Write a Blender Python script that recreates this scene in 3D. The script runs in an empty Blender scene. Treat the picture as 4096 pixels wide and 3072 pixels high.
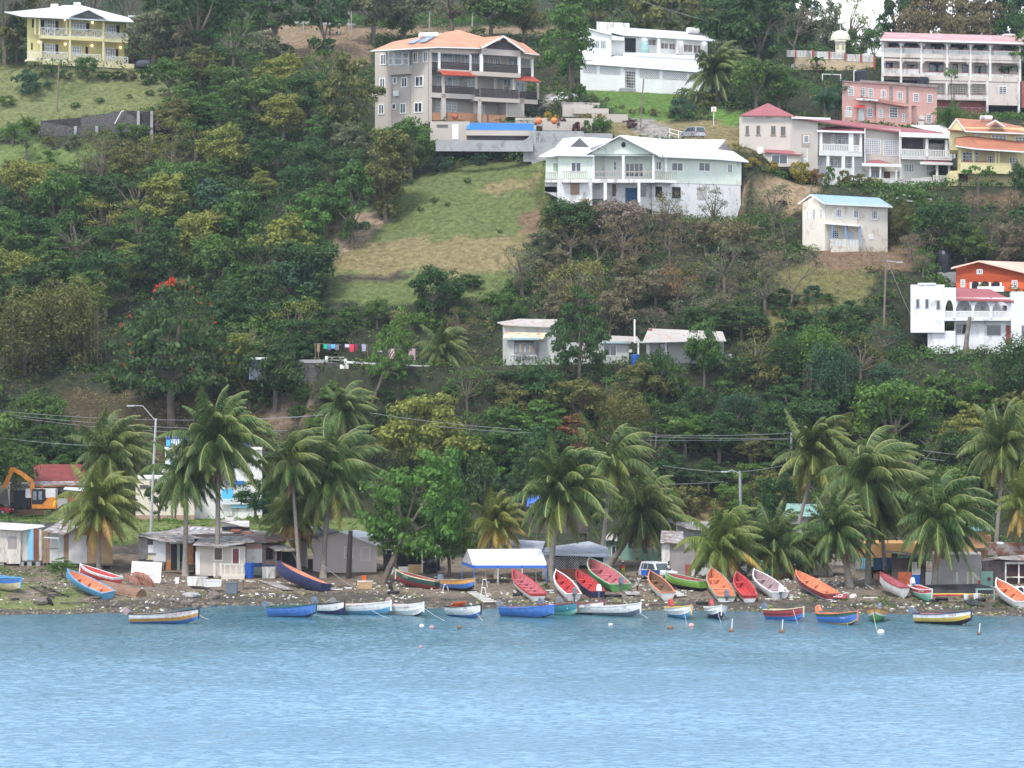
import bpy, math, random
from mathutils import Vector, Matrix, noise
RAD = math.radians
S = bpy.context.scene
COL = S.collection
FOC, EYE = 12000.0, 20.0            # focal length in photo pixels, height of the ship's rail above the sea
random.seed(7)

def P(px, py, Y):
    return Vector(((px - 2048) * Y / FOC, Y, EYE + (1600 - py) * Y / FOC))

def PX(p):
    return 2048 + FOC * p[0] / p[1], 1600 - FOC * (p[2] - EYE) / p[1]

# ------------------------------------------------------------------ materials
MATS = {}
def nodes(name):
    m = bpy.data.materials.new(name); m.use_nodes = True
    nt = m.node_tree; nt.nodes.clear()
    return m, nt, nt.nodes.new, nt.links.new

def paint(name, rgb, rough=.6, var=.12, scale=.8, dirt=None, amt=.3, metal=0., corr=0., spec=.3, stretch=1., corr_axis='X'):
    """painted / plastered / metal surface with mottling, optional dirt or rust patches, optional corrugation"""
    if name in MATS: return MATS[name]
    m, nt, N, Lk = nodes(name)
    out = N('ShaderNodeOutputMaterial'); b = N('ShaderNodeBsdfPrincipled'); Lk(b.outputs[0], out.inputs[0])
    b.inputs['Roughness'].default_value = rough; b.inputs['Metallic'].default_value = metal
    b.inputs['Specular IOR Level'].default_value = spec
    tc = N('ShaderNodeTexCoord'); mp = N('ShaderNodeMapping'); mp.inputs['Scale'].default_value = (1, 1, 1 / stretch)
    Lk(tc.outputs['Object'], mp.inputs[0])
    n1 = N('ShaderNodeTexNoise'); n1.inputs['Scale'].default_value = scale; n1.inputs['Detail'].default_value = 6
    Lk(mp.outputs[0], n1.inputs[0])
    r = N('ShaderNodeMapRange'); r.inputs[1].default_value = .3; r.inputs[2].default_value = .7
    r.inputs[3].default_value = 1 - var; r.inputs[4].default_value = 1 + var
    Lk(n1.outputs[0], r.inputs[0])
    mx = N('ShaderNodeMix'); mx.data_type = 'RGBA'; mx.blend_type = 'MULTIPLY'; mx.inputs[0].default_value = 1
    mx.inputs[6].default_value = (*rgb, 1); Lk(r.outputs[0], mx.inputs[7])
    col = mx.outputs[2]
    if dirt:
        n2 = N('ShaderNodeTexNoise'); n2.inputs['Scale'].default_value = scale * 1.7; n2.inputs['Detail'].default_value = 8
        n2.inputs['Roughness'].default_value = .7
        Lk(mp.outputs[0], n2.inputs[0])
        r2 = N('ShaderNodeMapRange'); r2.inputs[1].default_value = .62 - amt * .4; r2.inputs[2].default_value = .72 - amt * .3
        Lk(n2.outputs[0], r2.inputs[0])
        m2 = N('ShaderNodeMix'); m2.data_type = 'RGBA'; Lk(r2.outputs[0], m2.inputs[0])
        Lk(col, m2.inputs[6]); m2.inputs[7].default_value = (*dirt, 1); col = m2.outputs[2]
    Lk(col, b.inputs['Base Color'])
    if corr:
        w = N('ShaderNodeTexWave'); w.wave_profile = 'SIN'; w.bands_direction = corr_axis; w.inputs['Scale'].default_value = corr
        Lk(tc.outputs['Object'], w.inputs[0])
        bp = N('ShaderNodeBump'); bp.inputs['Strength'].default_value = .6; bp.inputs['Distance'].default_value = .05
        Lk(w.outputs[0], bp.inputs['Height']); Lk(bp.outputs[0], b.inputs['Normal'])
    MATS[name] = m
    return m

def leafmat(name, c1, c2, trans=.4):
    """foliage: each leaf its own tone, patches of a second hue through the crown"""
    if name in MATS: return MATS[name]
    m, nt, N, Lk = nodes(name)
    out = N('ShaderNodeOutputMaterial')
    geo = N('ShaderNodeNewGeometry'); oi = N('ShaderNodeObjectInfo'); tc = N('ShaderNodeTexCoord')
    n = N('ShaderNodeTexNoise'); n.inputs['Scale'].default_value = .55; n.inputs['Detail'].default_value = 3
    Lk(tc.outputs['Object'], n.inputs[0])
    a = N('ShaderNodeMath'); a.operation = 'MULTIPLY_ADD'; Lk(geo.outputs['Random Per Island'], a.inputs[0]); a.inputs[1].default_value = .8
    sb = N('ShaderNodeMath'); sb.operation = 'MULTIPLY_ADD'; Lk(n.outputs[0], sb.inputs[0]); sb.inputs[1].default_value = 2.2; sb.inputs[2].default_value = -1.0
    Lk(sb.outputs[0], a.inputs[2])
    mx = N('ShaderNodeMix'); mx.data_type = 'RGBA'; mx.clamp_factor = True
    Lk(a.outputs[0], mx.inputs[0]); mx.inputs[6].default_value = (*c1, 1); mx.inputs[7].default_value = (*c2, 1)
    hs = N('ShaderNodeHueSaturation'); Lk(mx.outputs[2], hs.inputs['Color'])
    h = N('ShaderNodeMapRange'); h.inputs[3].default_value = .485; h.inputs[4].default_value = .515; Lk(oi.outputs['Random'], h.inputs[0]); Lk(h.outputs[0], hs.inputs['Hue'])
    v = N('ShaderNodeMapRange'); v.inputs[3].default_value = .7; v.inputs[4].default_value = 1.45
    ra = N('ShaderNodeMath'); ra.operation = 'FRACT'; rb = N('ShaderNodeMath'); rb.operation = 'MULTIPLY_ADD'
    Lk(geo.outputs['Random Per Island'], rb.inputs[0]); rb.inputs[1].default_value = 7.31; Lk(oi.outputs['Random'], rb.inputs[2])
    Lk(rb.outputs[0], ra.inputs[0]); Lk(ra.outputs[0], v.inputs[0]); Lk(v.outputs[0], hs.inputs['Value'])
    d = N('ShaderNodeBsdfPrincipled'); d.inputs['Roughness'].default_value = .5; d.inputs['Specular IOR Level'].default_value = .3
    Lk(hs.outputs[0], d.inputs['Base Color'])
    t = N('ShaderNodeBsdfTranslucent'); Lk(hs.outputs[0], t.inputs[0])
    ms = N('ShaderNodeMixShader'); ms.inputs[0].default_value = trans
    Lk(d.outputs[0], ms.inputs[1]); Lk(t.outputs[0], ms.inputs[2]); Lk(ms.outputs[0], out.inputs[0])
    MATS[name] = m
    return m

def glow(name, rgb, st):
    if name in MATS: return MATS[name]
    m, nt, N, Lk = nodes(name)
    out = N('ShaderNodeOutputMaterial'); e = N('ShaderNodeEmission'); e.inputs[0].default_value = (*rgb, 1); e.inputs[1].default_value = st
    Lk(e.outputs[0], out.inputs[0]); MATS[name] = m
    return m

WHITE = paint('white_paint', (.78, .78, .76), .5, .06, .5)
OLDWHITE = paint('stained_white', (.72, .71, .68), .7, .12, .6, dirt=(.32, .30, .26), amt=.28, stretch=3)
WROOF = paint('white_roof_sheet', (.86, .87, .89), .35, .05, .4, corr=6)
GLASS = paint('window_glass', (.025, .035, .05), .08, .3, .8, spec=.9)
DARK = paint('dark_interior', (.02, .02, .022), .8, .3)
GREYGLASS = paint('curtained_glass', (.22, .26, .29), .2, .4, 2.5, spec=.8)
CONC = paint('concrete', (.33, .33, .33), .85, .12, .5, dirt=(.20, .20, .20), amt=.2)
WOOD = paint('weathered_wood', (.20, .15, .11), .85, .3, 2)
TAN = paint('tan_render', (.47, .42, .37), .8, .05, .3)
BLACKM = paint('black_rail', (.035, .028, .03), .5, .2)
RUST = paint('rust_sheet', (.30, .28, .27), .7, .2, .9, dirt=(.22, .08, .04), amt=.5, corr=6)
BLUEP = paint('blue_plastic', (.02, .10, .42), .4, .1)
BLACKP = paint('black_plastic', (.02, .022, .03), .4, .2)
TYRE = paint('tyre_rubber', (.025, .025, .028), .7, .2)
BARK = paint('bark', (.15, .12, .095), .9, .3, 1.5)
PBARK = paint('palm_bark', (.26, .23, .20), .9, .2, 3)

# ------------------------------------------------------------------ mesh builder
class MB:
    def __init__(s): s.v = []; s.f = []; s.m = []
    def add(s, vs, fs, mi=0):
        o = len(s.v); s.v += [tuple(p) for p in vs]
        for f in fs: s.f.append([i + o for i in f]); s.m.append(mi)
        return s
    def hexa(s, c, mi=0):     # 8 corners: bottom 0-3 ccw, top 4-7
        return s.add(c, [(0, 3, 2, 1), (4, 5, 6, 7), (0, 1, 5, 4), (1, 2, 6, 5), (2, 3, 7, 6), (3, 0, 4, 7)], mi)
    def box(s, cx, cy, cz, sx, sy, sz, mi=0, rot=None):
        c = []
        for z in (-.5, .5):
            for x, y in ((-.5, -.5), (.5, -.5), (.5, .5), (-.5, .5)):
                p = Vector((x * sx, y * sy, z * sz))
                if rot: p = rot @ p
                c.append(p + Vector((cx, cy, cz)))
        return s.hexa(c, mi)
    def bar(s, a, b, w, h=None, mi=0):
        a, b = Vector(a), Vector(b); h = h or w
        d = (b - a).normalized(); u = d.cross(Vector((0, 0, 1)))
        u = Vector((1, 0, 0)) if u.length < 1e-3 else u.normalized()
        t = u.cross(d)
        c = []
        for p in (a, b):
            for x, y in ((-1, -1), (1, -1), (1, 1), (-1, 1)): c.append(p + u * x * w / 2 + t * y * h / 2)
        return s.hexa(c, mi)
    def tube(s, pts, rs, n=6, mi=0, cap=True):
        pts = [Vector(p) for p in pts]; o = len(s.v)
        for i, p in enumerate(pts):
            d = (pts[min(i + 1, len(pts) - 1)] - pts[max(i - 1, 0)]).normalized()
            u = d.cross(Vector((.02, 1, .03))).normalized(); t = d.cross(u)
            r = rs[i] if hasattr(rs, '__len__') else rs
            for k in range(n):
                a = 2 * math.pi * k / n
                s.v.append(tuple(p + (u * math.cos(a) + t * math.sin(a)) * r))
        for i in range(len(pts) - 1):
            for k in range(n):
                a, b = o + i * n + k, o + i * n + (k + 1) % n
                s.f.append([a, b, b + n, a + n]); s.m.append(mi)
        if cap:
            s.f.append([o + k for k in range(n)]); s.m.append(mi)
            e = o + (len(pts) - 1) * n; s.f.append([e + n - 1 - k for k in range(n)]); s.m.append(mi)
        return s
    def lathe(s, c, prof, n=12, mi=0, axis='z', sx=1., sy=1.):
        o = len(s.v)
        for r, z in prof:
            for k in range(n):
                a = 2 * math.pi * k / n
                x, y = r * math.cos(a) * sx, r * math.sin(a) * sy
                q = (x, y, z) if axis == 'z' else ((x, z, y) if axis == 'y' else (z, x, y))
                s.v.append((c[0] + q[0], c[1] + q[1], c[2] + q[2]))
        for i in range(len(prof) - 1):
            for k in range(n):
                a, b = o + i * n + k, o + i * n + (k + 1) % n
                s.f.append([a, b, b + n, a + n]); s.m.append(mi)
        s.f.append([o + n - 1 - k for k in range(n)]); s.m.append(mi)
        e = o + (len(prof) - 1) * n; s.f.append([e + k for k in range(n)]); s.m.append(mi)
        return s
    def ball(s, c, r, n=10, mi=0, sz=1., sx=1., sy=1.):
        k = max(5, n // 2 + 1)
        return s.lathe(c, [(max(.001, r * math.sin(math.pi * i / (k - 1))), -r * sz * math.cos(math.pi * i / (k - 1))) for i in range(k)], n, mi, sx=sx, sy=sy)
    def prism(s, poly, d, mi=0):   # poly of 3D points, thickened by vector d
        n = len(poly); d = Vector(d); o = [Vector(p) for p in poly]
        return s.add(o + [p + d for p in o], [list(range(n)), [2 * n - 1 - i for i in range(n)]] + [(i, n + i, n + (i + 1) % n, (i + 1) % n) for i in range(n)], mi)
    def build(s, name, mats, parent=None, smooth=False):
        me = bpy.data.meshes.new(name); me.from_pydata(s.v, [], s.f)
        if not isinstance(mats, (list, tuple)): mats = [mats]
        for m in mats: me.materials.append(m)
        if len(mats) > 1: me.polygons.foreach_set('material_index', [min(i, len(mats) - 1) for i in s.m])
        if smooth: me.polygons.foreach_set('use_smooth', [True] * len(s.f))
        me.update()
        o = bpy.data.objects.new(name, me); COL.objects.link(o)
        if parent: o.parent = parent
        return o

def tag(o, label=None, cat=None, group=None, kind=None):
    if label: o['label'] = label
    if cat: o['category'] = cat
    if group: o['group'] = group
    if kind: o['kind'] = kind
    return o

def empty(name, loc, label, cat, group=None, rz=0., rot=None):
    o = bpy.data.objects.new(name, None); COL.objects.link(o); o.location = loc
    o.rotation_euler = rot or (0, 0, rz); o.empty_display_size = .3
    return tag(o, label, cat, group)

def copy_tree(o, parent=None):
    c = o.copy(); COL.objects.link(c); c.parent = parent
    for ch in [x for x in o.children]: copy_tree(ch, c)
    return c

def text_mesh(name, s, size, mat, parent, mw):
    cu = bpy.data.curves.new(name, 'FONT'); cu.body = s; cu.size = size; cu.extrude = .004; cu.align_x = 'CENTER'; cu.align_y = 'CENTER'; cu.resolution_u = 3
    t = bpy.data.objects.new(name, cu); COL.objects.link(t)
    bpy.context.view_layer.update()
    me = bpy.data.meshes.new_from_object(t.evaluated_get(bpy.context.evaluated_depsgraph_get()))
    bpy.data.objects.remove(t)
    me.materials.clear(); me.materials.append(mat); me.name = name
    o = bpy.data.objects.new(name, me); COL.objects.link(o); o.parent = parent; o.matrix_local = mw
    return o

# ------------------------------------------------------------------ the lie of the land
def zz(Y, py): return EYE + (1600 - py) * Y / FOC
W_ = None
COLS = [
 (-300, [(277,W_),(285,2420),(292,2340),(300,2290),(313,2265),(330,2180),(345,2095),(368,2030),(388,1620),(405,1380),(425,1130),(445,850),(462,600),(478,440),(492,290),(520,170),(560,60),(650,-50)]),
 (500, [(282,W_),(288,2410),(294,2350),(303,2315),(313,2290),(330,2190),(345,2095),(368,2040),(376,1900),(388,1620),(405,1370),(425,1130),(445,850),(462,580),(478,420),(492,285),(520,175),(560,70),(650,-50)]),
 (900, [(292,W_),(297,2390),(304,2340),(313,2305),(330,2210),(345,2110),(368,2050),(376,1900),(388,1600),(405,1370),(425,1130),(445,830),(462,560),(478,400),(492,285),(520,180),(560,80),(650,-40)]),
 (1400, [(294,W_),(300,2375),(306,2340),(313,2315),(330,2230),(348,2140),(366,2060),(378,1800),(386,1510),(398,1460),(405,1260),(425,960),(437,800),(447,650),(455,560),(475,400),(500,180),(512,140),(560,60),(650,-60)]),
 (1900, [(288,W_),(294,2370),(301,2330),(312,2295),(330,2240),(348,2150),(366,2060),(378,1760),(386,1520),(398,1450),(407,1230),(420,1000),(430,850),(440,700),(448,655),(456,560),(466,480),(478,400),(500,250),(520,150),(560,50),(650,-80)]),
 (2400, [(286,W_),(293,2365),(300,2325),(312,2292),(330,2245),(348,2160),(366,2060),(378,1760),(386,1525),(396,1450),(407,1200),(420,980),(428,850),(438,640),(450,560),(462,440),(474,380),(486,340),(505,250),(530,120),(560,50),(650,-80)]),
 (2900, [(285,W_),(292,2370),(300,2325),(312,2290),(330,2260),(348,2190),(366,2080),(378,1780),(386,1540),(396,1420),(407,1180),(420,960),(430,830),(438,640),(446,548),(456,500),(470,400),(482,350),(505,230),(530,120),(560,40),(650,-80)]),
 (3500, [(281,W_),(288,2400),(296,2355),(304,2320),(315,2295),(330,2265),(348,2190),(366,2060),(378,1800),(388,1500),(398,1270),(408,1080),(418,980),(430,820),(440,700),(452,600),(465,480),(480,400),(500,330),(515,280),(530,250),(560,250),(650,250)]),
 (4300, [(279,W_),(288,2395),(296,2345),(305,2310),(330,2260),(348,2180),(366,2050),(378,1750),(388,1450),(400,1340),(410,1150),(425,950),(440,740),(455,580),(470,480),(486,400),(500,300),(530,190),(560,170),(650,150)]),
]
for i, (px, L_) in enumerate(COLS):
    COLS[i] = (px, [(180, -9.)] + [(Y, 0. if py is None else zz(Y, py)) for Y, py in L_])
PADS = []      # (x, y, yaw, halfwidth, depth, z, margin)
def zcol(L_, Y):
    if Y <= L_[0][0]: return L_[0][1]
    for (a, za), (b, zb) in zip(L_, L_[1:]):
        if Y <= b: return za + (zb - za) * (Y - a) / (b - a)
    return L_[-1][1]
def h0(x, y):
    px = 2048 + FOC * x / y
    if px <= COLS[0][0]: z = zcol(COLS[0][1], y)
    elif px >= COLS[-1][0]: z = zcol(COLS[-1][1], y)
    else:
        for (a, La), (b, Lb) in zip(COLS, COLS[1:]):
            if px <= b:
                t = (px - a) / (b - a); t = t * t * (3 - 2 * t)
                z = zcol(La, y) * (1 - t) + zcol(Lb, y) * t; break
    k = min(1, max(0, (y - 300) / 30))
    z += noise.noise((x * .12, y * .12, 3)) * .8 * k + noise.noise((x * .4, y * .4, 9)) * (.08 + .25 * k) + noise.noise((x * .05, y * .04, 1)) * 1.2 * min(1, abs(y - 285) / 30) * (y < 300)
    return z
def hgt(x, y):
    z = h0(x, y)
    for X, Y, ca, sa, hw, dp, pz, mg in PADS:
        if not -30 < y - Y < 12 or abs(x - X) > hw + 12 or dp < 5: continue
        dx, dy = x - X, y - Y; u, v = dx * ca + dy * sa, -dx * sa + dy * ca
        if v < .2 and v > -26:
            cap = EYE + (pz - EYE) * y / (Y + u * sa) - .25; k = min(1, max(0, (abs(u) - hw) / 6)); z = min(z, cap * (1 - k) + z * k)
    for X, Y, ca, sa, hw, dp, pz, mg in PADS:
        dx, dy = x - X, y - Y
        if abs(dx) > 45 or abs(dy) > 45: continue
        u, v = dx * ca + dy * sa, -dx * sa + dy * ca
        d = max(abs(u) - hw, -v - .5, v - dp, 0)
        if d < mg:
            t = d / mg; t = t * t * (3 - 2 * t)
            z = pz * (1 - t) + z * t
    return z
def pad(px, py, Y, yaw, hw, dp, mg=4):
    p = P(px, py, Y); a = RAD(yaw)
    PADS.append((p.x, p.y, math.cos(a), math.sin(a), hw, dp, p.z, mg))
def ground(px, py, y0=277., y1=640.):
    Y = y0; st = 1.0
    while Y < y1:
        q = P(px, py, Y)
        if q.z <= hgt(q.x, q.y):
            lo, hi = Y - st, Y
            for _ in range(8):
                m = (lo + hi) / 2; q = P(px, py, m)
                if q.z <= hgt(q.x, q.y): hi = m
                else: lo = m
            return P(px, py, hi)
        Y += st
    return P(px, py, y1)
def sea(px, py):
    Y = FOC * EYE / (py - 1600)
    return P(px, py, Y)

# ------------------------------------------------------------------ buildings: facades measured on the photo, built in metres
TA=(0,0,2.1602); TB=(1024,0,2.1602); TC=(2048,0,2.1602); TD=(3072,0,2.1602); TE=(0,768,2.1602); TF=(1024,768,2.1602); TG=(2048,768,2.1602); TH=(3072,768,2.1602)
TI=(0,1500,2.765); TJ=(700,1500,2.765); TK=(1400,1500,2.765); TL=(2100,1500,2.765); TM=(2800,1500,2.7657); TN=(3396,1500,2.7657)
TO=(0,2000,3.0167); TP=(500,2050,3.3183); TQ=(1000,2050,3.3183); TR=(1500,2050,3.3183); TS=(2000,2050,3.3183); TT=(2500,2050,3.3183); TU=(3000,2050,3.3183); TV=(3496,2050,3.3183)
TX=(1480,80,3.16); TY=(2150,500,2.6024); TZ=(0,0,1.)
CAM = Vector((0, 0, EYE))
class House:
    skew = True
    def __init__(s, name, label, cat, T, x, y, Y, yaw, w=0, d=0, group=None, mg=4):
        s.T = T; px, py = s.tp(x, y)
        if Y < 50: Y = ground(px, py).y + Y
        s.root = empty(name, P(px, py, Y), label, cat, group); s.o = Vector(s.root.location)
        s.plane(x, y, Y, yaw)
        if w:
            c = s.o + s.e * w / 2
            PADS.append((c.x, c.y, s.e.x, s.e.y, w / 2, d, c.z - .1, mg))
    def tp(s, x, y): return s.T[0] + x / s.T[2], s.T[1] + y / s.T[2]
    def plane(s, x, y, Y, yaw):
        px, py = s.tp(x, y); s.O = P(px, py, Y); a = RAD(yaw)
        s.e = Vector((math.cos(a), math.sin(a), 0)); s.n = Vector((-math.sin(a), math.cos(a), 0)); return s
    def pt(s, x, y, v=0.):       # root-local point on the facade plane pushed back by v
        px, py = s.tp(x, y); d = Vector(((px - 2048) / FOC, 1, (1600 - py) / FOC))
        t = ((s.O - CAM).dot(s.n) + v) / d.dot(s.n)
        return CAM + d * t - s.o
    def uw(s, x, y, v): q = s.pt(x, y, v) + s.o - s.O; return q.dot(s.e), q.z
    def q(s, u, w, v): return s.O - s.o + s.e * u + s.n * v + Vector((0, 0, w))
    def rect(s, x0, y0, x1, y1, v):
        xm, ym = (x0 + x1) / 2, (y0 + y1) / 2
        return s.uw(x0, ym, v)[0], s.uw(x1, ym, v)[0], s.uw(xm, y1, v)[1], s.uw(xm, y0, v)[1]
    def bx(s, mb, x0, y0, x1, y1, v0=0, v1=.2, mi=0):
        a, b, c, d = s.rect(x0, y0, x1, y1, v0)
        return s.ubx(mb, a, b, c, d, v0, v1, mi)
    def ubx(s, mb, a, b, c, d, v0, v1, mi=0):
        if s.skew and v1 - v0 > 2:
            k = s.e * ((s.O - CAM).dot(s.e) / (s.O - CAM).dot(s.n)) * (v1 - v0)
            return mb.hexa([s.q(a, c, v0), s.q(b, c, v0), s.q(b, c, v1) + k, s.q(a, c, v1) + k, s.q(a, d, v0), s.q(b, d, v0), s.q(b, d, v1) + k, s.q(a, d, v1) + k], mi)
        return mb.hexa([s.q(a, c, v0), s.q(b, c, v0), s.q(b, c, v1), s.q(a, c, v1), s.q(a, d, v0), s.q(b, d, v0), s.q(b, d, v1), s.q(a, d, v1)], mi)
    def B(s, name, mat, *boxes, label=None, parent=None):
        if len(boxes) > 1 and name.split('_')[-1] in 'column pier stilt door doorway post fascia shade parapet strip board panel pillar shutter boards opening conditioner stain patch planks beam cap'.split():
            return [s.B(name, mat, b, parent=parent) for b in boxes][0]
        mb = MB()
        for b in boxes: s.bx(mb, *b)
        o = mb.build(name, mat, parent or s.root)
        if label: o['label'] = label
        return o
    def W(s, x0, y0, x1, y1, v=0, nx=2, ny=1, fr=None, gl=None, name='window', fw=.09, sill=False, deep=.05):
        fr = fr or WHITE; gl = gl or GLASS
        a, b, c, d = s.rect(x0, y0, x1, y1, v); mb = MB()
        for r in ((a, a + fw, c, d), (b - fw, b, c, d), (a + fw, b - fw, c, c + fw), (a + fw, b - fw, d - fw, d)): s.ubx(mb, *r, v - deep, v + .02)
        for i in range(1, nx):
            u = a + (b - a) * i / nx; s.ubx(mb, u - fw * .35, u + fw * .35, c + fw, d - fw, v - deep * .8, v + .02)
        for j in range(1, ny):
            w = c + (d - c) * j / ny; s.ubx(mb, a + fw, b - fw, w - fw * .3, w + fw * .3, v - deep * .65, v + .02)
        if sill: s.ubx(mb, a - .08, b + .08, c - .1, c - .002, v - deep * 2, v + .02)
        o = mb.build(name, fr, s.root)
        p = MB(); s.ubx(p, a + fw * .5, b - fw * .5, c + fw * .5, d - fw * .5, v - deep * .3, v + .015); p.build('pane', gl, o)
        return o
    def Ws(s, items, **k):
        for it in items: s.W(*it[:4], **{**k, **(it[4] if len(it) > 4 else {})})
    def R(s, x0, y0, x1, y1, v=0, n=12, mat=None, name='balustrade', bw=.06, rail=.09, style='v', posts=0, vend=None):
        mb = MB(); a, b, c, d = s.rect(x0, y0, x1, y1, v)
        s.ubx(mb, a, b, d - rail, d, v, v + .1); s.ubx(mb, a, b, c, c + rail * .8, v, v + .1)
        if style == 'v':
            for i in range(n):
                u = a + (b - a) * (i + .5) / n; s.ubx(mb, u - bw / 2, u + bw / 2, c + rail * .8, d - rail, v + .02, v + .08)
        elif style == 'x':
            for i in range(n):
                u0, u1 = a + (b - a) * i / n, a + (b - a) * (i + 1) / n
                mb.bar(s.q(u0 + .05, c + .08, v + .04), s.q(u1 - .05, d - .08, v + .04), .05)
                mb.bar(s.q(u0 + .05, d - .08, v + .07), s.q(u1 - .05, c + .08, v + .07), .05)
                s.ubx(mb, u1 - .03, u1 + .03, c, d - rail, v + .01, v + .09)
        elif style == 'o':
            for i in range(n):
                u = a + (b - a) * (i + .5) / n; m_ = (c + d) / 2; hh = (d - c) / 2 - .06; w2 = (b - a) / n * .55
                pts = [s.q(u + w2 * math.cos(t * math.pi / 4), m_ + hh * math.sin(t * math.pi / 4), v + .05) for t in range(9)]
                for p_, q_ in zip(pts, pts[1:]): mb.bar(p_, q_, .05)
        elif style == 'solid': s.ubx(mb, a + .01, b - .01, c + rail * .8, d - rail, v + .03, v + .07)
        for i in range(posts + 1 if posts else 0):
            u = a + (b - a) * i / posts; s.ubx(mb, u - .09, u + .09, c - .02, d + .06, v - .03, v + .13)
        return mb.build(name, mat or WHITE, s.root)
    def poly(s, name, mat, pts, faces, th=.14, parent=None, mb=None, mi=0):
        """roof: pts are (x, y, v) read off the photo; every face becomes a slab"""
        build = mb is None; mb = mb or MB(); L_ = [s.pt(*p) for p in pts]
        flat = len({p[2] for p in pts}) == 1
        for f in faces: mb.prism([L_[i] for i in f], s.n * max(th, .05) if flat else (0, 0, -th), mi)
        return mb.build(name, mat, parent or s.root) if build else mb
HAZE = .0001; SUN_E = 1.5; SKY_S = .12; SUNAZ = 205; EXPO = 1.15
# ================================================================== houses on the hill
YEL = paint('yellow_render', (.62, .55, .26), .8, .05); YELD = paint('pale_yellow', (.66, .60, .36), .8, .05)
SHUT = paint('dark_shutter', (.03, .02, .025), .6, .1); LOUV = paint('grey_louvre', (.12, .12, .12), .7, .2)
WCURT = GREYGLASS; LAMP = glow('lamp_glow', (1, .75, .4), 5)

# ---- yellow house, far left
h = House('yellow_house', 'yellow two storey house with white hip roof and white cross railings at the upper left', 'house', TA, 345, 560, 488, 25, 15, 12, mg=5)
h.B('wall', YEL, (240, 140, 1075, 720, 2.4, 10), (235, 150, 345, 560, .8, 3))
h.B('floor_slab', YELD, (335, 318, 1108, 350, 0, 2.39), (340, 533, 1160, 575, -.1, 2.39), (235, 512, 352, 530, -.6, .8))
h.B('porch_beam', YEL, (335, 150, 1108, 176, 0, .3), (600, 330, 900, 352, -.15, -.01))
for x0, y0, x1, y1 in ((335, 150, 349, 310), (568, 165, 580, 300), (597, 150, 613, 555), (887, 178, 903, 575), (1095, 190, 1110, 350), (300, 150, 310, 300), (350, 350, 364, 540)):
    h.B('column', YELD, (x0, y0, x1, y1, -.1, .2))
for r in ((350, 240, 597, 308, 4), (612, 252, 886, 318, 4), (903, 282, 1092, 340, 4), (365, 448, 585, 520, 4), (612, 466, 870, 536, 4), (895, 487, 1106, 553, 4)): 
    h.R(*r[:4], 0, n=r[4], style='x')
    h.R(*r[:4], .03, n=14, bw=.035, name='railing_bars')
h.R(232, 448, 350, 512, -.5, n=10)
h.Ws([(385, 170, 475, 290), (630, 190, 740, 262), (915, 215, 1005, 300), (385, 378, 475, 460), (620, 400, 705, 480), (905, 415, 995, 505)], v=2.4, nx=4, ny=3, gl=WCURT, fw=.12, name='french_door')
for r in ((357, 172, 381, 262), (480, 180, 506, 265), (745, 200, 773, 275), (1005, 218, 1033, 295), (357, 375, 379, 460), (480, 385, 504, 465), (740, 405, 762, 470), (1000, 422, 1023, 495)):
    h.B('shutter', SHUT, (*r, 2.33, 2.39))
h.Ws([(276, 165, 291, 238), (268, 370, 281, 430)], v=.8, nx=1, fr=SHUT)
h.poly('roof', WROOF, [(190, 138, -.7), (1155, 186, -.9), (700, 46, 5), (560, 44, 5), (1110, 150, 11), (38, 100, 9), (240, 108, 9)], [(0, 1, 2, 3), (1, 4, 2), (0, 3, 6, 5)])
h.poly('porch_gable_roof', WROOF, [(583, 144, -1.3), (768, 80, -1.3), (944, 167, -1.3), (690, 44, 4.9)], [(0, 1, 3), (1, 2, 3)])
h.poly('gable', LOUV, [(625, 140, -.9), (768, 95, -.9), (905, 156, -.9)], [(0, 1, 2)], th=.02)
for x, y, v in ((470, 55, 5), (665, 42, 6)): MB().tube([h.pt(x - 28, y, v), h.pt(x + 28, y, v)], .42, 10).build('water_tank', OLDWHITE, h.root)
for x, y, v in ((335, 363, .78), (565, 380, 2.3), (795, 393, 2.3), (1042, 410, 2.3), (800, 193, 2.3), (565, 170, 2.3)):
    p = h.pt(x, y, v); MB().ball(p, .13, 8).build('wall_lamp', LAMP, h.root)
mb = MB()
for i in range(9):
    a = h.pt(1120 + i * 20, 375 + i * 13, 2); mb.box(a.x, a.y, a.z, .6, 1.2, .09)
mb.bar(h.pt(1120, 370, 1.4), h.pt(1300, 490, 1.4), .12, .25); mb.bar(h.pt(1120, 320, 1.4), h.pt(1300, 440, 1.4), .08)
mb.bar(h.pt(1145, 300, 1.4), h.pt(1145, 560, 1.4), .15); mb.bar(h.pt(1165, 300, 1.4), h.pt(1165, 375, 1.4), .1); mb.bar(h.pt(1200, 540, 1.4), h.pt(1370, 485, 1.4), .12, .25)
mb.build('outside_stair', paint('red_brown_paint', (.16, .03, .03), .6), h.root)

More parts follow.
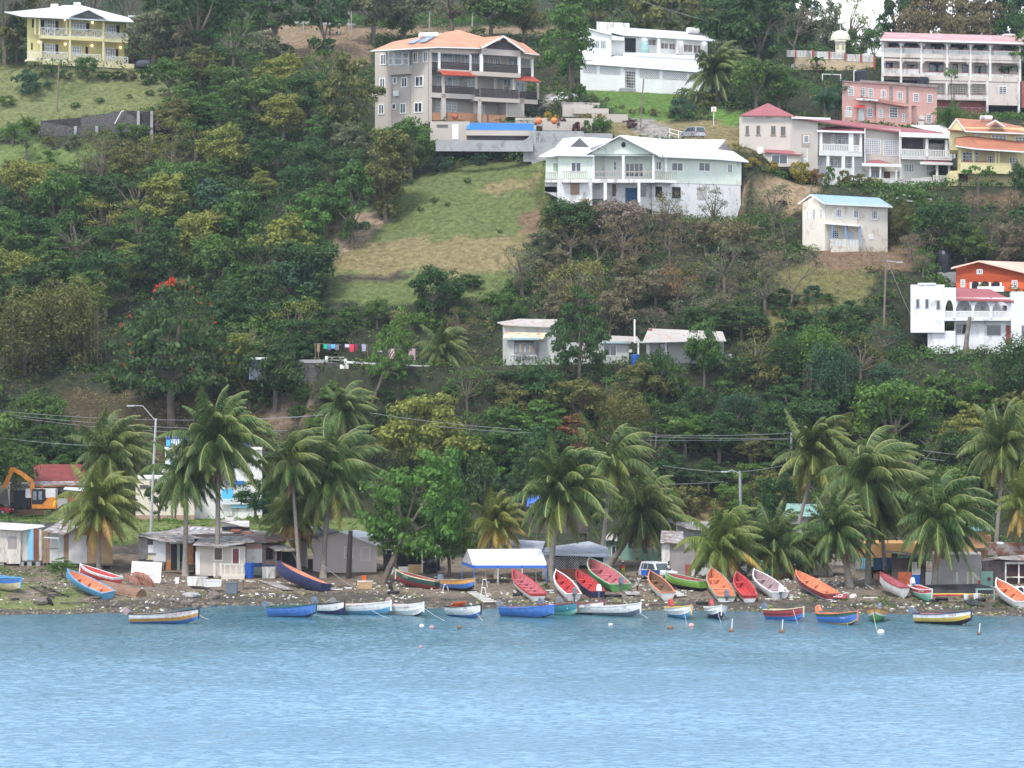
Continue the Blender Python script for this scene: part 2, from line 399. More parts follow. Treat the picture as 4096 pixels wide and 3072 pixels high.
# ---- tan house with orange roof
ORR = paint('orange_roof_tile', (.60, .29, .18), .6, .12, .6, corr=4); ORR2 = paint('red_orange_awning', (.42, .08, .05), .5, .08, corr=4)
h = House('tan_house', 'tan three storey house with salmon orange roof, dark balcony railings and bay window', 'house', TX, 740, 1290, 455, 27, 15, 10, mg=5)
nR = h.n.copy(); h.skew = False
h.plane(740, 1290, 455, -30)
a, b, w0, w1 = h.rect(62, 385, 741, 1500, 0)
mb = MB(); mb.prism([h.q(b, w0, 0), h.q(a, w0, 0), h.q(a, w0, 0) + Vector((.3, 7, 0)), h.q(b, w0, 0) + nR * 7], (0, 0, w1 - w0)); mb.build('wall', TAN, h.root)
h.Ws([(132, 430, 206, 570), (543, 404, 604, 545), (670, 396, 732, 536), (122, 733, 196, 868), (395, 722, 473, 852), (570, 706, 678, 844), (106, 1060, 182, 1196), (380, 1048, 457, 1184), (558, 1038, 665, 1174)], fw=.16, nx=2, deep=.1)
h.Ws([(288, 722, 341, 806), (274, 1054, 331, 1132)], fw=.14, nx=1, deep=.1)
h.B('bay_base', TAN, (232, 572, 494, 688, -1.0, 0)); h.B('bay_cap', WHITE, (225, 350, 500, 384, -1.1, 0))
h.Ws([(230, 398, 298, 572), (302, 398, 408, 572), (412, 402, 494, 576)], v=-.95, nx=1, ny=2, fw=.17, gl=GREYGLASS, name='bay_window')
for x, y in ((25, 905), (290, 893)): h.B('air_conditioner', WHITE, (x, y, x + 58, y + 66, -.5, -.1))
mb = MB()
for x, y0, y1 in ((735, 380, 1290), (505, 690, 1180), (275, 690, 1300)): mb.tube([h.pt(x, y0, -.08), h.pt(x, y1, -.08)], .06, 5)
mb.build('drain_pipe', paint('pipe_tan', (.38, .33, .29), .6), h.root)
h.plane(740, 1290, 455, 27)
h.B('rear_wall', TAN, (745, 400, 2062, 640, 2.6, 9.5), (780, 640, 1980, 980, 2.6, 9.5), (765, 980, 1720, 1290, 2.6, 9), (1715, 985, 1950, 1225, 0, 9))
h.B('end_wall', TAN, (742, 380, 782, 1290, 0, 2.59))
h.B('balcony_slab', TAN, (860, 628, 1340, 664, -.1, 2.59), (1300, 660, 1905, 716, -1.2, 2.59), (770, 930, 1335, 990, -.1, 2.59), (1330, 985, 1895, 1036, -.9, 2.59), (1890, 1005, 2120, 1060, 0, 2.59))
h.B('beam', TAN, (760, 360, 1275, 425, -.05, .3), (1275, 365, 1430, 425, -.1, .3), (1415, 365, 1905, 450, -1.2, -.8), (1905, 440, 2080, 490, 0, .3))
for r in ((862, 412, 892, 625, -.1), (1260, 440, 1285, 650, -.1), (1395, 432, 1430, 660, -1.1), (1872, 455, 1905, 700, -1.1), (2040, 495, 2068, 715, 0)):
    h.B('white_column', WHITE, (*r, r[4] + .3))
for r in ((912, 700, 945, 935, -.12), (1325, 715, 1358, 985, -.12), (1802, 740, 1832, 1000, -.7), (2112, 795, 2138, 1005, 0), (905, 935, 958, 1270, -.1), (1370, 1000, 1408, 1295, -.9), (1722, 1040, 1742, 1230, -.3), (1310, 1000, 1345, 1200, .6), (1565, 725, 1600, 975, 1)):
    h.B('column', TAN, (*r, r[4] + .35))
for r in ((760, 530, 856, 625, 10, 0), (892, 535, 1258, 655, 34, 0), (1285, 552, 1395, 650, 10, -.4), (1430, 557, 1873, 680, 42, -1.1), (1908, 608, 2042, 706, 12, .1), (775, 832, 912, 925, 12, 0), (945, 838, 1322, 950, 34, 0), (1328, 870, 1382, 966, 6, -.8), (1405, 874, 1878, 1000, 42, -.8), (1895, 905, 2112, 1002, 22, .1)):
    h.R(*r[:4], r[5], n=r[4], mat=BLACKM, name='dark_railing', bw=.075)
WD = paint('cedar_rail', (.42, .22, .13), .7, .15)
for r in ((763, 1170, 902, 1268, 16, .2), (952, 1172, 1362, 1282, 40, .2), (1405, 1195, 1478, 1292, 9, -.6), (1500, 1200, 1715, 1296, 24, -.3)):
    h.R(*r[:4], r[5], n=r[4], mat=WD, name='wooden_railing', bw=.11)
h.Ws([(783, 402, 860, 528), (912, 425, 1045, 560), (1065, 425, 1150, 560), (1195, 440, 1262, 570), (1312, 445, 1372, 570), (1490, 465, 1560, 590), (1580, 470, 1650, 590), (1740, 478, 1875, 574), (845, 690, 915, 850), (965, 720, 1115, 860), (1228, 745, 1318, 850), (1680, 752, 1785, 900), (1835, 785, 1950, 905)], v=2.6, nx=2, fw=.12, gl=GREYGLASS, name='patio_door')
h.Ws([(828, 1030, 900, 1180), (955, 1038, 1098, 1190), (1342, 1070, 1445, 1190)], v=2.6, nx=4, ny=4, gl=GREYGLASS, name='french_door')
h.B('garage_door', TAN, (1745, 1055, 1850, 1225, -.06, -.002))
h.poly('roof', [ORR], [(5, 392, 0.6), (868, 335, -.7), (1410, 352, -.9), (1120, 126, 5), (2140, 436, -.6), (1940, 293, 5), (300, 270, 11), (1420, 212, 5), (1310, 222, 5)], [(0, 1, 3), (0, 3, 6), (1, 2, 3), (2, 4, 5, 7, 3)])
h.poly('gable_roof', ORR, [(1405, 352, -1.8), (1690, 197, -1.8), (1962, 402, -1.8), (1690, 195, 4), (1300, 232, 4), (1930, 300, 4)], [(0, 1, 3, 4), (1, 2, 5, 3)], th=.2)
h.poly('gable_louvre', paint('dark_timber_gable', (.06, .045, .05), .7, .2), [(1478, 360, -1.25), (1690, 232, -1.25), (1880, 385, -1.25)], [(0, 1, 2)], th=.03)
mb = MB()
for a, b in (((1412, 352), (1690, 207)), ((1690, 207), (1955, 400))): mb.bar(h.pt(*a, -1.86), h.pt(*b, -1.86), .1, .28)
mb.bar(h.pt(868, 345, -.8), h.pt(1410, 360, -1), .14, .16); mb.bar(h.pt(10, 392, .5), h.pt(868, 345, -.8), .14, .16); mb.bar(h.pt(1940, 418, -.8), h.pt(2138, 442, -.8), .14, .16)
mb.build('gutter', WHITE, h.root)
h.poly('awning', ORR2, [(862, 628, .1), (1260, 650, .1), (1355, 705, -1.6), (925, 690, -1.6)], [(0, 1, 2, 3)], th=.1)
h.poly('awning', ORR2, [(1905, 700, .1), (2062, 712, .1), (2165, 780, -1.2), (1840, 752, -1.2)], [(0, 1, 2, 3)], th=.1)
PAN = paint('solar_panel', (.20, .28, .42), .15, .1, spec=.9)
h.poly('solar_panel', PAN, [(470, 286, 1.4), (560, 285, 1.2), (660, 236, 3), (595, 238, 3), (610, 272, 1.2), (700, 270, 1), (830, 200, 3), (740, 204, 3)], [(0, 1, 2, 3), (4, 5, 6, 7)], th=.12)
mb = MB(); mb.tube([h.pt(625, 195, 3.4), h.pt(855, 190, 3.2)], .42, 10); mb.build('water_tank', WHITE, h.root)

# ---- the pool terrace below it, a thing of its own
h = House('swimming_pool', 'raised blue tiled infinity pool with tan surround below the tan house', 'swimming pool', TX, 1250, 1510, 446, 5)
POOLT = paint('pool_mosaic', (.05, .22, .62), .3, .35, 9)
h.B('pool_body', TAN, (760, 1282, 1262, 1560, .5, 7), (1218, 1395, 2090, 1460, -.8, 4), (1262, 1300, 2062, 1460, 0.6, 5), (2062, 1330, 2100, 1400, 0, 4))
h.B('pool_wall', POOLT, (1262, 1303, 2062, 1392, -.3, .59))
h.B('overflow_gutter', paint('pool_edge', (.06, .35, .75), .3), (1225, 1330, 1262, 1380, -.35, .49), (2062, 1375, 2092, 1400, -.35, -.01))
h.B('door', WHITE, (1040, 1320, 1118, 1508, .42, .49))
h.B('vent_block', LOUV, (845, 1322, 985, 1356, .44, .49))
h.B('catch_basin', paint('basin_shade', (.13, .13, .14), .9), (1222, 1462, 1960, 1520, .4, 3))
h.B('coping', TAN, (1130, 1520, 2000, 1535, -1.6, -.2))
h = House('retaining_wall', 'long grey concrete retaining wall under the pool terrace', 'wall', TX, 850, 1540, 440, 3)
h.B('wall', CONC, (830, 1520, 2060, 1660, 0, .5), (2010, 1405, 2700, 1560, 3, 3.5), (2045, 1545, 2700, 1850, .6, 1.1))
h = House('concrete_ramp_wall', 'grey concrete wall stepping down between pool and mint green house', 'wall', TC, 0, 1220, 441, 8)
h.B('wall', CONC, (100, 1235, 860, 1400, 0, .4), (250, 1150, 870, 1240, 3.6, 4))
mb = MB()
for i in range(10): h.bx(mb, 100 + i * 14, 1215 - i * 9, 120 + i * 14, 1240, .2, 2)
mb.build('steps', CONC, h.root)

# ---- garden terraces beside the tan house
TERR = TAN
h = House('terrace_wall', 'lowest tan garden terrace wall behind the pool loungers', 'wall', TC, 40, 1060, 452, 6); h.B('wall', TERR, (30, 1018, 270, 1090, 0, .4), (265, 1052, 690, 1130, -1, -.6), (270, 1020, 700, 1060, 0, .4))
h = House('terrace_wall', 'middle tan garden terrace wall with flowering shrubs in front', 'wall', TC, 440, 1000, 457, 12); h.B('wall', TERR, (440, 905, 700, 1010, 0, .4), (530, 935, 835, 985, -.5, -.1), (690, 985, 1000, 1095, -1.5, -1.1))
h = House('terrace_wall', 'top tan garden terrace wall beside the parked white hatchback', 'wall', TC, 430, 920, 461, 12); h.B('wall', TERR, (430, 885, 760, 925, 0, .4))

# ---- long white building behind
h = House('white_villa', 'long white two level building with lattice blocks and iron gate behind the lawn', 'house', TC, 580, 775, 476, 25, 22, 10, mg=5)
h.B('wall', WHITE, (590, 560, 1400, 860, 0, 5), (1395, 600, 1900, 830, 0, 5), (960, 480, 1760, 640, 1.2, 5), (575, 262, 858, 520, 2, 9), (855, 330, 1690, 500, 3.6, 10))
h.B('roof_parapet', WHITE, (610, 535, 1120, 570, -.3, 5.2), (1090, 572, 1650, 600, -.3, 1.19), (860, 318, 970, 346, 1.8, 5))
h.poly('low_roof', WROOF, [(600, 545, -.4), (1640, 622, -.5), (1780, 500, 3), (900, 480, 3)], [(0, 1, 2, 3)], th=.12)
h.B('terrace_parapet', WHITE, (1070, 470, 1700, 500, 1.1, 1.3))
h.B('loft', OLDWHITE, (732, 190, 860, 275, 7, 10), (860, 196, 1015, 240, 8, 11))
h.poly('roof', WROOF, [(965, 300, 2.4), (1770, 352, 2.2), (1640, 282, 8), (865, 232, 8), (830, 270, 4)], [(0, 1, 2, 3), (0, 3, 4)])
h.poly('roof_left', OLDWHITE, [(560, 262, 1.7), (650, 246, 1.7), (858, 300, 1.7), (650, 240, 9), (880, 295, 9), (545, 255, 9)], [(0, 1, 3, 5), (1, 2, 4, 3)], th=.12)
h.Ws([(650, 345, 700, 416), (707, 347, 756, 420), (763, 350, 812, 424)], v=2, nx=3, gl=GREYGLASS)
h.Ws([(1172, 338, 1245, 394), (1282, 368, 1350, 425), (1355, 372, 1410, 430), (1480, 382, 1560, 452), (1565, 388, 1632, 462)], v=3.6, nx=2, gl=paint('tan_curtain_glass', (.22, .18, .16), .3, .3, 2))
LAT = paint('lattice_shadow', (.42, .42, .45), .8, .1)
for r in ((615, 556, 730, 630), (760, 566, 935, 640), (968, 578, 1065, 612), (1102, 590, 1272, 675), (1302, 604, 1440, 685), (1445, 615, 1510, 690), (1530, 625, 1600, 700)):
    a, b, c, d = h.rect(*r, 0); mb = MB(); k = int((b - a) / .38) + 1; j = int((d - c) / .38) + 1
    for i in range(-j, k + 1):
        for sgn in (1, -1):
            u0 = a + i * .38 if sgn > 0 else a + (i + j) * .38; 
            p0, p1 = Vector((u0, c)), Vector((u0 + sgn * (d - c), d))
            if abs(p1.x - p0.x) < 1e-6: continue
            t0 = max(0, min(1, (a - p0.x) / (p1.x - p0.x))); t1 = max(0, min(1, (b - p0.x) / (p1.x - p0.x))); t0, t1 = min(t0, t1), max(t0, t1)
            if t1 - t0 < .02: continue
            A, B_ = p0.lerp(p1, t0), p0.lerp(p1, t1); mb.bar(h.q(A.x, A.y, -.05), h.q(B_.x, B_.y, -.05), .08, .04)
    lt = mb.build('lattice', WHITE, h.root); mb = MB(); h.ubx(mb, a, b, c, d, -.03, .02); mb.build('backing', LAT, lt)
h.W(974, 614, 1066, 764, 0, nx=6, ny=6, fr=OLDWHITE, gl=DARK, name='iron_gate', fw=.1)
h.B('step', CONC, (950, 762, 1070, 795, -1, -.01))
h.B('open_doorway', DARK, (978, 330, 1070, 450, 3.5, 3.59))
for x in (1270, 1436): h.B('pillar', OLDWHITE, (x - 12, 325, x + 12, 475, 2.4, 2.8))
mb = MB()
for x in (1120, 1200, 1300, 1420, 1545): 
    p = h.pt(x + 20, 465, 2); mb.box(p.x, p.y, p.z, 1.6, .8, .06); mb.box(p.x - .6, p.y, p.z - .35, .06, .6, .7); mb.box(p.x + .6, p.y, p.z - .35, .06, .6, .7)
mb.build('terrace_table', OLDWHITE, h.root)
p = h.pt(1146, 395, 2.3); MB().lathe((p.x, p.y, p.z - 1), [(.25, -1.2), (.7, -.6), (.8, .3), (.55, 1.2), (.2, 1.9)], 9).build('covered_parasol', paint('teal_cloth', (.30, .48, .46), .8), h.root)
for x, y in ((1150, 340), (1467, 370), (1667, 376)): p = h.pt(x, y, 3.3); MB().ball(p, .16, 8).build('wall_lamp', glow('cool_lamp', (.9, .9, 1), 4), h.root)
p = h.pt(1562, 262, 7); mb = MB(); mb.tube([h.pt(1515, 262, 6), h.pt(1610, 266, 6)], .5, 10); mb.build('water_tank', OLDWHITE, h.root)

# ---- mint green house, centre
MINT = paint('mint_render', (.66, .72, .63), .8, .05, .5, dirt=(.42, .45, .40), amt=.12, stretch=2); WB = paint('bare_white_render', (.66, .66, .66), .85, .08, .5, dirt=(.40, .37, .34), amt=.26, stretch=2.5)
h = House('green_house', 'mint green two storey house with white sheet roofs and unfinished porch on stilts', 'house', TY, 210, 860, 427, 0, 10, 8, mg=5)
h.B('wall', MINT, (215, 320, 580, 560, 0, 8), (85, 335, 230, 560, 1, 8))
h.B('lower_wall', WB, (205, 560, 570, 1000, .05, 8), (78, 600, 215, 700, .9, 8), (560, 560, 1200, 1000, 2.6, 8))
h.poly('lower_wall', WB, [(78, 640, .9), (210, 640, .9), (200, 752, .9), (78, 690, .9)], [(0, 1, 2, 3)], th=.02)
h.B('porch_rear_wall', MINT, (580, 310, 1200, 560, 2.6, 8))
h.B('gable_wall', MINT, (575, 305, 1200, 320, 0, .2))
h.poly('gable_wall', MINT, [(540, 310, .0), (885, 118, .0), (1230, 312, .0)], [(0, 1, 2)], th=.2)
p = h.pt(895, 205, -.05); MB().lathe(p, [(.38, -.05), (.38, .05)], 16, axis='y', sx=.8).build('round_window', DARK, h.root)
h.B('balcony_slab', OLDWHITE, (570, 562, 1195, 600, -.1, 2.59), (255, 566, 522, 598, -1, .04), (78, 570, 208, 598, 0, .9))
h.B('porch_platform', CONC, (685, 843, 1185, 878, -.1, 2.5))
for r in ((572, 312, 594, 600), (880, 315, 906, 560), (1195, 312, 1218, 600), (690, 600, 720, 845), (1042, 600, 1070, 845)): h.B('column', WHITE, (*r, -.12, .18))
h.B('column', OLDWHITE, (700, 318, 720, 560, 2.3, 2.55), (1325, 335, 1346, 600, 1.6, 1.9))
for r in ((684, 878, 712, 1060), (1032, 878, 1066, 1120)): h.B('stilt', CONC, (*r, -.1, .25))
for r in ((582, 478, 878, 552, 0, 12), (906, 480, 1192, 556, 0, 12), (258, 482, 390, 564, -.95, 6), (395, 482, 520, 564, -.95, 6), (80, 492, 208, 568, 0, 6)):
    h.R(*r[:4], r[4], n=r[5], mat=paint('grey_balustrade', (.42, .39, .34), .8, .2), style='o')
h.Ws([(345, 383, 457, 490), (910, 392, 1105, 545, dict(v=2.6, nx=4))], nx=2, fw=.14, name='glazed_door')
h.Ws([(790, 380, 824, 474, dict(v=2.6))], nx=1, ny=2)
h.W(155, 392, 216, 492, 1, nx=1, gl=paint('green_curtain', (.35, .45, .33), .7), name='glazed_door')
h.B('boarded_window', paint('brown_board', (.30, .19, .13), .8, .15), (342, 605, 436, 722, -.04, .04))
h.Ws([(608, 618, 646, 662), (1068, 632, 1130, 750)], v=2.6, nx=1, fr=CONC)
h.B('doorway', paint('blue_door_shade', (.02, .07, .16), .6), (915, 655, 1045, 840, 2.52, 2.59))
h.B('doorway', paint('brown_door', (.16, .10, .08), .8), (778, 618, 816, 742, 2.52, 2.59))
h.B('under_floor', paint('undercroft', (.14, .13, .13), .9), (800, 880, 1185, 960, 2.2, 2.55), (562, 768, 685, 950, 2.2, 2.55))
h.poly('gable_roof', WROOF, [(508, 296, -.9), (855, 104, -.9), (1290, 326, -.9), (880, 104, 8), (560, 260, 8), (1340, 150, 8)], [(0, 1, 3, 4), (1, 2, 5, 3)], th=.18)
h.poly('left_roof', WROOF, [(155, 310, -.8), (590, 318, -.8), (540, 232, 3), (440, 122, 2.6), (330, 225, 3), (800, 146, 7), (265, 140, 7.2), (15, 322, .2), (180, 238, 3), (225, 326, .4)], [(0, 1, 2, 4), (4, 3, 6, 8), (2, 5, 3), (7, 9, 8), (8, 4, 0), (3, 5, 6)], th=.15)
h.poly('left_gable_louvre', LOUV, [(335, 228, 2.9), (440, 135, 2.6), (540, 230, 2.9)], [(0, 1, 2)], th=.02)
h.plane(1210, 860, 427, 25)
c = P(2150 + 1650 / 2.6024, 500 + 1010 / 2.6024, 431); PADS.append((c.x, c.y, h.e.x, h.e.y, 6.5, 8, c.z, 3))
h.B('wing_wall', MINT, (1205, 335, 2122, 610, 1.6, 9))
h.B('wing_lower_wall', WB, (1195, 610, 2115, 1100, 1.65, 9))
h.B('wing_slab', WHITE, (1215, 572, 1452, 600, -.1, 1.6))
h.R(1218, 488, 1452, 578, -.05, n=11, mat=paint('grey_balustrade', (.42, .39, .34), .8, .2), style='o')
h.Ws([(1228, 375, 1290, 470, dict(nx=2)), (1392, 388, 1518, 484), (1675, 388, 1800, 486), (1975, 402, 2030, 502)], v=1.6, nx=2, ny=1, fw=.14)
for r in ((1230, 640, 1296, 757), (1402, 645, 1490, 764)): h.B('window_opening', DARK, (*r, 1.58, 1.64))
h.B('boarded_window', paint('grey_board', (.40, .38, .35), .8), (1665, 645, 1760, 770, 1.56, 1.64))
h.poly('wing_roof', WROOF, [(1255, 322, .2), (1900, 352, .6), (2200, 380, 1), (2030, 270, 3), (1955, 152, 5), (880, 104, 6.4), (1875, 250, 3.2), (1290, 148, 6)], [(0, 1, 6, 4, 7), (0, 7, 5), (1, 2, 3, 6)], th=.16)
h.poly('wing_gable_louvre', LOUV, [(1875, 250, 3.1), (1950, 180, 4), (2020, 268, 2.9)], [(0, 1, 2)], th=.02)
h.bx(mb := MB(), 1600, 300, 1601, 301, 0, .1)

# ---- white hand rail on the drive and the road sign
h = House('handrail', 'white metal handrail beside the silver car above the green house', 'railing', TC, 1355, 1200, 449, -15)
mb = MB()
for x, y0 in ((1362, 1108), (1438, 1125), (1502, 1150), (1545, 1160)): mb.bar(h.pt(x, y0, 0), h.pt(x, 1215, 0), .09)
for d in (0, 34): mb.bar(h.pt(1357, 1110 + d, 0), h.pt(1560, 1165 + d, 0), .09)
mb.build('rail', WHITE, h.root)

# ---- big balconied apartment building, top right
PINKR = paint('pink_roof_sheet', (.46, .25, .25), .5, .12, .5, dirt=(.48, .36, .38), amt=.3, corr=1.2); BEI = paint('aged_cream', (.60, .53, .48), .85, .1, .5, dirt=(.38, .34, .31), amt=.25, stretch=2.5)
REDT = paint('red_trim', (.36, .08, .06), .6, .1)
h = House('apartment_building', 'four storey cream apartment block with arched balconies and long pink roof at the upper right', 'apartment building', TD, 985, 1000, 484, 12, 26, 10, mg=5)
h.B('wall', BEI, (990, 370, 2205, 520, 2.4, 10), (1000, 500, 2190, 700, 2.4, 10), (1370, 690, 1900, 870, 2.4, 10), (1895, 700, 2175, 910, 0, 10), (990, 660, 1380, 900, 3, 10))
h.B('lower_wall', paint('red_brown_base', (.30, .10, .09), .8, .1), (1455, 865, 1895, 1010, 1.2, 9), (2190, 700, 2215, 930, 0, 9))
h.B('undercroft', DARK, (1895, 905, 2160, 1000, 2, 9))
h.B('floor_slab', BEI, (985, 470, 2205, 508, -.1, 2.39), (985, 636, 1330, 660, -.1, 2.39), (1330, 655, 2185, 700, -.1, 2.39), (1455, 840, 1895, 866, 0, 2.39))
h.B('beam', BEI, (985, 350, 2205, 378, -.05, .3), (985, 508, 1330, 528, -.02, .3), (1330, 512, 2185, 538, -.02, .3), (1375, 700, 1895, 722, -.02, .3))
for x0, y0, y1 in ((987, 360, 660), (1145, 360, 650), (1320, 360, 690), (1543, 375, 690), (1745, 378, 690), (1915, 385, 700), (2172, 390, 705), (985, 655, 720), (1145, 655, 720), (1538, 700, 865), (1735, 700, 865), (1890, 700, 1000), (2165, 700, 980)):
    h.B('column', OLDWHITE, (x0 - 2, y0, x0 + 14, y1, -.12, .2))
for x0, x1, ya, yb in ((1003, 1145, 412, 468), (1160, 1318, 415, 470), (1340, 1542, 428, 482), (1560, 1742, 432, 486), (1760, 1914, 438, 490), (1930, 2170, 440, 495), (1003, 1142, 590, 640), (1160, 1304, 595, 645), (1335, 1538, 625, 676), (1555, 1732, 630, 680), (1750, 1900, 636, 688), (1918, 2165, 640, 695), (1465, 1538, 815, 860), (1553, 1733, 818, 862), (1748, 1890, 820, 866)):
    h.R(x0, ya, x1, yb, 0, n=max(8, int((x1 - x0) / 10)), mat=OLDWHITE, bw=.14, rail=.12)
    h.B('rail_cap', REDT, (x0, ya - 4, x1, ya, -.03, .14))
arch = MB()
for x0, x1, y in ((1003, 1145, 378), (1160, 1318, 380), (1340, 1542, 384), (1560, 1742, 388), (1760, 1914, 392), (1930, 2170, 398), (1003, 1142, 526), (1160, 1304, 528), (1335, 1538, 536), (1555, 1732, 540), (1750, 1900, 544), (1918, 2165, 548), (1380, 1538, 718), (1553, 1733, 722), (1748, 1890, 726)):
    for a, b in ((x0, x0 + 26), (x1, x1 - 26)):
        q = [h.pt(a, y - 8, .02), h.pt(b, y - 8, .02), h.pt(a, y + 20, .02)]; arch.prism(q, h.n * .15)
arch.build('arch_haunch', BEI, h.root)
h.Ws([(1040, 372, 1140, 440), (1175, 370, 1315, 420), (1408, 376, 1520, 440), (1580, 382, 1715, 440), (1770, 385, 1885, 440), (2030, 388, 2105, 430), (1020, 540, 1080, 600), (1200, 560, 1290, 600), (1390, 542, 1515, 625), (1595, 552, 1640, 635), (1675, 556, 1730, 630), (1785, 570, 1885, 640), (2012, 572, 2085, 640), (1400, 730, 1520, 815), (1590, 735, 1710, 820), (1770, 745, 1850, 820)], v=2.4, nx=2, fr=paint('dark_frame', (.08, .08, .1), .5), fw=.1)
h.W(1994, 745, 2064, 816, 0, nx=2, ny=4, fw=.1)
mb = MB()
for x0, x1, y0, y1 in ((1380, 1538, 722, 815), (1553, 1733, 722, 818), (1748, 1890, 724, 820)):
    a, b, c, d = h.rect(x0, y0, x1, y1, .1)
    for i in range(14): u = a + (b - a) * i / 13; h.ubx(mb, u - .02, u + .02, c, d, .1, .14)
    for j in range(6): w = c + (d - c) * j / 5; h.ubx(mb, a, b, w - .02, w + .02, .15, .18)
mb.build('window_bars', paint('cream_bars', (.6, .55, .48), .6), h.root)
h.R(1460, 925, 1890, 978, 1.1, n=7, mat=paint('pink_trim', (.6, .35, .33), .6), style='x')
h.poly('roof', PINKR, [(965, 350, -.8), (1365, 356, -.8), (1365, 348, -.9), (1880, 362, -.9), (1880, 368, -.8), (2215, 386, -.8), (2215, 312, 5.5), (1010, 278, 5.5)], [(0, 1, 4, 5, 6, 7)])
h.B('gutter', WHITE, (968, 352, 2212, 366, -.95, -.82))
h.B('water_tank', OLDWHITE, (2045, 292, 2138, 308, 5, 6))
h.B('parked_car_bay', paint('garage_shade', (.06, .05, .06), .9), (1000, 672, 1138, 740, 2.6, 2.95), (1155, 675, 1330, 760, 2.6, 2.95))

# ---- pink house
PNK = paint('pink_render', (.64, .37, .32), .8, .06, .4, dirt=(.52, .34, .30), amt=.15); PNKW = paint('rust_stain_roof', (.25, .12, .09), .8, .3, 1.2)
h = House('pink_house', 'salmon pink two storey house with barred white windows and flat roof', 'house', TD, 640, 1090, 462, 30, 17, 10, mg=4)
h.B('wall', PNK, (640, 705, 800, 1090, 0, 9), (790, 735, 1460, 1110, 1.5, 9))
h.B('porch_wall', PNK, (770, 870, 935, 1060, -.2, 2), (935, 895, 1240, 1110, -.6, 1.8))
h.poly('porch_roof', PNKW, [(762, 845, -.9), (1190, 920, -1.3), (1285, 915, 1.4), (790, 828, 1.4)], [(0, 1, 2, 3)], th=.12)
h.B('fascia', OLDWHITE, (765, 852, 950, 870, -1, -.92))
h.B('parapet', paint('dirty_parapet', (.30, .24, .22), .9, .3), (795, 712, 1468, 735, 1.2, 9.2), (640, 700, 800, 712, -.2, 9))
h.Ws([(690, 748, 742, 826), (678, 920, 726, 990)], v=0, nx=3, ny=4, fw=.12)
h.Ws([(800, 755, 846, 836), (864, 762, 908, 842), (975, 775, 1020, 850), (1115, 792, 1162, 866), (1255, 805, 1302, 880), (1375, 815, 1420, 890), (1368, 986, 1414, 1064)], v=1.5, nx=3, ny=4, fw=.11)
h.W(855, 932, 904, 1008, -.2, nx=3, ny=4); h.Ws([(957, 938, 992, 1018), (1048, 924, 1118, 1020), (1158, 978, 1182, 1052)], v=-.6, nx=3, ny=4)
h.B('door', OLDWHITE, (782, 935, 832, 1045, -.28, -.21))
h.poly('door_awning', paint('red_awning', (.5, .05, .05), .6), [(745, 925, -1.2), (845, 930, -1.2), (835, 908, -.2), (765, 908, -.2)], [(0, 1, 2, 3)], th=.06)
for x, y, v in ((990, 705, 2), (1145, 715, 2), (1258, 735, 2), (1318, 998, .9), (1312, 1045, .9)): h.B('air_conditioner', OLDWHITE, (x, y, x + 36, y + 34, v, v + .5))
for x, y0, y1, v in ((805, 605, 705, 3), (1340, 662, 765, 3)):
    a, b = h.pt(x, y1, v), h.pt(x, y0, v); r = .95
    MB().lathe(a, [(r, 0), (r, (b.z - a.z) * .82), (r * .8, (b.z - a.z) * .94), (.3, b.z - a.z)], 14).build('black_water_tank', BLACKP, h.root)
mb = MB()
for a, b in (((470, 640), (620, 645)), ((470, 640), (470, 690)), ((628, 640), (628, 700)), ((742, 610), (742, 700)), ((742, 610), (762, 610))): mb.bar(h.pt(*a, 2), h.pt(*b, 2), .1)
mb.build('solar_frame', WHITE, h.root)
for r in ((1048, 745, 1080, 870), (1195, 750, 1215, 900)): h.B('water_stain', paint('stain_grey', (.28, .24, .22), .9, .3, 2), (*r, 1.47, 1.5))
h.R(660, 955, 730, 1010, -1, n=8, mat=WHITE, name='stair_rail')

# ---- long beige and white house with red roof
BEG = paint('beige_render', (.52, .47, .42), .85, .06, .4, dirt=(.45, .40, .36), amt=.15); PALE = paint('pale_grey_render', (.68, .68, .66), .8, .05, .4); REDR = paint('crimson_roof', (.34, .11, .12), .5, .08, .5, corr=4)
h = House('long_beige_house', 'long beige and white house with crimson roofs and white balustrades', 'house', TD, 200, 1590, 441, 20, 22, 9, mg=4)
h.B('wall', BEG, (195, 1030, 430, 1500, 0, 9), (425, 1090, 850, 1570, 1.8, 9), (830, 1110, 1145, 1480, 1.2, 9))
h.B('white_wall', PALE, (430, 1350, 835, 1600, 1.75, 9), (830, 1440, 1145, 1660, 1.7, 9), (1140, 1150, 1600, 1380, 2.6, 9), (1140, 1380, 1605, 1700, 1.0, 9), (1560, 1180, 1620, 1480, .2, 8))
h.poly('roof', REDR, [(205, 1010, -.6), (545, 1062, -.4), (840, 1100, .6), (1625, 1200, .3), (1440, 1130, 5), (250, 1000, 6)], [(0, 1, 2, 3, 4, 5)], th=.2)
h.poly('end_gable', WROOF, [(1235, 1080, 6), (1525, 1080, 5), (1635, 1215, .2), (1440, 1135, 4.9)], [(0, 1, 2, 3)], th=.15)
h.poly('porch_roof', REDR, [(425, 1130, -.6), (840, 1138, -.6), (800, 1118, 1.6), (620, 1090, 1.6), (510, 1095, 1.6)], [(0, 1, 2, 3, 4)], th=.14)
h.B('fascia', WHITE, (425, 1130, 840, 1146, -.7, -.55), (205, 1012, 540, 1030, -.7, -.6), (1140, 1150, 1640, 1190, -.8, -.5), (815, 1412, 1155, 1440, -1.3, -1.1), (1318, 1400, 1595, 1424, -1.5, -1.3))
h.poly('porch_roof', REDR, [(820, 1415, -1.1), (1155, 1435, -1.1), (960, 1380, 1.2), (880, 1385, 1.2)], [(0, 1, 2, 3)], th=.1)
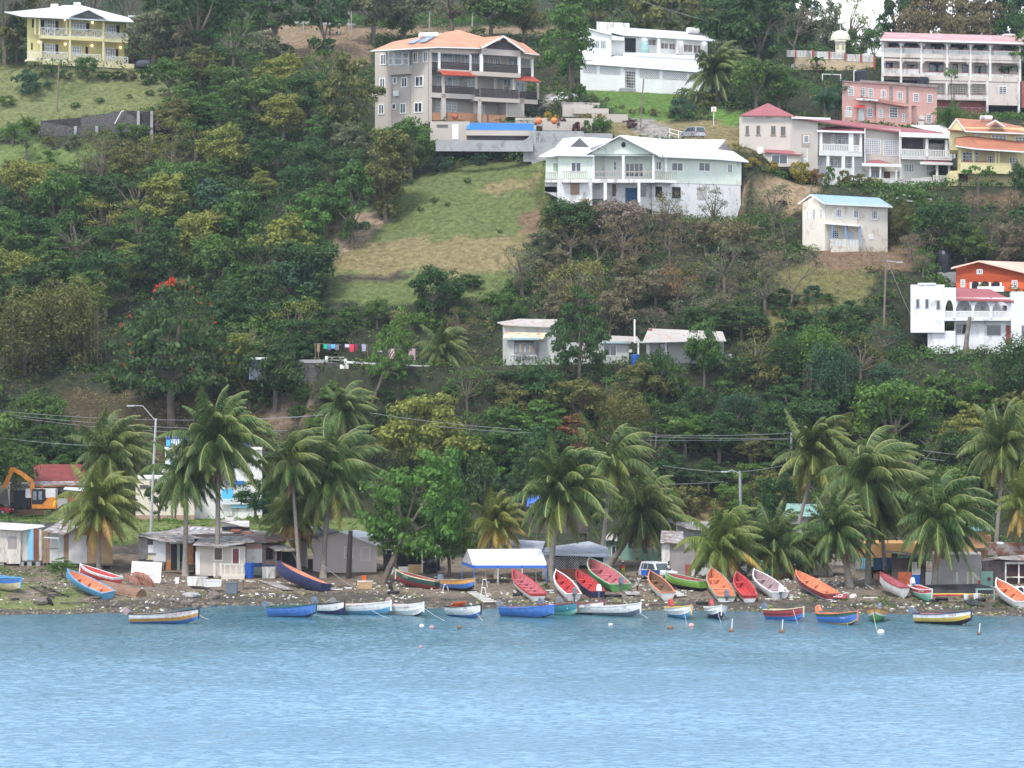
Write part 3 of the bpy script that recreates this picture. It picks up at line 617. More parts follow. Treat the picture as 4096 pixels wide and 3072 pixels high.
h.poly('porch_roof', REDR, [(1320, 1400, -1.3), (1595, 1412, -1.3), (1545, 1380, 1), (1400, 1370, 1)], [(0, 1, 2, 3)], th=.1)
h.poly('balcony_roof', REDR, [(1140, 1155, -.6), (1560, 1175, -.6), (1500, 1140, 2), (1150, 1130, 2)], [(0, 1, 2, 3)], th=.12)
h.B('balcony_slab', PALE, (440, 1308, 815, 1348, -.4, 1.79), (1145, 1350, 1590, 1380, -.4, 2.59), (505, 1505, 830, 1600, -.3, 1.7), (1360, 1560, 1570, 1640, -1.3, 1.0), (840, 1540, 1130, 1600, -1, 1.6))
for r in ((452, 1140, 470, 1310), (700, 1150, 738, 1320), (795, 1150, 812, 1320), (1365, 1200, 1385, 1375), (1535, 1210, 1552, 1380), (1142, 1160, 1155, 1360), (510, 1350, 530, 1510), (640, 1350, 665, 1510), (730, 1355, 745, 1515)):
    h.B('column', WHITE, (*r, -.4, -.1))
for r in ((880, 1440, 888, 1540), (968, 1440, 978, 1545), (1105, 1445, 1115, 1560), (1455, 1420, 1472, 1560), (1560, 1425, 1575, 1570)): h.B('column', WHITE, (*r, -1.1, -.9))
for x0, x1, ya, yb, v, n in ((465, 702, 1245, 1308, -.4, 16), (735, 798, 1255, 1318, -.4, 5), (1150, 1592, 1292, 1368, -.4, 32), (525, 640, 1452, 1508, -.3, 9), (668, 730, 1455, 1512, -.3, 5), (1425, 1568, 1515, 1580, -1.2, 12), (1000, 1130, 1548, 1600, -1, 10)):
    h.R(x0, ya, x1, yb, v, n=n, bw=.13, rail=.12)
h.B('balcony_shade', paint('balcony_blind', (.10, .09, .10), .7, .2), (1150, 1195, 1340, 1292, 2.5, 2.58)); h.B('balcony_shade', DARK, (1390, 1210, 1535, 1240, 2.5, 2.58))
h.W(306, 1168, 356, 1236, 0, nx=1, ny=4, fw=.12); h.B('brick_patch', paint('tan_patch', (.40, .33, .28), .9), (288, 1158, 366, 1275, -.01, .01))
h.Ws([(424, 1168, 447, 1252, dict(v=1.7)), (540, 1165, 580, 1245), (600, 1170, 705, 1248), (738, 1175, 755, 1250), (535, 1370, 635, 1452), (668, 1372, 728, 1455), (285, 1370, 346, 1410, dict(v=-.02, nx=4)), (413, 1368, 470, 1436, dict(nx=4)), (1172, 1418, 1262, 1486, dict(v=1, nx=4)), (1365, 1430, 1420, 1520, dict(v=1)), (1380, 1255, 1400, 1300, dict(v=2.6)), (1545, 1278, 1585, 1310, dict(v=.2, nx=3))], v=1.75, nx=3, ny=4, fw=.1, gl=GREYGLASS)
h.Ws([(836, 1198, 972, 1334), (998, 1210, 1134, 1346)], v=1.2, nx=7, ny=8, fw=.1, gl=paint('glass_block', (.30, .28, .34), .3, .3, 4), name='glass_block_window')
h.B('door', paint('brown_front_door', (.12, .05, .04), .5), (1005, 1470, 1055, 1540, 1.6, 1.69)); h.W(890, 1440, 962, 1535, 1.7, nx=2, gl=GREYGLASS, name='sliding_door')
h.R(1240, 1540, 1330, 1610, -1.6, n=8, bw=.13, name='stair_rail'); h.R(1330, 1530, 1420, 1580, -1.9, n=8, bw=.13, name='stair_rail')
mb = MB()
for i in range(8): h.bx(mb, 1240 + i * 14, 1640 - i * 9, 1260 + i * 14, 1690, -1.8, -.3)
mb.build('front_steps', PALE, h.root)
mb = MB()
for x, y0, y1, v in ((838, 1110, 1420, -.6), (1140, 1130, 1600, -.6), (340, 1285, 1400, -.05)): mb.tube([h.pt(x, y0, v), h.pt(x, y1, v)], .07, 5)
mb.build('drain_pipe', WHITE, h.root)
h.plane(200, 1400, 441, -20)
h.B('tower', BEG, (-40, 1010, 203, 1460, 0, 7)); h.Ws([(-110 + 136, 1088, 66, 1168), (110, 1092, 152, 1174)], v=0, nx=2, fr=paint('taupe_frame', (.25, .2, .17), .7), sill=True)
h.T = TC; h.B('tower', BEG, (1965, 1005, 2215, 1340, .01, 7)); h.Ws([(2018, 1086, 2048, 1166), (2112, 1086, 2144, 1166)], v=0, nx=2, fr=paint('taupe_frame', (.25, .2, .17), .7), sill=True); h.B('frieze', OLDWHITE, (1990, 1006, 2190, 1022, -.06, 0)); h.B('side_door', WHITE, (2120, 1268, 2170, 1330, -.05, 0))
h.T = TD; h.poly('tower_roof', REDR, [(-242, 995, -.6), (228, 1000, -.6), (0, 890, 3.2), (10, 900, 8)], [(0, 1, 2), (0, 2, 3), (1, 3, 2)], th=.15); h.B('frieze', OLDWHITE, (10, 1008, 185, 1030, -.06, 0))
h.poly('lean_to_roof', REDR, [(-30, 1312, -1.8), (300, 1338, -1.8), (200, 1300, 0), (-30, 1290, 0)], [(0, 1, 2, 3)], th=.1)
h.B('lean_to', BEG, (-20, 1325, 285, 1440, -1.4, 0)); h.W(30, 1335, 170, 1420, -1.4, nx=2); 

# ---- yellow house with orange roofs, right edge
YL2 = paint('lemon_render', (.66, .58, .32), .8, .05); OR2 = paint('terracotta_roof', (.42, .17, .10), .6, .16, .7, corr=3.5)
h = House('yellow_villa', 'yellow villa with stacked terracotta roofs at the right edge', 'house', TD, 1560, 1600, 436, 8, 12, 9, mg=4)
h.B('wall', YL2, (1570, 1100, 2300, 1300, 2.5, 9), (1640, 1280, 2300, 1480, 2.2, 9), (1570, 1480, 2300, 1640, 2.0, 9), (1560, 1500, 1650, 1660, 1, 2))
h.B('balcony_wall', YL2, (1665, 1405, 2100, 1470, -.1, .15), (1600, 1475, 1640, 1640, 0, .3))
h.B('balcony_slab', YL2, (1640, 1470, 2130, 1500, -.1, 2.1))
h.poly('roof', OR2, [(1550, 1120, 2), (1710, 1132, 1.6), (2230, 1150, 1.2), (2230, 1100, 6), (1965, 1045, 6), (1625, 1020, 6), (1700, 1130, 1.6)], [(0, 1, 5), (1, 2, 3, 4, 5)], th=.18)
h.poly('dormer', OR2, [(1890, 1080, 1.2), (1965, 1035, 1.2), (2050, 1092, 1.2), (1965, 1030, 5)], [(0, 1, 3), (1, 2, 3)], th=.1)
h.poly('gable', YL2, [(1575, 1118, 1.4), (1628, 1045, 1.4), (1695, 1130, 1.4)], [(0, 1, 2)], th=.05)
h.poly('porch_roof', OR2, [(1620, 1258, -.9), (1800, 1285, -1), (2215, 1310, -1), (2215, 1225, 2.4), (1730, 1172, 2.4), (1620, 1190, 2.4)], [(0, 1, 4, 5), (1, 2, 3, 4)], th=.15)
mb = MB(); 
for a, b, v in (((1560, 1115), (1628, 1028), 1.3), ((1628, 1028), (1705, 1135), 1.3), ((1620, 1262), (1800, 1288), -1.05), ((1800, 1288), (2215, 1314), -1.05), ((1705, 1136), (2230, 1156), 1.15), ((1890, 1084), (1965, 1040), 1.1), ((1965, 1040), (2050, 1096), 1.1)): mb.bar(h.pt(*a, v), h.pt(*b, v), .08, .18)
mb.build('fascia', WHITE, h.root)
for x in (1655, 1770, 1962, 1990, 2160): h.B('column', YL2, (x, 1290, x + 14, 1410, -.05, .2))
h.Ws([(1795, 1158, 1850, 1195, dict(v=2.5)), (1928, 1165, 2058, 1235, dict(v=2.5, nx=4)), (2135, 1182, 2225, 1255, dict(v=2.5, nx=3)), (1678, 1315, 1820, 1400, dict(nx=5)), (1895, 1345, 1950, 1420), (2085, 1360, 2160, 1430, dict(nx=3))], v=2.2, nx=3, ny=3)
h.B('gate', paint('brown_gate', (.14, .08, .06), .7), (1620, 1505, 1730, 1565, 1.9, 1.99)); h.R(1670, 1390, 1900, 1408, 0, n=20, mat=paint('red_rail', (.3, .06, .05), .6))
mb = MB(); mb.tube([h.pt(1835, 1018, 5), h.pt(1935, 1020, 5)], .35, 9); mb.build('water_tank', OLDWHITE, h.root)

# ---- cream house with pale blue roof
CRM = paint('cream_render', (.70, .65, .56), .85, .06, .4, dirt=(.45, .33, .26), amt=.24, stretch=1.5); BLR = paint('blue_roof_sheet', (.30, .45, .72), .45, .05, .4, corr=3)
h = House('cream_house', 'small cream two storey house with pale blue sheet roof on the right slope', 'house', TH, 492, 500, 416, 30, 11, 6, mg=4)
h.B('wall', CRM, (492, 98, 1034, 560, 0, 6))
h.plane(492, 500, 416, -35); h.B('side_wall', CRM, (298, 98, 493, 560, 0, .3)); h.Ws([(333, 150, 352, 235), (387, 145, 412, 240), (448, 142, 470, 230)], nx=2, ny=4, fw=.09); h.poly('side_gable', CRM, [(298, 100, 0.0), (380, 45, 0.0), (493, 98, 0.0)], [(0, 1, 2)], th=.02); h.plane(492, 500, 416, 30)
h.poly('roof', BLR, [(487, 98, -.7), (1075, 125, -.7), (960, 50, 4.6), (365, 18, 2.6)], [(0, 1, 2, 3)], th=.12)
mb = MB(); mb.bar(h.pt(490, 103, -.75), h.pt(1075, 130, -.75), .08, .16); mb.bar(h.pt(490, 103, -.7), h.pt(368, 26, 2.4), .1, .2); mb.bar(h.pt(368, 26, 2.4), h.pt(262, 102, 4), .1, .2); mb.build('fascia', WHITE, h.root)
h.Ws([(586, 146, 633, 218), (735, 154, 783, 226), (895, 162, 944, 236), (555, 332, 612, 402)], nx=3, ny=4, fw=.1, sill=True)
h.poly('porch_roof', OLDWHITE, [(480, 272, -2), (822, 298, -2), (800, 285, 0), (500, 262, 0)], [(0, 1, 2, 3)], th=.08)
for x in (552, 668, 793): h.B('porch_post', paint('blue_post', (.18, .35, .65), .6), (x, 285, x + 9, 420, -1.9, -1.8))
h.B('porch_wall', CRM, (550, 470, 785, 560, -1.9, -1.7), (545, 408, 562, 480, -1.95, -1.7), (662, 408, 680, 480, -1.95, -1.7))
h.R(562, 410, 662, 480, -1.9, n=8, bw=.12); h.R(682, 412, 785, 485, -1.9, n=8, bw=.12)
h.B('door', paint('pale_blue_door', (.50, .60, .72), .6), (690, 345, 738, 415, -.06, 0)); h.B('louvre_vent', WHITE, (875, 362, 912, 410, -.06, 0))

# ---- orange house and white arched house, right
ORG = paint('orange_red_render', (.66, .12, .04), .8, .05, .4)
h = House('orange_house', 'bright orange red house with low pale roof behind the arched white house', 'house', TH, 1625, 850, 404, -4, 10, 9, mg=3)
h.B('wall', ORG, (1625, 680, 2330, 1000, 0, 8)); h.poly('gable_wall', ORG, [(1625, 690, 0), (1820, 600, 0), (2330, 725, 0), (2330, 780, 0), (1625, 780, 0)], [(0, 1, 2, 3, 4)], th=.02)
h.poly('gable_wall', ORG, [(1625, 700, .0), (1625, 648, 0), (1820, 600, 0), (2330, 725, 0), (2330, 700, 0)], [(0, 1, 2, 3)], th=.01)
h.poly('roof', paint('peach_roof', (.75, .50, .40), .5, .05), [(1580, 655, -.6), (1820, 592, -.6), (2340, 722, -.6), (2340, 610, 7), (1830, 592, 7), (1600, 645, 7)], [(0, 1, 4, 5), (1, 2, 3, 4)], th=.2)
h.W(1803, 668, 1854, 710, -.02, nx=3, fw=.12); h.Ws([(1664, 756, 1704, 824), (2106, 764, 2156, 836)], v=-.02, nx=3, ny=4, fw=.1)
for x0, x1 in ((1760, 1826), (1840, 1912), (1930, 2008)):
    a, b, c, d = h.rect(x0, 770, x1, 835, -.05); m_ = (a + b) / 2; r = (b - a) / 2
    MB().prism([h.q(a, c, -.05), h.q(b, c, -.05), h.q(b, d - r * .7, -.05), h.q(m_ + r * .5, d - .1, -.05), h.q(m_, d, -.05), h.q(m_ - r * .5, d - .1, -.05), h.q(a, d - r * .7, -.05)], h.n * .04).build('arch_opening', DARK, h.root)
for x in (1752, 1830, 1918, 2012): h.B('column', WHITE, (x - 8, 780, x + 8, 840, -.3, -.1))
ARW = paint('whitewash', (.76, .77, .80), .8, .05, .5, dirt=(.45, .45, .44), amt=.18, stretch=2)
h = House('arched_house', 'white house with four arched balcony openings and red lean-to roof', 'house', TH, 1230, 1390, 395, -4, 15, 6, mg=3)
h.B('wall', ARW, (1232, 800, 1525, 1215, 0, 5), (1295, 785, 1450, 815, 0, .3), (1525, 825, 1625, 925, 0, 5), (1610, 1110, 2125, 1500, 1, 5), (2100, 860, 2330, 1500, -.4, 5), (1625, 915, 2110, 1110, 2.6, 5), (1380, 1200, 1620, 1500, .5, 5), (1810, 815, 2040, 860, 3, 3.4))
h.B('balcony_slab', ARW, (1520, 1090, 2100, 1112, -.1, 2.6))
arch = MB()
def archspan(x0, x1, ytop, ybase, yhead):
    a, b, c, d = h.rect(x0, yhead, x1, ybase, -.1); top = h.uw((x0 + x1) / 2, ytop, -.1)[1]; m_ = (a + b) / 2; r = (b - a) / 2; K = 10
    pts = [(m_ + r * math.cos(math.pi * i / K), c + (d - c) * math.sin(math.pi * i / K)) for i in range(K + 1)]
    for (ua, wa), (ub, wb) in zip(pts, pts[1:]):
        arch.prism([h.q(ua, wa, -.1), h.q(ua, top, -.1), h.q(ub, top, -.1), h.q(ub, wb, -.1)], h.n * .25)
for x0, x1, yh in ((1532, 1602, 932), (1622, 1762, 936), (1780, 1918, 940), (1937, 2090, 948)): archspan(x0, x1, 912 if x0 > 1600 else 905, 1030, yh)
arch.build('arch', ARW, h.root)
h.B('pier', ARW, (1602, 912, 1622, 1105, -.1, .15), (1762, 915, 1780, 1105, -.1, .15), (1918, 918, 1937, 1105, -.1, .15), (2090, 922, 2104, 1110, -.1, .15), (1523, 905, 1532, 1100, -.1, .15))
for x0, x1 in ((1532, 1602), (1622, 1762), (1780, 1918), (1937, 2090)): h.R(x0, 1028, x1, 1098, 0, n=max(6, (x1 - x0) // 11), bw=.12, rail=.11)
h.poly('lean_to_roof', REDR, [(1625, 925, -.5), (2125, 940, -.5), (1920, 840, 2.6), (1630, 828, 2.6)], [(0, 1, 2, 3)], th=.2)
h.Ws([(1277, 922, 1310, 1006), (1356, 922, 1390, 1008), (1453, 934, 1488, 1018), (1434, 1130, 1460, 1215, dict(v=.5)), (1620, 1138, 1730, 1230, dict(v=1, nx=2)), (1888, 1150, 2014, 1242, dict(v=1, nx=1)), (2190, 1150, 2215, 1245, dict(v=-.4))], v=0, nx=1, gl=GLASS, fr=paint('grey_frame', (.4, .4, .42), .6))
h.Ws([(1680, 970, 1725, 1030), (1830, 980, 1880, 1030), (2020, 975, 2070, 1035)], v=2.6, nx=1)
h.B('door', WHITE, (1820, 1145, 1870, 1318, .9, .99)); h.B('door', paint('maroon_door', (.30, .07, .07), .6), (2055, 1152, 2098, 1316, .9, .99))

# ---- old single storey terrace house, centre (two halves either side of a tree)
RSTW = paint('rusting_white_sheet', (.46, .44, .41), .6, .1, .6, dirt=(.46, .27, .18), amt=.26, corr=3); OWH = paint('old_white_wall', (.50, .51, .49), .85, .08, .6, dirt=(.38, .38, .34), amt=.28, stretch=2)
h = House('terrace_house', 'single storey white house with rusting sheet roofs and a barred veranda on the terrace', 'house', TG, 0, 1480, 390, 3, 22, 7, mg=4)
TF2 = lambda x: x + 0
h.B('wall', OWH, (-80, 1160, 380, 1500, 2.2, 6), (-45, 1280, 20, 1500, 0, 3), (230, 1300, 1010, 1540, 1.6, 6), (770, 1305, 1010, 1560, 0, 6), (-20, 1155, 380, 1230, 3, 6))
h.B('veranda_wall', OWH, (-45, 1470, 530, 1540, -.1, 2))
h.R(-20, 1405, 215, 1478, -.1, n=9, style='o', mat=OLDWHITE, bw=.1); h.R(340, 1425, 530, 1490, -.1, n=8, style='o', mat=OLDWHITE)
mb = MB(); a, b, c, d = h.rect(0, 1300, 190, 1400, 0)
for i in range(22): u = a + (b - a) * i / 21; h.ubx(mb, u - .02, u + .02, c, d, 0, .04)
mb.build('window_bars', WHITE, h.root)
for i in range(9):
    c_ = ((.5, .08, .06), (.7, .7, .72), (.1, .2, .5), (.75, .5, .1))[i % 4]
    h.B('hanging_shirt', paint('cloth_%d' % (i % 4), c_, .9), (5 + i * 20, 1318 + i % 3 * 8, 20 + i * 20, 1370 + i % 2 * 12, .5, .55))
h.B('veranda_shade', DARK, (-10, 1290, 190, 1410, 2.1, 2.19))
h.poly('upper_roof', RSTW, [(-60, 1150, 1.6), (330, 1165, 1.6), (400, 1100, 5.5), (60, 1095, 5.5), (-130, 1125, 3.5)], [(0, 1, 2, 3, 4)], th=.12)
h.poly('lower_roof', paint('pale_yellow_sheet', (.62, .62, .45), .6, .1, .6, dirt=(.5, .3, .2), amt=.35, corr=3), [(-80, 1262, -.6), (270, 1268, -.6), (300, 1215, 2), (-60, 1205, 2)], [(0, 1, 2, 3)], th=.08)
h.poly('lower_roof', RSTW, [(770, 1290, -.6), (1110, 1290, -.8), (1080, 1248, 4), (840, 1240, 4)], [(0, 1, 2, 3)], th=.1)
h.B('scalloped_fascia', paint('pale_teal', (.40, .55, .58), .6), (-45, 1258, 240, 1276, -.7, -.62), (780, 1290, 1028, 1308, -.7, -.62))
h.Ws([(790, 1315, 905, 1420)], nx=2, fw=.1); h.B('meter_box', OLDWHITE, (1010, 1358, 1038, 1385, -.2, 0))
h = House('sheet_roof_house', 'low white house with broad patched sheet roof right of the leafy tree', 'house', TG, 1130, 1480, 389, -3, 14, 6, mg=4)
h.B('wall', OWH, (1160, 1300, 1190, 1490, 0, 4), (1185, 1300, 1400, 1440, 1.4, 5), (1600, 1400, 1900, 1500, 1.2, 5), (1400, 1290, 1830, 1480, 1.4, 5))
h.poly('roof', RSTW, [(1050, 1300, -.8), (1500, 1290, -.8), (1850, 1285, -.8), (1820, 1205, 5), (1180, 1178, 5), (1130, 1290, -.7)], [(0, 1, 2, 3, 4, 5)], th=.1)
h.R(1185, 1420, 1310, 1480, 0, n=12, mat=WHITE, bw=.09); h.B('veranda_floor', OWH, (1185, 1480, 1310, 1520, -.1, 1.4)); h.W(1275, 1305, 1345, 1370, 1.4, nx=1, fr=BLACKM)
h.B('post', WHITE, (1085, 1295, 1098, 1430, -.5, -.35), (1052, 1100, 1066, 1300, -.4, -.3), (1325, 1300, 1336, 1420, -.1, 0))
h.B('roof_patch', paint('rust_patch', (.25, .08, .06), .8), (1175, 1182, 1212, 1210, 4, 4.1))
p = h.pt(1065, 1510, -.3); MB().lathe((p.x, p.y, p.z - .7), [(.5, 0), (.55, 2.2), (.5, 2.3)], 12).build('water_barrel', BLUEP, h.root)
# ================================================================== huts and buildings along the shore
PLK = paint('whitewashed_planks', (.58, .55, .50), .85, .15, 2, dirt=(.33, .27, .22), amt=.25, stretch=4)
PLY = paint('plywood', (.46, .31, .17), .8, .12, 1.2); PLYP = paint('pale_plywood', (.56, .56, .56), .8, .1, 1.5); BRB = paint('brown_board', (.30, .19, .13), .8, .15)
GSH = paint('grey_sheet_roof', (.44, .45, .47), .6, .28, .8, dirt=(.20, .13, .09), amt=.5, corr=3); SKY_B = paint('sky_blue_board', (.22, .50, .66), .7, .1)
WSH = paint('white_corrugated', (.66, .67, .68), .6, .08, .8, corr=5); DKB = paint('dark_board', (.10, .085, .08), .85, .3, 2)
GRN = paint('sea_green_paint', (.25, .42, .35), .8, .12); BGE = paint('beige_wall', (.50, .46, .40), .8, .08); PGR = paint('pinkish_grey_wall', (.62, .55, .52), .8, .06, .4)

h = House('plank_hut', 'white plank hut on block piers with sky blue and brown corner strips', 'hut', TO, 250, 800, 0, 6, 0)
h.B('wall', PLK, (-60, 352, 250, 750, 0, 3), (250, 360, 500, 730, .3, 3))
h.B('coloured_board', [SKY_B], (332, 345, 402, 725, .2, .29)); h.B('coloured_board', paint('brown_strip', (.20, .07, .05), .8), (408, 345, 465, 722, .2, .29)); h.B('board', PLK, (80, 595, 245, 770, -.08, -.01))
h.B('shutter', paint('grey_shutter_board', (.30, .27, .27), .8, .15), (95, 440, 200, 596, -.06, -.01))
h.poly('roof', paint('pale_sheet_roof', (.74, .75, .77), .5, .05, .5, corr=3), [(-60, 345, -.5), (270, 362, -.6), (540, 318, 1.4), (520, 300, 3.5), (0, 270, 4)], [(0, 1, 2, 3, 4)], th=.07)
for x in (20, 260, 355, 460): h.B('pier', CONC, (x - 28, 745, x + 28, 860, .1, .6))
h = House('plywood_hut', 'patched plywood hut on stilts behind the yellowing palm', 'hut', TO, 780, 820, 0, 8, 0)
h.B('wall', PLYP, (600, 405, 770, 760, .5, 4), (830, 330, 1050, 765, .1, 4)); h.B('plywood_panel', PLY, (1050, 320, 1200, 765, 0.05, 4), (1200, 330, 1360, 768, .1, 4)); h.B('brown_panel', BRB, (940, 325, 1050, 425, .02, .09), (515, 385, 600, 760, .6, 4), (770, 400, 830, 700, .3, 4))
h.B('batten', paint('teal_batten', (.2, .4, .4), .7), (706, 460, 716, 900, -1.2, -1.1)); h.B('frame_post', WOOD, (515, 380, 527, 880, -1.3, -1.2), (560, 600, 572, 880, -1.2, -1.1))
mb = MB(); mb.bar(h.pt(520, 450, -1.2), h.pt(712, 462, -1.1), .1); mb.build('white_bar', WHITE, h.root); mb = MB(); mb.bar(h.pt(515, 595, -1.2), h.pt(715, 582, -1.1), .12); mb.bar(h.pt(1000, 790, -.2), h.pt(1470, 775, -.2), .12, .2); mb.build('timber_bar', WOOD, h.root)
for x in (1020, 1120, 1240, 1340): h.B('stilt', WOOD, (x - 8, 765, x + 8, 880, .3, .5))
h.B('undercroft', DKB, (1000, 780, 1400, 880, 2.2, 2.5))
h.poly('roof', GSH, [(520, 370, -.6), (770, 415, -.8), (985, 308, -.6), (1200, 325, -.5), (1110, 230, 5), (760, 235, 5)], [(0, 1, 2, 4, 5), (2, 3, 4)], th=.08)
h = House('grey_shack', 'dark patched grey shack with rusty orange board front left of the beige house', 'hut', TP, 540, 800, 0, 8, 0)
h.B('wall', DKB, (180, 335, 530, 650, .1, 5), (530, 388, 915, 780, .2, 5)); h.B('white_sheet', WSH, (372, 370, 540, 655, 0, .09)); h.B('white_board', WHITE, (305, 430, 372, 535, 0, .09)); h.B('cream_board', YELD, (282, 562, 370, 630, 0, .09))
h.B('grey_boards', paint('grey_planks', (.24, .22, .22), .85, .2, 2), (180, 340, 300, 620, 0, .09), (250, 540, 412, 562, -.05, 0), (160, 650, 520, 690, 0, .1))
h.B('rusty_board', paint('burnt_orange_board', (.40, .17, .07), .8, .3, 2), (798, 420, 905, 690, .1, .19), (540, 640, 608, 765, .1, .19)); h.B('brown_planks', paint('brown_planks', (.24, .17, .13), .85, .3, 2), (540, 395, 610, 640, .1, .19)); h.B('green_post', paint('dull_green_post', (.22, .28, .24), .8), (692, 415, 728, 770, .05, .19)); h.B('light_strip', OLDWHITE, (590, 395, 880, 412, 0, .15))
h.B('doorway', DARK, (612, 430, 692, 770, .12, .19), (728, 430, 798, 650, .12, .19))
h.B('ledge', WOOD, (530, 770, 915, 795, -.4, 1)); h.B('pier', CONC, (450, 780, 590, 930, .4, 1.2)); h.B('stilt', WOOD, (500, 650, 520, 930, -.2, 0), (710, 770, 745, 900, -.1, .1), (600, 790, 612, 920, .3, .5))
h.poly('roof', GSH, [(160, 300, -.6), (530, 385, -.8), (925, 390, -.6), (900, 300, 4), (560, 240, 7), (230, 270, 5)], [(0, 1, 2, 3, 4, 5)], th=.08)
h = House('beige_shore_house', 'beige shore house with brown door and cream porch rail behind a red banded palm', 'house', TP, 1100, 870, 0, 3, 0)
h.B('wall', BGE, (945, 450, 1600, 840, 0, 6)); h.B('white_sheet', OLDWHITE, (936, 520, 996, 825, -.06, -.01))
h.B('door_frame', WHITE, (1416, 465, 1528, 675, -.06, -.01)); h.B('door', paint('dark_red_door', (.16, .05, .05), .6), (1430, 480, 1510, 675, -.1, -.061)); h.W(1175, 462, 1300, 640, -.05, nx=1, gl=paint('brown_window', (.10, .07, .06), .4))
h.R(1285, 678, 1590, 835, -1.5, n=4, mat=paint('cream_rail', (.62, .58, .50), .7), bw=.12, rail=.12); h.B('porch_base', paint('cream_base', (.58, .53, .45), .8, .1), (1275, 835, 1585, 930, -1.55, 0))
for x in (1185, 1272): h.B('gate_pillar', PGR, (x - 14, 670, x + 14, 850, -1.6, -1.4))
h.poly('roof', GSH, [(900, 425, -1), (1290, 455, -1.2), (1720, 380, -.6), (1600, 300, 5), (1000, 330, 5)], [(0, 1, 2, 3, 4)], th=.08)
h = House('patchwork_roof_shed', 'broad shed roof patched with white strips and rusty sheets behind the shore huts', 'shed', TP, 1100, 420, 321, 4, 0)
h.B('wall', DKB, (560, 290, 1900, 800, 1.0, 8))
h.poly('roof', GSH, [(540, 250, 0), (860, 340, -.5), (1900, 360, -.5), (1900, 250, 9), (830, 170, 9)], [(0, 1, 2, 3, 4)], th=.08)
mb = MB()
for i in range(9):
    x = 700 + i * 85; y = 195 + i * 9
    mb.prism([h.pt(x, y + 70, 2.6), h.pt(x + 40, y + 75, 2.6), h.pt(x + 150, y + 3, 7.4), h.pt(x + 110, y, 7.4)], (0, 0, .12))
mb.build('white_strips', WSH, h.root)
mb = MB()
for x, y in ((900, 285), (1390, 240), (1520, 280)): mb.prism([h.pt(x, y + 20, 2.4), h.pt(x + 130, y + 22, 2.4), h.pt(x + 190, y - 15, 4.6), h.pt(x + 60, y - 16, 4.6)], (0, 0, .14))
mb.build('rusty_sheets', paint('red_rust_sheet', (.28, .10, .07), .8, .2, corr=3), h.root)
h = House('white_shed', 'small white shed with grey sheet roof standing behind the patchwork roofs', 'shed', TP, 1290, 240, 325, 3, 0)
h.B('wall', WHITE, (1290, 130, 1650, 600, 0, 4)); h.B('black_band', BLACKP, (1290, 188, 1655, 240, -.1, -.01)); h.poly('roof', GSH, [(1270, 112, -.3), (1600, 195, -.4), (1655, 190, 0), (1610, 100, 4), (1290, 92, 4)], [(0, 1, 2, 3, 4)], th=.07)
p = h.pt(1400, 95, 3.4); MB().box(p.x, p.y, p.z, 1.1, .8, .5).build('roof_vent', OLDWHITE, h.root)
h = House('striped_shed', 'low shed with white wall over a blue band and a lean-to on its right', 'hut', TQ, 0, 850, 1, 3, 0)
h.B('wall', OLDWHITE, (-50, 470, 160, 670, 0, 5)); h.B('pink_band', paint('dusty_pink', (.50, .30, .28), .8), (-50, 415, 160, 485, -.02, 5)); h.B('blue_band', paint('royal_blue_band', (.03, .10, .30), .7), (-50, 670, 150, 725, -.02, 5), (215, 700, 340, 740, 0, 1)); h.B('green_base', paint('pale_green_base', (.35, .42, .36), .8), (-50, 725, 150, 870, 0, 5)); h.B('green_fascia', paint('green_fascia', (.05, .25, .15), .7), (50, 388, 215, 412, -.6, -.5))
h.B('plank_wall', paint('brown_planks2', (.24, .17, .15), .85, .25, 2), (160, 430, 420, 850, .2, 5)); h.B('window_shade', DARK, (210, 470, 300, 625, .12, .19), (345, 520, 410, 640, .12, .19), (420, 520, 610, 740, 1.8, 2))
h.poly('roof', RUST, [(-80, 400, -.8), (220, 395, -.8), (600, 345, -.3), (500, 270, 6), (-80, 290, 6)], [(0, 1, 2, 3, 4)], th=.08)
h.poly('lean_to_roof', GSH, [(230, 440, .1), (480, 430, .3), (610, 490, -1.8), (330, 505, -2)], [(0, 1, 2, 3)], th=.07)
mb = MB(); mb.bar(h.pt(490, 340, -1), h.pt(640, 690, -1.4), .14); mb.bar(h.pt(345, 505, -1.8), h.pt(345, 850, -1.8), .1); mb.build('brace', WOOD, h.root)
h = House('pale_gabled_house', 'pale pinkish grey gabled house behind the two palms and the round headed tree', 'house', TQ, 840, 820, 2, -4, 0)
h.B('wall', PGR, (835, 330, 1330, 830, 0, 7), (1330, 330, 1680, 830, .02, 7)); h.poly('gable', PGR, [(835, 335, -.01), (1180, 262, -.01), (1680, 430, -.01)], [(0, 1, 2)], th=.02)
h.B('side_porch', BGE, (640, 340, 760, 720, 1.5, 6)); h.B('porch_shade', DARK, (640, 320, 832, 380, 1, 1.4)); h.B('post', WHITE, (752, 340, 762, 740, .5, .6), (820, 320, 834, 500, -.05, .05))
h.poly('roof', paint('dark_grey_roof', (.17, .17, .18), .7, .2, 1, corr=3), [(560, 330, 0), (830, 325, -.6), (1190, 250, -.6), (1020, 190, 5), (700, 190, 5)], [(0, 1, 2, 3, 4)], th=.09)
h.poly('roof', WROOF, [(1190, 250, -.6), (1660, 425, -.6), (2100, 430, -.6), (1900, 330, 5), (1400, 230, 5)], [(0, 1, 2, 3, 4)], th=.09)
h.Ws([(1470, 458, 1598, 640), (1250, 455, 1372, 610)], nx=1, fw=.09, gl=PGR)
h = House('veranda_bar', 'dark open veranda house with white posts behind the green and red boat', 'house', TR, 130, 860, 2, 0, 0)
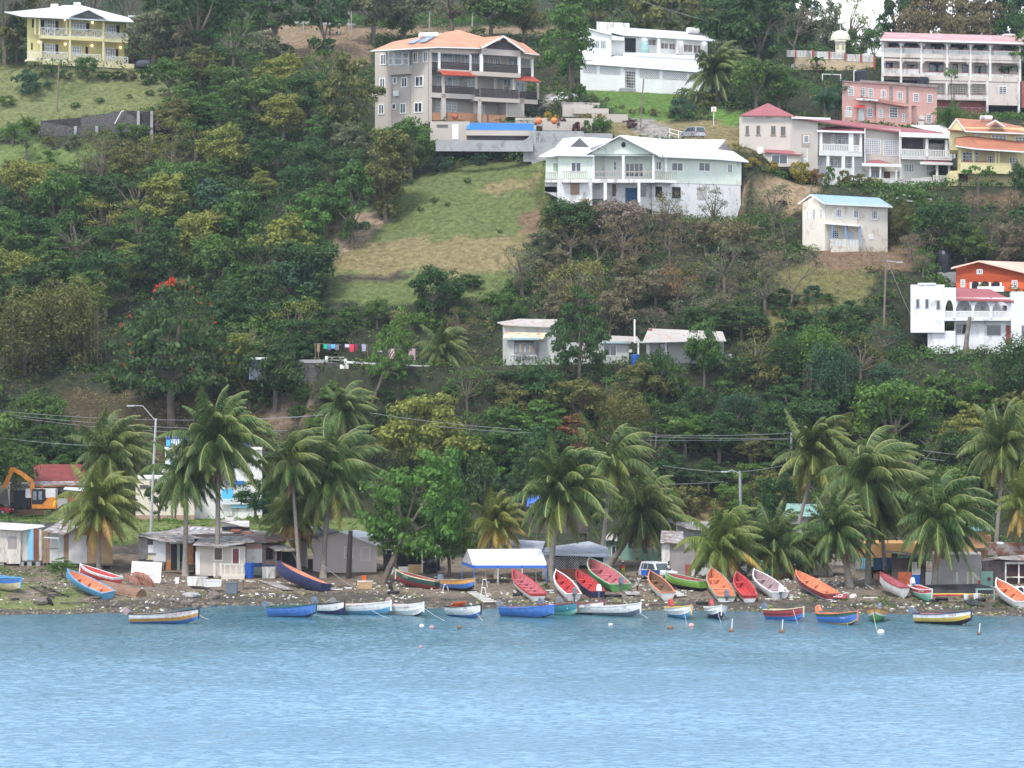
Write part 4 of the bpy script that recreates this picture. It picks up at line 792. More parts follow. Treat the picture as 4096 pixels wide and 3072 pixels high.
h.B('rear_wall', DARK, (110, 440, 860, 860, 2.5, 6)); h.B('white_beam', WHITE, (130, 440, 860, 465, -.3, -.1)); h.poly('roof', WROOF, [(110, 450, -.5), (870, 462, -.5), (800, 400, 2.5), (560, 270, 7), (110, 330, 7)], [(0, 1, 2, 3, 4)], th=.08)
for x in (225, 618, 797): h.B('post', WHITE, (x, 460, x + 14, 860 if x > 700 else 800, -.2, -.1))
h.B('dado', PLYP, (235, 720, 440, 790, -.1, .1), (130, 800, 860, 880, .1, .4)); h.B('plywood_sheet', PLY, (440, 690, 640, 850, -.15, -.12)); h.B('transom', WHITE, (625, 650, 690, 666, -.2, -.1), (130, 485, 230, 500, -.2, -.1))
p = h.pt(740, 850, -.5); mb = MB(); mb.lathe(p, [(.68, 0), (.70, .3), (.66, .32), (.70, .6), (.66, .9), (.70, 1.2), (.70, 1.5), (.5, 1.75), (.2, 1.9), (.2, 2.0)], 14); t = mb.build('black_water_tank', BLACKP)
t.location = h.o; tag(t, 'black plastic water tank at the corner of the dark veranda', 'water tank')

# marquee
h = House('marquee', 'white marquee tent with blue valance over the beach', 'tent', TR, 1160, 960, -.5, 0, 0)
TENT = paint('tent_white', (.82, .82, .84), .6, .03, .3); BLV = paint('tent_blue', (.04, .14, .55), .6, .08)
def sx(x): return 1500 + 0 + (x) 
a = h.pt(1300, 700, 0); b_ = h.pt(1657 + 625, 700, 0); r0 = h.pt(1228, 488, 2); r1 = h.pt(1657 + 548, 482, 2); c = h.pt(1155, 650, 4); d = h.pt(1657 + 600, 668, 4)
mb = MB(); mb.prism([a, b_, r1, r0], (0, 0, -.03)); mb.prism([r0, r1, d, c], (0, 0, -.03)); mb.prism([b_, d, r1], (0, 0, -.03)); mb.build('canopy', TENT, h.root)
MB().prism([a, r0, c], (0, 0, -.03)).build('end_flap', paint('grey_flap', (.40, .40, .41), .8), h.root)
mb = MB(); n_ = 40
for i in range(n_):
    p, q = a.lerp(b_, i / n_), a.lerp(b_, (i + 1) / n_); mb.prism([p + Vector((0, -.03, 0)), q + Vector((0, -.03, 0)), q + Vector((0, -.03, -.32 + .08 * (i % 2))), p + Vector((0, -.03, -.26 - .08 * (i % 2)))], (0, .02, 0))
for p, q in ((c, a), (b_, d)): mb.prism([p, q, q + Vector((0, 0, -.3)), p + Vector((0, 0, -.3))], (0, .02, 0))
mb.build('valance', BLV, h.root)
for i, (x, y, v) in enumerate(((1313, 1012, 0), (1632, 1022, 0), (1470, 930, 3.8), (1657 + 292, 900, 3.8), (1657 + 620, 930, 0), (1657 + 480, 930, 2), (1152, 880, 3.8), (1657 + 297, 1000, 0))):
    t = h.pt(x, 690, v); g = h.pt(x, y, v); MB().bar((g.x, g.y, g.z - .3), t, .06).build('tent_pole', BLV if i in (0, 4, 6) else WHITE, h.root)

# lattice bar
h = House('lattice_bar', 'beach bar with white lattice, red brown lower wall and blue grey roof beside the marquee', 'hut', TS, 660, 940, 5, 2, 0)
RBW = paint('red_brown_wall', (.30, .11, .07), .8, .1); BGR = paint('blue_grey_sheet', (.38, .40, .46), .55, .15, .8, dirt=(.25, .25, .28), amt=.3, corr=3)
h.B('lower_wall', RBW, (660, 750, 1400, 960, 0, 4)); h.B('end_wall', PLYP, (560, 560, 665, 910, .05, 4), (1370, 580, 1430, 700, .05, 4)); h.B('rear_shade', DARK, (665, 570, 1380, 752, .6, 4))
for r in ((668, 585, 752, 745), (752, 585, 1050, 748), (1055, 585, 1200, 700)):
    a, b, c, d = h.rect(*r, 0); mb = MB(); st = .24; k = int((b - a) / st) + 1; j = int((d - c) / st) + 1
    for i in range(-j, k + 1):
        for sgn in (1, -1):
            u0 = a + i * st if sgn > 0 else a + (i + j) * st; p0, p1 = Vector((u0, c)), Vector((u0 + sgn * (d - c), d))
            t0 = max(0, min(1, (a - p0.x) / (p1.x - p0.x))); t1 = max(0, min(1, (b - p0.x) / (p1.x - p0.x))); t0, t1 = min(t0, t1), max(t0, t1)
            if t1 - t0 > .02: A, B_ = p0.lerp(p1, t0), p0.lerp(p1, t1); mb.bar(h.q(A.x, A.y, 0), h.q(B_.x, B_.y, 0), .07, .03)
    mb.build('lattice', OLDWHITE, h.root)
h.B('beam', WHITE, (580, 558, 1400, 572, -.2, 0)); h.poly('roof', BGR, [(560, 560, -.8), (1460, 590, -.8), (1430, 465, 4.5), (1180, 380, 7), (560, 470, 4.5)], [(0, 1, 2, 3, 4)], th=.07)
h.poly('roof', BGR, [(0, 470, 2), (560, 500, 1), (600, 380, 6), (60, 350, 6)], [(0, 1, 2, 3)], th=.07)
h = House('green_shed', 'sea green building with plank fence behind the people at the trucks', 'building', TS, 1400, 740, 9, 4, 0)
h.B('wall', GRN, (1400, 380, 1700, 760, 0, 6)); h.B('white_corner', OLDWHITE, (1385, 350, 1405, 740, -.05, .1)); h.W(1478, 440, 1590, 600, 0, nx=2); h.poly('roof', RSTW, [(1375, 345, -.5), (1620, 390, -.5), (1700, 260, 5), (1480, 240, 5)], [(0, 1, 2, 3)], th=.07)
mb = MB()
for i in range(36):
    if 12 < i < 17: continue
    h.bx(mb, 1620 + i * 13.5, 470, 1629 + i * 13.5, 790, -1, -.92)
h.bx(mb, 1620, 500, 2100, 512, -.9, -.85); h.bx(mb, 1620, 700, 2100, 712, -.9, -.85); mb.build('plank_fence', GRN, h.root); h.B('dark_gap', DARK, (1735, 460, 1790, 795, -.8, -.7))
h = House('grey_block_wall', 'tall grey rendered wall with a red panel behind the bright green boat', 'wall', TT, 600, 860, 3, 2, 0)
h.B('wall', paint('grey_mottled_render', (.34, .31, .31), .9, .15, .8), (590, 400, 1300, 860, 0, .3)); h.B('pillar', OLDWHITE, (490, 420, 592, 760, -.1, .4)); h.B('red_panel', paint('dull_red_panel', (.35, .09, .09), .8), (800, 690, 885, 860, -.08, 0), (1240, 600, 1310, 760, -.08, 0)); h.B('white_panel', PLYP, (885, 640, 950, 860, -.08, 0), (950, 600, 1060, 700, -.05, 0))
h.poly('roof', GSH, [(470, 400, -.5), (780, 410, -.5), (770, 250, 6), (480, 240, 6)], [(0, 1, 2, 3)], th=.07)
h = House('grey_roof_shed', 'small shed with pale grey sheet roofs seen above the palm fronds by the silver truck', 'shed', TT, 690, 400, 322, 2, 0)
h.B('wall', CONC, (680, 150, 1300, 600, 0, 6)); h.poly('roof', GSH, [(440, 90, 1), (650, 140, 1), (600, 30, 5), (450, 30, 5)], [(0, 1, 2, 3)], th=.07); h.poly('roof', GSH, [(680, 150, -.5), (840, 215, -.8), (1110, 240, -.8), (1110, 165, 5), (690, 135, 4)], [(0, 1, 2, 3, 4)], th=.07)
h = House('turquoise_hut', 'turquoise and cream plank hut with dark shelter behind the orange boat', 'hut', TU, 330, 840, 2, 0, 0)
TQ_ = paint('turquoise_paint', (.10, .48, .42), .7, .12)
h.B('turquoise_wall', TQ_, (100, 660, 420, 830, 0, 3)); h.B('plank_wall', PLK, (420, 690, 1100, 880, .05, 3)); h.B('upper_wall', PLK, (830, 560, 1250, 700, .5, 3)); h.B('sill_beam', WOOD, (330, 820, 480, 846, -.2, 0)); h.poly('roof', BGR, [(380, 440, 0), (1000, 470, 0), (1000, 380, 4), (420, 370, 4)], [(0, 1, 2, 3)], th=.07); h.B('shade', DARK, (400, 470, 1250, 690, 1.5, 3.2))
h.B('brown_screen', paint('brown_net', (.14, .10, .08), .95, .3), (430, 880, 1000, 1050, 0, .5))
h = House('orange_shore_house', 'two storey ochre orange house with blue windows behind the right hand palms', 'house', TU, 1400, 900, 3, 0, 0)
OCH = paint('ochre_wall', (.52, .29, .11), .8, .08, .5)
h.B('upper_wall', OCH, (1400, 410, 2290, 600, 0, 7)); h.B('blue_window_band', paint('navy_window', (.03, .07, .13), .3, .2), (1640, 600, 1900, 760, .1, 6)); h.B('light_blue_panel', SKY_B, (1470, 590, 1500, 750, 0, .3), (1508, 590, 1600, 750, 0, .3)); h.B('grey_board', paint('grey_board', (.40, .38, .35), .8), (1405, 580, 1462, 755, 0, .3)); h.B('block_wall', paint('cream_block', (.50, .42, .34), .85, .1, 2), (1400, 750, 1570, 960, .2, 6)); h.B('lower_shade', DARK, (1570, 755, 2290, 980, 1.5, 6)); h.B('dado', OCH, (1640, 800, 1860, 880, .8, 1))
h.T = TV; h.poly('roof_end', paint('green_sheet_roof', (.10, .24, .20), .5, .1, corr=3), [(1230, 245, -.5), (1552, 232, -.5), (1470, 110, 5), (1100, 120, 5)], [(0, 1, 2, 3)], th=.09); h.B('orange_tower', paint('bright_ochre', (.62, .36, .18), .8, .06), (1210, 240, 1480, 620, .3, 5), (1480, 318, 1558, 480, .8, 5)); h.B('ledge', DKB, (1340, 475, 1500, 500, -.6, .3))
h = House('dark_bar', 'dark brown hut with white louvre over a blue panel and orange paint', 'hut', TV, 230, 990, 0, 0, 0)
h.B('wall', paint('dark_brown_board', (.07, .05, .045), .8, .3), (232, 570, 690, 1010, 0, 4)); h.poly('roof', DKB, [(135, 515, -1), (640, 590, -1), (700, 560, 3), (160, 500, 3)], [(0, 1, 2, 3)], th=.08); h.B('green_fascia', paint('sea_green_fascia', (.14, .32, .28), .7), (312, 578, 635, 600, -.1, -.01))
o = h.B('louvre_window', OLDWHITE, (505, 658, 617, 825, -.12, -.03)); mb = MB()
for i in range(10): h.bx(mb, 513, 668 + i * 15, 609, 673 + i * 15, -.14, -.121)
mb.build('slat', DKB, o); h.B('blue_panel', paint('cobalt_panel', (.01, .10, .45), .7), (500, 825, 612, 950, -.1, -.02)); h.B('orange_paint', paint('faded_orange', (.40, .10, .05), .85, .3, 2), (320, 790, 498, 1000, -.04, -.01)); h.B('white_door', PLYP, (685, 790, 770, 990, -.06, -.01))
h = House('graffiti_wall', 'grey rendered building with big pale letters on its front beside a green door', 'building', TV, 770, 990, 0, -3, 0)
h.B('wall', paint('stained_grey_render', (.33, .31, .30), .9, .18, .7), (770, 560, 1425, 1030, 0, 6)); h.B('green_door', GRN, (1420, 780, 1580, 1030, -.1, 0)); h.B('door_notice', paint('dark_red_sign', (.15, .03, .03), .6), (1508, 862, 1548, 906, -.14, -.101))
Mx = Matrix.Translation(h.pt(1290, 905, -.012)) @ Matrix.Rotation(RAD(-3), 4, 'Z') @ Matrix.Rotation(RAD(90), 4, 'X')
text_mesh('graffiti_letters', 'UN', 2.2, paint('pale_lime_paint', (.52, .56, .40), .8, .1), h.root, Mx); h.B('red_paint_mark', paint('red_paint_mark', (.45, .10, .08), .8), (1383, 900, 1412, 975, -.02, -.005))
h = House('plank_workshop', 'dark plank workshop with framed opening at the right edge', 'hut', TV, 1600, 960, 0, 0, 0)
h.B('wall', paint('grey_brown_planks', (.15, .12, .115), .85, .3, 2), (1430, 640, 2250, 1000, .3, 5)); h.poly('roof', GSH, [(1480, 600, -.5), (2250, 650, -.6), (2250, 540, 4), (1640, 585, 3)], [(0, 1, 2, 3)], th=.08); h.B('post', OLDWHITE, (1738, 660, 1758, 980, -.1, .1), (1915, 690, 1932, 980, -.1, .1), (1740, 655, 2250, 685, -.05, .1), (1740, 852, 2250, 866, -.05, .1)); h.B('opening', paint('dark_red_inside', (.06, .03, .03), .8), (1758, 690, 2250, 850, .2, .29), (1758, 866, 2250, 980, .2, .29))
h.B('roof_board', paint('white_stack', (.6, .6, .6), .7), (1640, 395, 1720, 420, 3, 4)); h.B('debris_roof', RUST, (1500, 400, 1990, 560, 5, 6))

# ------------------------------------------------------------------ behind the shore: road side
h = House('rusty_roof_house', 'long low house with dark red rusty roof behind the excavator', 'house', TI, 400, 1440, 364, 2, 10, 6, mg=3)
h.B('wall', paint('old_tan_wall', (.36, .31, .27), .85, .15), (-60, 1200, 960, 1500, 0, 6)); h.poly('roof', paint('dark_rust_roof', (.20, .045, .04), .65, .25, 1, corr=3), [(380, 1172, .8), (960, 1172, .8), (930, 988, 5), (370, 985, 5)], [(0, 1, 2, 3)], th=.1); h.poly('lower_roof', GSH, [(280, 1215, -1), (960, 1215, -1), (960, 1172, .9), (360, 1172, .9)], [(0, 1, 2, 3)], th=.08)
h.B('orange_fascia', paint('orange_board', (.50, .20, .08), .7), (395, 1218, 880, 1236, -.9, -.8)); h.B('doorway', DARK, (595, 1290, 720, 1420, -.05, 0)); h.B('white_post', OLDWHITE, (60, 1190, 110, 1440, -.3, 0))
h = House('red_container', 'red orange shed with white corrugated top behind the short palm', 'shed', TI, 750, 1400, 352, 0, 4, 3, mg=3)
h.B('body', paint('red_orange_sheet', (.50, .10, .05), .7, .12, corr=4), (752, 1285, 1010, 1420, 0, 3)); h.poly('roof', WSH, [(700, 1262, -.5), (1010, 1290, -.3), (1010, 1250, 3), (720, 1238, 3)], [(0, 1, 2, 3)], th=.06); h.B('grey_end', CONC, (635, 1370, 752, 1480, -.5, 1))
h = House('cream_warehouse', 'plain cream building behind the street lamp and palms', 'building', TI, 1500, 1590, 362, 0, 9, 6, mg=3)
h.B('wall', paint('cream_wall', (.66, .60, .50), .8, .05), (1500, 1150, 2150, 1560, 0, 6)); h.B('base', paint('rust_base', (.40, .28, .22), .8), (1500, 1550, 2150, 1620, -.05, 0)); h.B('roof_edge', OLDWHITE, (1490, 1120, 2160, 1152, -.1, 6)); h.Ws([(1545, 1215, 1645, 1262)], nx=3, fr=paint('brown_frame', (.2, .12, .08), .6))
h = House('blue_white_house', 'bright blue and white three storey house mostly hidden behind palms', 'house', TI, 1830, 1580, 366, 3, 12, 7, mg=3)
BL1 = paint('bright_blue_paint', (.04, .17, .50), .6, .06); CY1 = paint('cyan_blue_paint', (.10, .48, .75), .6, .06)
h.B('wall', OLDWHITE, (1825, 800, 2900, 1600, 0, 7)); h.B('parapet', BL1, (1835, 690, 2080, 820, -.3, 0), (2560, 760, 2760, 800, -.2, 0), (2500, 1170, 2700, 1215, -.3, 0)); h.B('parapet_cap', BL1, (1835, 682, 2900, 696, -.4, 7)); h.B('blue_strip', CY1, (1882, 830, 1916, 1030, -.05, 0), (1840, 720, 1880, 782, -.34, -.301), (2560, 865, 2590, 1150, -.05, 0), (2450, 1260, 2580, 1420, -.05, 0), (2580, 1400, 2640, 1470, -.1, -.05))
h.R(1888, 712, 2060, 788, -.42, n=7, bw=.16); h.B('blue_sill', SKY_B, (2560, 1380, 2900, 1470, -.3, 0)); h.R(2440, 1370, 2760, 1430, -.5, n=26, bw=.09)
h.Ws([(1938, 845, 2020, 980), (2410, 860, 2500, 940), (2450, 1000, 2530, 1100)], nx=3, ny=3); h.B('cornice', WHITE, (1820, 798, 2900, 826, -.35, 0)); h.R(1790, 1040, 1935, 1075, -.4, n=9, bw=.1)
h = House('teal_roof_house', 'pale teal corrugated roof glimpsed behind the right hand palms', 'shed', TM, 930, 1550, 335, 0, 0)
h.B('wall', CONC, (920, 1540, 1400, 1800, 0, 5)); h.poly('roof', paint('pale_teal_sheet', (.20, .36, .30), .5, .25, .6, dirt=(.15, .2, .18), corr=3), [(930, 1555, -.4), (1330, 1565, -.4), (1290, 1430, 4), (960, 1420, 4)], [(0, 1, 2, 3)], th=.08)
h = House('blue_tarp_shed', 'shed covered with a vivid blue tarpaulin behind the palms near the marquee', 'shed', TL, 260, 1560, 322, 0, 0)
h.B('wall', DKB, (40, 1420, 700, 1750, .2, 4)); h.poly('tarp', BLV, [(20, 1450, 0), (500, 1460, 0), (280, 1360, 4), (30, 1310, 4)], [(0, 1, 2, 3)], th=.05)

# laundry terrace
h = House('terrace_platform', 'long stone walled terrace with white kerb below the clothes lines', 'wall', TF, 590, 1500, 384, 0, 30, 4, mg=3)
STN = paint('dark_stone_wall', (.07, .065, .065), .9, .35, 3, dirt=(.14, .13, .12), amt=.4)
h.B('stone_wall', STN, (385, 1470, 810, 1700, 0, 1)); h.B('slab', CONC, (375, 1448, 780, 1478, -.1, 4)); h.poly('kerb', WHITE, [(600, 1452, -.1), (1500, 1500, -.1), (1500, 1512, -.1), (600, 1470, -.1)], [(0, 1, 2, 3)], th=.15); h.B('post', OLDWHITE, (596, 1418, 622, 1465, -.15, .1), (762, 1440, 785, 1490, -.15, .1), (725, 1492, 800, 1540, -.6, 0))
h.R(622, 1425, 762, 1450, -.1, n=2, bw=.06, rail=.05, name='low_rail', mat=OLDWHITE)
h = House('woodpile', 'heap of cut logs and dry brush left of the stone terrace', 'woodpile', TF, 100, 1620, 384, 0, 0)
mb = MB()
for i in range(46):
    p = h.pt(95 + random.random() * 250, 1555 + random.random() * 65, random.random() * 1.2); a = random.random() * 3
    mb.tube([p, p + Vector((math.cos(a) * 1.1, math.sin(a) * .4, random.uniform(-.1, .5)))], .12, 5)
mb.build('logs', paint('cut_log', (.30, .23, .17), .9, .3), h.root)
h = House('roadside_shelter', 'little shelter with white roof edge left of the woodpile', 'shed', TF, 0, 1600, 383, 0, 0)
h.B('wall', paint('blue_grey_wall', (.25, .28, .33), .8), (-60, 1450, 80, 1620, .2, 2)); h.B('roof', WHITE, (-60, 1428, 110, 1450, -.3, 2.4))

# stone walls on the upper left field
h = House('stone_wall', 'dark curved field stone retaining wall below the grassy slope at the upper left', 'wall', TA, 700, 1080, 466, -4, 0)
h.poly('wall', STN, [(350, 1045, .3), (700, 1015, 0), (1080, 958, -.4), (1350, 965, -.3), (1350, 1140, -.3), (900, 1130, 0), (700, 1110, 0), (420, 1085, .3)], [(0, 1, 2, 3, 4, 5, 6, 7)], th=.05)
for q in (((350, 1045, .3), (700, 1015, 0)), ((700, 1015, 0), (1080, 958, -.4)), ((1080, 958, -.4), (1350, 965, -.3))):
    a, b = h.pt(*q[0]), h.pt(*q[1]); mb = MB(); mb.prism([a, b, b + Vector((0, .6, 0)), a + Vector((0, .6, 0))], (0, 0, -5)); mb.build('wall', STN, h.root)
for x in (650, 836, 1195, 1310): h.B('concrete_pillar', CONC, (x - 12, 960 if x > 1000 else 1090, x + 12, 1260, -.9, -.5))
mb = MB(); mb.tube([h.pt(1070, 957, -1), h.pt(1050, 962, -1), h.pt(990, 1070, -1)], .08, 5); mb.build('white_pipe', WHITE, h.root)
h = House('rusty_shed', 'dark rust brown sheet shed at the end of the stone wall', 'shed', TA, 1350, 1120, 463, 0, 0)
h.B('wall', paint('dark_rust_wall', (.13, .07, .07), .8, .3, 1, corr=3), (1345, 985, 1500, 1125, 0, 3)); h.B('roof', paint('dark_rust_wall', (.13, .07, .07)), (1340, 978, 1510, 988, -.1, 3.1))

# hilltop wall, tower and vans, upper right
h = House('balustrade_wall', 'ochre retaining wall with balustrade and red piers on the hilltop', 'wall', TD, 240, 600, 497, 12, 18, 3, mg=4)
OCW = paint('ochre_stone', (.55, .42, .27), .9, .15, 1, dirt=(.40, .32, .24), amt=.3)
h.B('wall', OCW, (235, 500, 915, 640, 0, .6)); h.R(160, 436, 380, 492, -.05, n=18, mat=OLDWHITE, bw=.16); h.R(395, 448, 660, 510, -.05, n=22, mat=OLDWHITE, bw=.16); h.R(680, 470, 912, 532, -.05, n=20, mat=OLDWHITE, bw=.16)
for x, y in ((240, 455), (392, 450), (530, 460), (668, 472), (805, 485), (922, 500)): h.B('red_pier', REDT, (x - 7, y - 18, x + 7, y + (45 if x < 900 else 120), -.2, .2))
h = House('gate_turret', 'small cream turret with dome and lantern behind the hilltop balustrade', 'monument', TD, 625, 470, 503, 0, 3, 2)
h.B('shaft', paint('cream_stone', (.68, .64, .52), .8, .06), (583, 352, 668, 470, 0, 3), (575, 345, 676, 358, -.3, 3.3)); p = h.pt(625, 350, 1.5); MB().lathe(p, [(1.7, 0), (1.6, .7), (1.2, 1.3), (.6, 1.6), (.05, 1.75)], 16).build('dome', paint('cream_stone', (1, 1, 1)), h.root)
mb = MB(); mb.bar(p + Vector((0, 0, 1.6)), p + Vector((0, 0, 2.9)), .12); mb.box(p.x, p.y, p.z + 3.2, .8, .8, .7); mb.build('lantern', OLDWHITE, h.root); h.B('panel', paint('olive_panel', (.35, .33, .22), .8), (592, 375, 612, 425, -.05, -.001), (638, 380, 660, 430, -.05, -.001))
# ================================================================== boats
def C(name, rgb, rough=.5, **k):
    g = sum(rgb) / 3; k.setdefault('dirt', tuple(g * .5 + c * .3 + .04 for c in rgb)); k.setdefault('amt', .2)
    return paint(name, tuple(c * .84 + g * .16 for c in rgb), rough, k.pop('var', .16), k.pop('scale', 2.2), **k)
House.skew = True
BC = dict(white=C('boat_white', (.74, .74, .73), dirt=(.5, .5, .47), amt=.12), blue=C('boat_blue', (.03, .18, .58)), navy=C('boat_navy', (.03, .04, .14)), black=C('boat_black', (.02, .02, .02)),
          amber=C('boat_amber', (.72, .33, .03)), yellow=C('boat_yellow', (.75, .50, .03)), dgreen=C('boat_dark_green', (.03, .11, .08)), red=C('boat_red', (.55, .03, .03)), dred=C('boat_dark_red', (.32, .03, .04)), orange=C('boat_orange', (.68, .20, .07)),
          teal=C('boat_teal', (.02, .25, .33)), sky=C('boat_sky_blue', (.08, .36, .62)), pink=C('boat_pink', (.75, .30, .28)), rose=C('boat_rose', (.50, .12, .14)), green=C('boat_green', (.10, .38, .08)), lime=C('boat_lime', (.28, .62, .05)), mint=C('boat_mint', (.20, .58, .42)),
          cream=C('boat_cream', (.66, .58, .34)), grey=C('boat_grey', (.13, .15, .17)), brown=C('boat_brown', (.22, .11, .055), var=.25), wood=C('boat_bare_wood', (.34, .24, .15), var=.25), mauve=C('boat_mauve', (.36, .24, .25)), slate=C('boat_slate', (.12, .16, .23)), lgreen=C('boat_pale_green', (.25, .50, .28)), fender=C('fender_white', (.72, .70, .62)), steel=C('boat_galvanised', (.17, .18, .20)))
def hullshape(L, B, D, bow=.36, trans=.8):
    N = 14
    st = []
    for i in range(N + 1):
        t = i / N
        b = B / 2 * (trans + (1 - trans) * min(1, t / .35) ** .8) if t < .35 else B / 2 * (1 - ((t - .35) / .65) ** 3.1)
        b = max(b, .02)
        k = 0 if t < .72 else .5 * D * ((t - .72) / .28) ** 2
        top = D * (1 + bow * t ** 2.4 + .05 * (1 - t) ** 2)
        x = L * (t - .5) + (.0 if t < .8 else L * .03 * (t - .8) / .2)
        st.append((x, b, k, top))
    return st
def boat(label, T, x, y, L, hd, bands, inside, gun, B=None, D=1.0, motor=None, water=False, extra=4., benches=4, flip=False, group=None, roll=0, dz=0, text=None, deck=None, lap=False, name='fishing_boat', keel=None):
    px, py = T[0] + x / T[2], T[1] + y / T[2]
    B = B or L * .31
    if not water and not flip and L > 5: L *= .92
    if not water and 100 < hd < 135: hd = 90 + (hd - 90) * .62; extra -= 1.5; D += .08
    a = RAD(hd); dx, dy = math.cos(a), math.sin(a)
    if water: p = sea(px, py); p = Vector((p.x, p.y, -.13 + dz)); pitch = RAD(1.5)
    else:
        p = ground(px, py); zb, zs = hgt(p.x + dx * L * .4, p.y + dy * L * .4), hgt(p.x - dx * L * .4, p.y - dy * L * .4)
        pitch = math.atan((zb - zs) / (L * .8)) + RAD(extra); p = Vector((p.x, p.y, (zb + zs) / 2 + .03 + dz))
    M_ = Matrix.Rotation(a, 3, 'Z') @ Matrix.Rotation(-pitch, 3, 'Y') @ Matrix.Rotation(RAD(roll + (180 if flip else 0)), 3, 'X')
    if flip: p.z += D * 1.0
    r = empty(name, p, label, 'boat', group or ('boats moored in the shallows' if water else 'boats pulled up on the beach')); r.rotation_euler = M_.to_euler()
    st = hullshape(L, B, D)
    fr = sorted(set([0, .12, .3, .5, .7, .85, 1] + [b[0] for b in bands])); mats = []
    for f, c in bands: mats.append(BC[c])
    def bandof(f): 
        for i, (t, c) in enumerate(bands):
            if f <= t + 1e-4: return i
        return len(bands) - 1
    def prof(f): return (1 - (1 - f) ** 2.1) ** .75 * (.93 + .07 * f) if f > 0 else 0
    mb = MB(); nf = len(fr)
    lapoff = lambda j: (.035 if lap and j % 2 else 0)
    for sgn in (1, -1):
        o = len(mb.v)
        for (X, b, k, top) in st:
            for j, f in enumerate(fr): mb.v.append((X, sgn * (b * prof(f) + lapoff(j) * (b > .1)), k + (top - k) * f))
        for i in range(len(st) - 1):
            for j in range(nf - 1):
                q = [o + i * nf + j, o + (i + 1) * nf + j, o + (i + 1) * nf + j + 1, o + i * nf + j + 1]
                mb.f.append(q if sgn < 0 else q[::-1]); mb.m.append(bandof(fr[j + 1]))
        for j in range(nf - 1):     # transom halves
            X, b, k, top = st[0]; f0, f1 = fr[j], fr[j + 1]
            mb.add([(X, 0, k + (top - k) * f0), (X, sgn * b * prof(f0), k + (top - k) * f0), (X, sgn * b * prof(f1), k + (top - k) * f1), (X, 0, k + (top - k) * f1)], [(0, 1, 2, 3) if sgn < 0 else (3, 2, 1, 0)], bandof(f1))
    mb.build('hull', mats, r)
    ib = MB(); fi = [.25, .25, .6, 1.0]     # lining
    o = 0
    rows = []
    for (X, b, k, top) in st:
        kk = max(k + .04, D * .22); bi = max(b - .06, .005); X2 = X + (.06 if X < 0 else -.03)
        pf = lambda z: max(.004, b * (1 - (1 - (z - k) / (top - k)) ** 2.1) ** .75 * .9 - .08); zm = kk + (top - kk) * .4; rows.append([(X2, -bi * .98, top - .01), (X2, -pf(zm), zm), (X2, -pf(kk + .03), kk + .03), (X2, pf(kk + .03), kk + .03), (X2, pf(zm), zm), (X2, bi * .98, top - .01)])
    for rw in rows: ib.v += rw
    for i in range(len(rows) - 1):
        for j in range(5): ib.f.append([i * 6 + j, i * 6 + j + 1, (i + 1) * 6 + j + 1, (i + 1) * 6 + j]); ib.m.append(0)
    ib.f.append([0, 1, 2, 3, 4, 5]); ib.m.append(0)
    if not flip:
        for i in range(2, len(st) - 2):      # ribs
            for sgn in (1, -1): ib.bar((rows[i][0][0], sgn * max(.01, abs(rows[i][0][1]) - .04), rows[i][0][2] - .04), (rows[i][1][0], sgn * max(.01, abs(rows[i][1][1]) - .01), rows[i][1][2]), .05)
        ib.build('lining', BC[inside], r)
        for i in range(benches):
            t = .1 + .72 * i / max(1, benches - 1) if benches > 1 else .4
            k_ = min(len(st) - 1, int(t * 14)); X, b, kk, top = st[k_]
            MB().box(X + .1, 0, D * .66 + (top - D) * .6, .28, 2 * b * .8, .05).build('bench', BC[inside if i % 2 == 0 or inside not in ('orange', 'red') else inside], r)
        if deck:
            dk = MB()
            for i in range(10, 14):
                (xa, ba, ka, ta), (xb, bb, kb, tb) = st[i], st[i + 1]; dk.prism([(xa, -ba, ta - .03), (xb, -bb, tb - .03), (xb, bb, tb - .03), (xa, ba, ta - .03)], (0, 0, .02))
            dk.build('foredeck', BC[deck], r)
    g = MB()
    for sgn in (1, -1):
        for (xa, ba, ka, ta), (xb, bb, kb, tb) in zip(st, st[1:]):
            g.hexa([(xa, sgn * (ba - .07), ta - .05), (xb, sgn * max(0, bb - .07), tb - .05), (xb, sgn * (bb + .05), tb - .05), (xa, sgn * (ba + .05), ta - .05), (xa, sgn * (ba - .07), ta + .03), (xb, sgn * max(0, bb - .07), tb + .03), (xb, sgn * (bb + .05), tb + .03), (xa, sgn * (ba + .05), ta + .03)])
    X, b, k, top = st[0]; g.box(X + .02, 0, top - .02, .1, 2 * b, .1)
    g.build('gunwale', BC[gun], r)
    sx_ = MB(); X, b, k, top = st[-1]; sx_.bar((X + .02, 0, k - .05), (X + .06, 0, top + .1), .09, .12); sx_.build('stem_post', BC[gun], r)
    if motor and not flip:
        cowl, tilt = motor[0], RAD(motor[1]); m0 = Vector((st[0][0] - .12, 0, st[0][3]))
        R_ = Matrix.Rotation(tilt, 3, 'Y')
        lg = MB(); 
        def mp(x, y, z): return m0 + R_ @ Vector((x, y, z))
        lg.box(*(m0 + R_ @ Vector((0, 0, -.25))), .16, .13, .75, rot=R_); lg.box(*(m0 + R_ @ Vector((-.04, 0, -.75))), .34, .03, .10, rot=R_); lg.tube([mp(.12, 0, -.85), mp(-.22, 0, -.85)], .06, 6); lg.box(*(m0 + R_ @ Vector((-.02, 0, -.72))), .16, .08, .4, rot=R_); lg.box(*(m0 + R_ @ Vector((.14, 0, 0))), .16, .3, .3, rot=R_)
        mo = lg.build('outboard_motor', BC['grey'] if cowl != 'white' else BC['slate'], r)
        cw = MB(); q = [(-.3, .16, .1), (.3, .16, .1)]
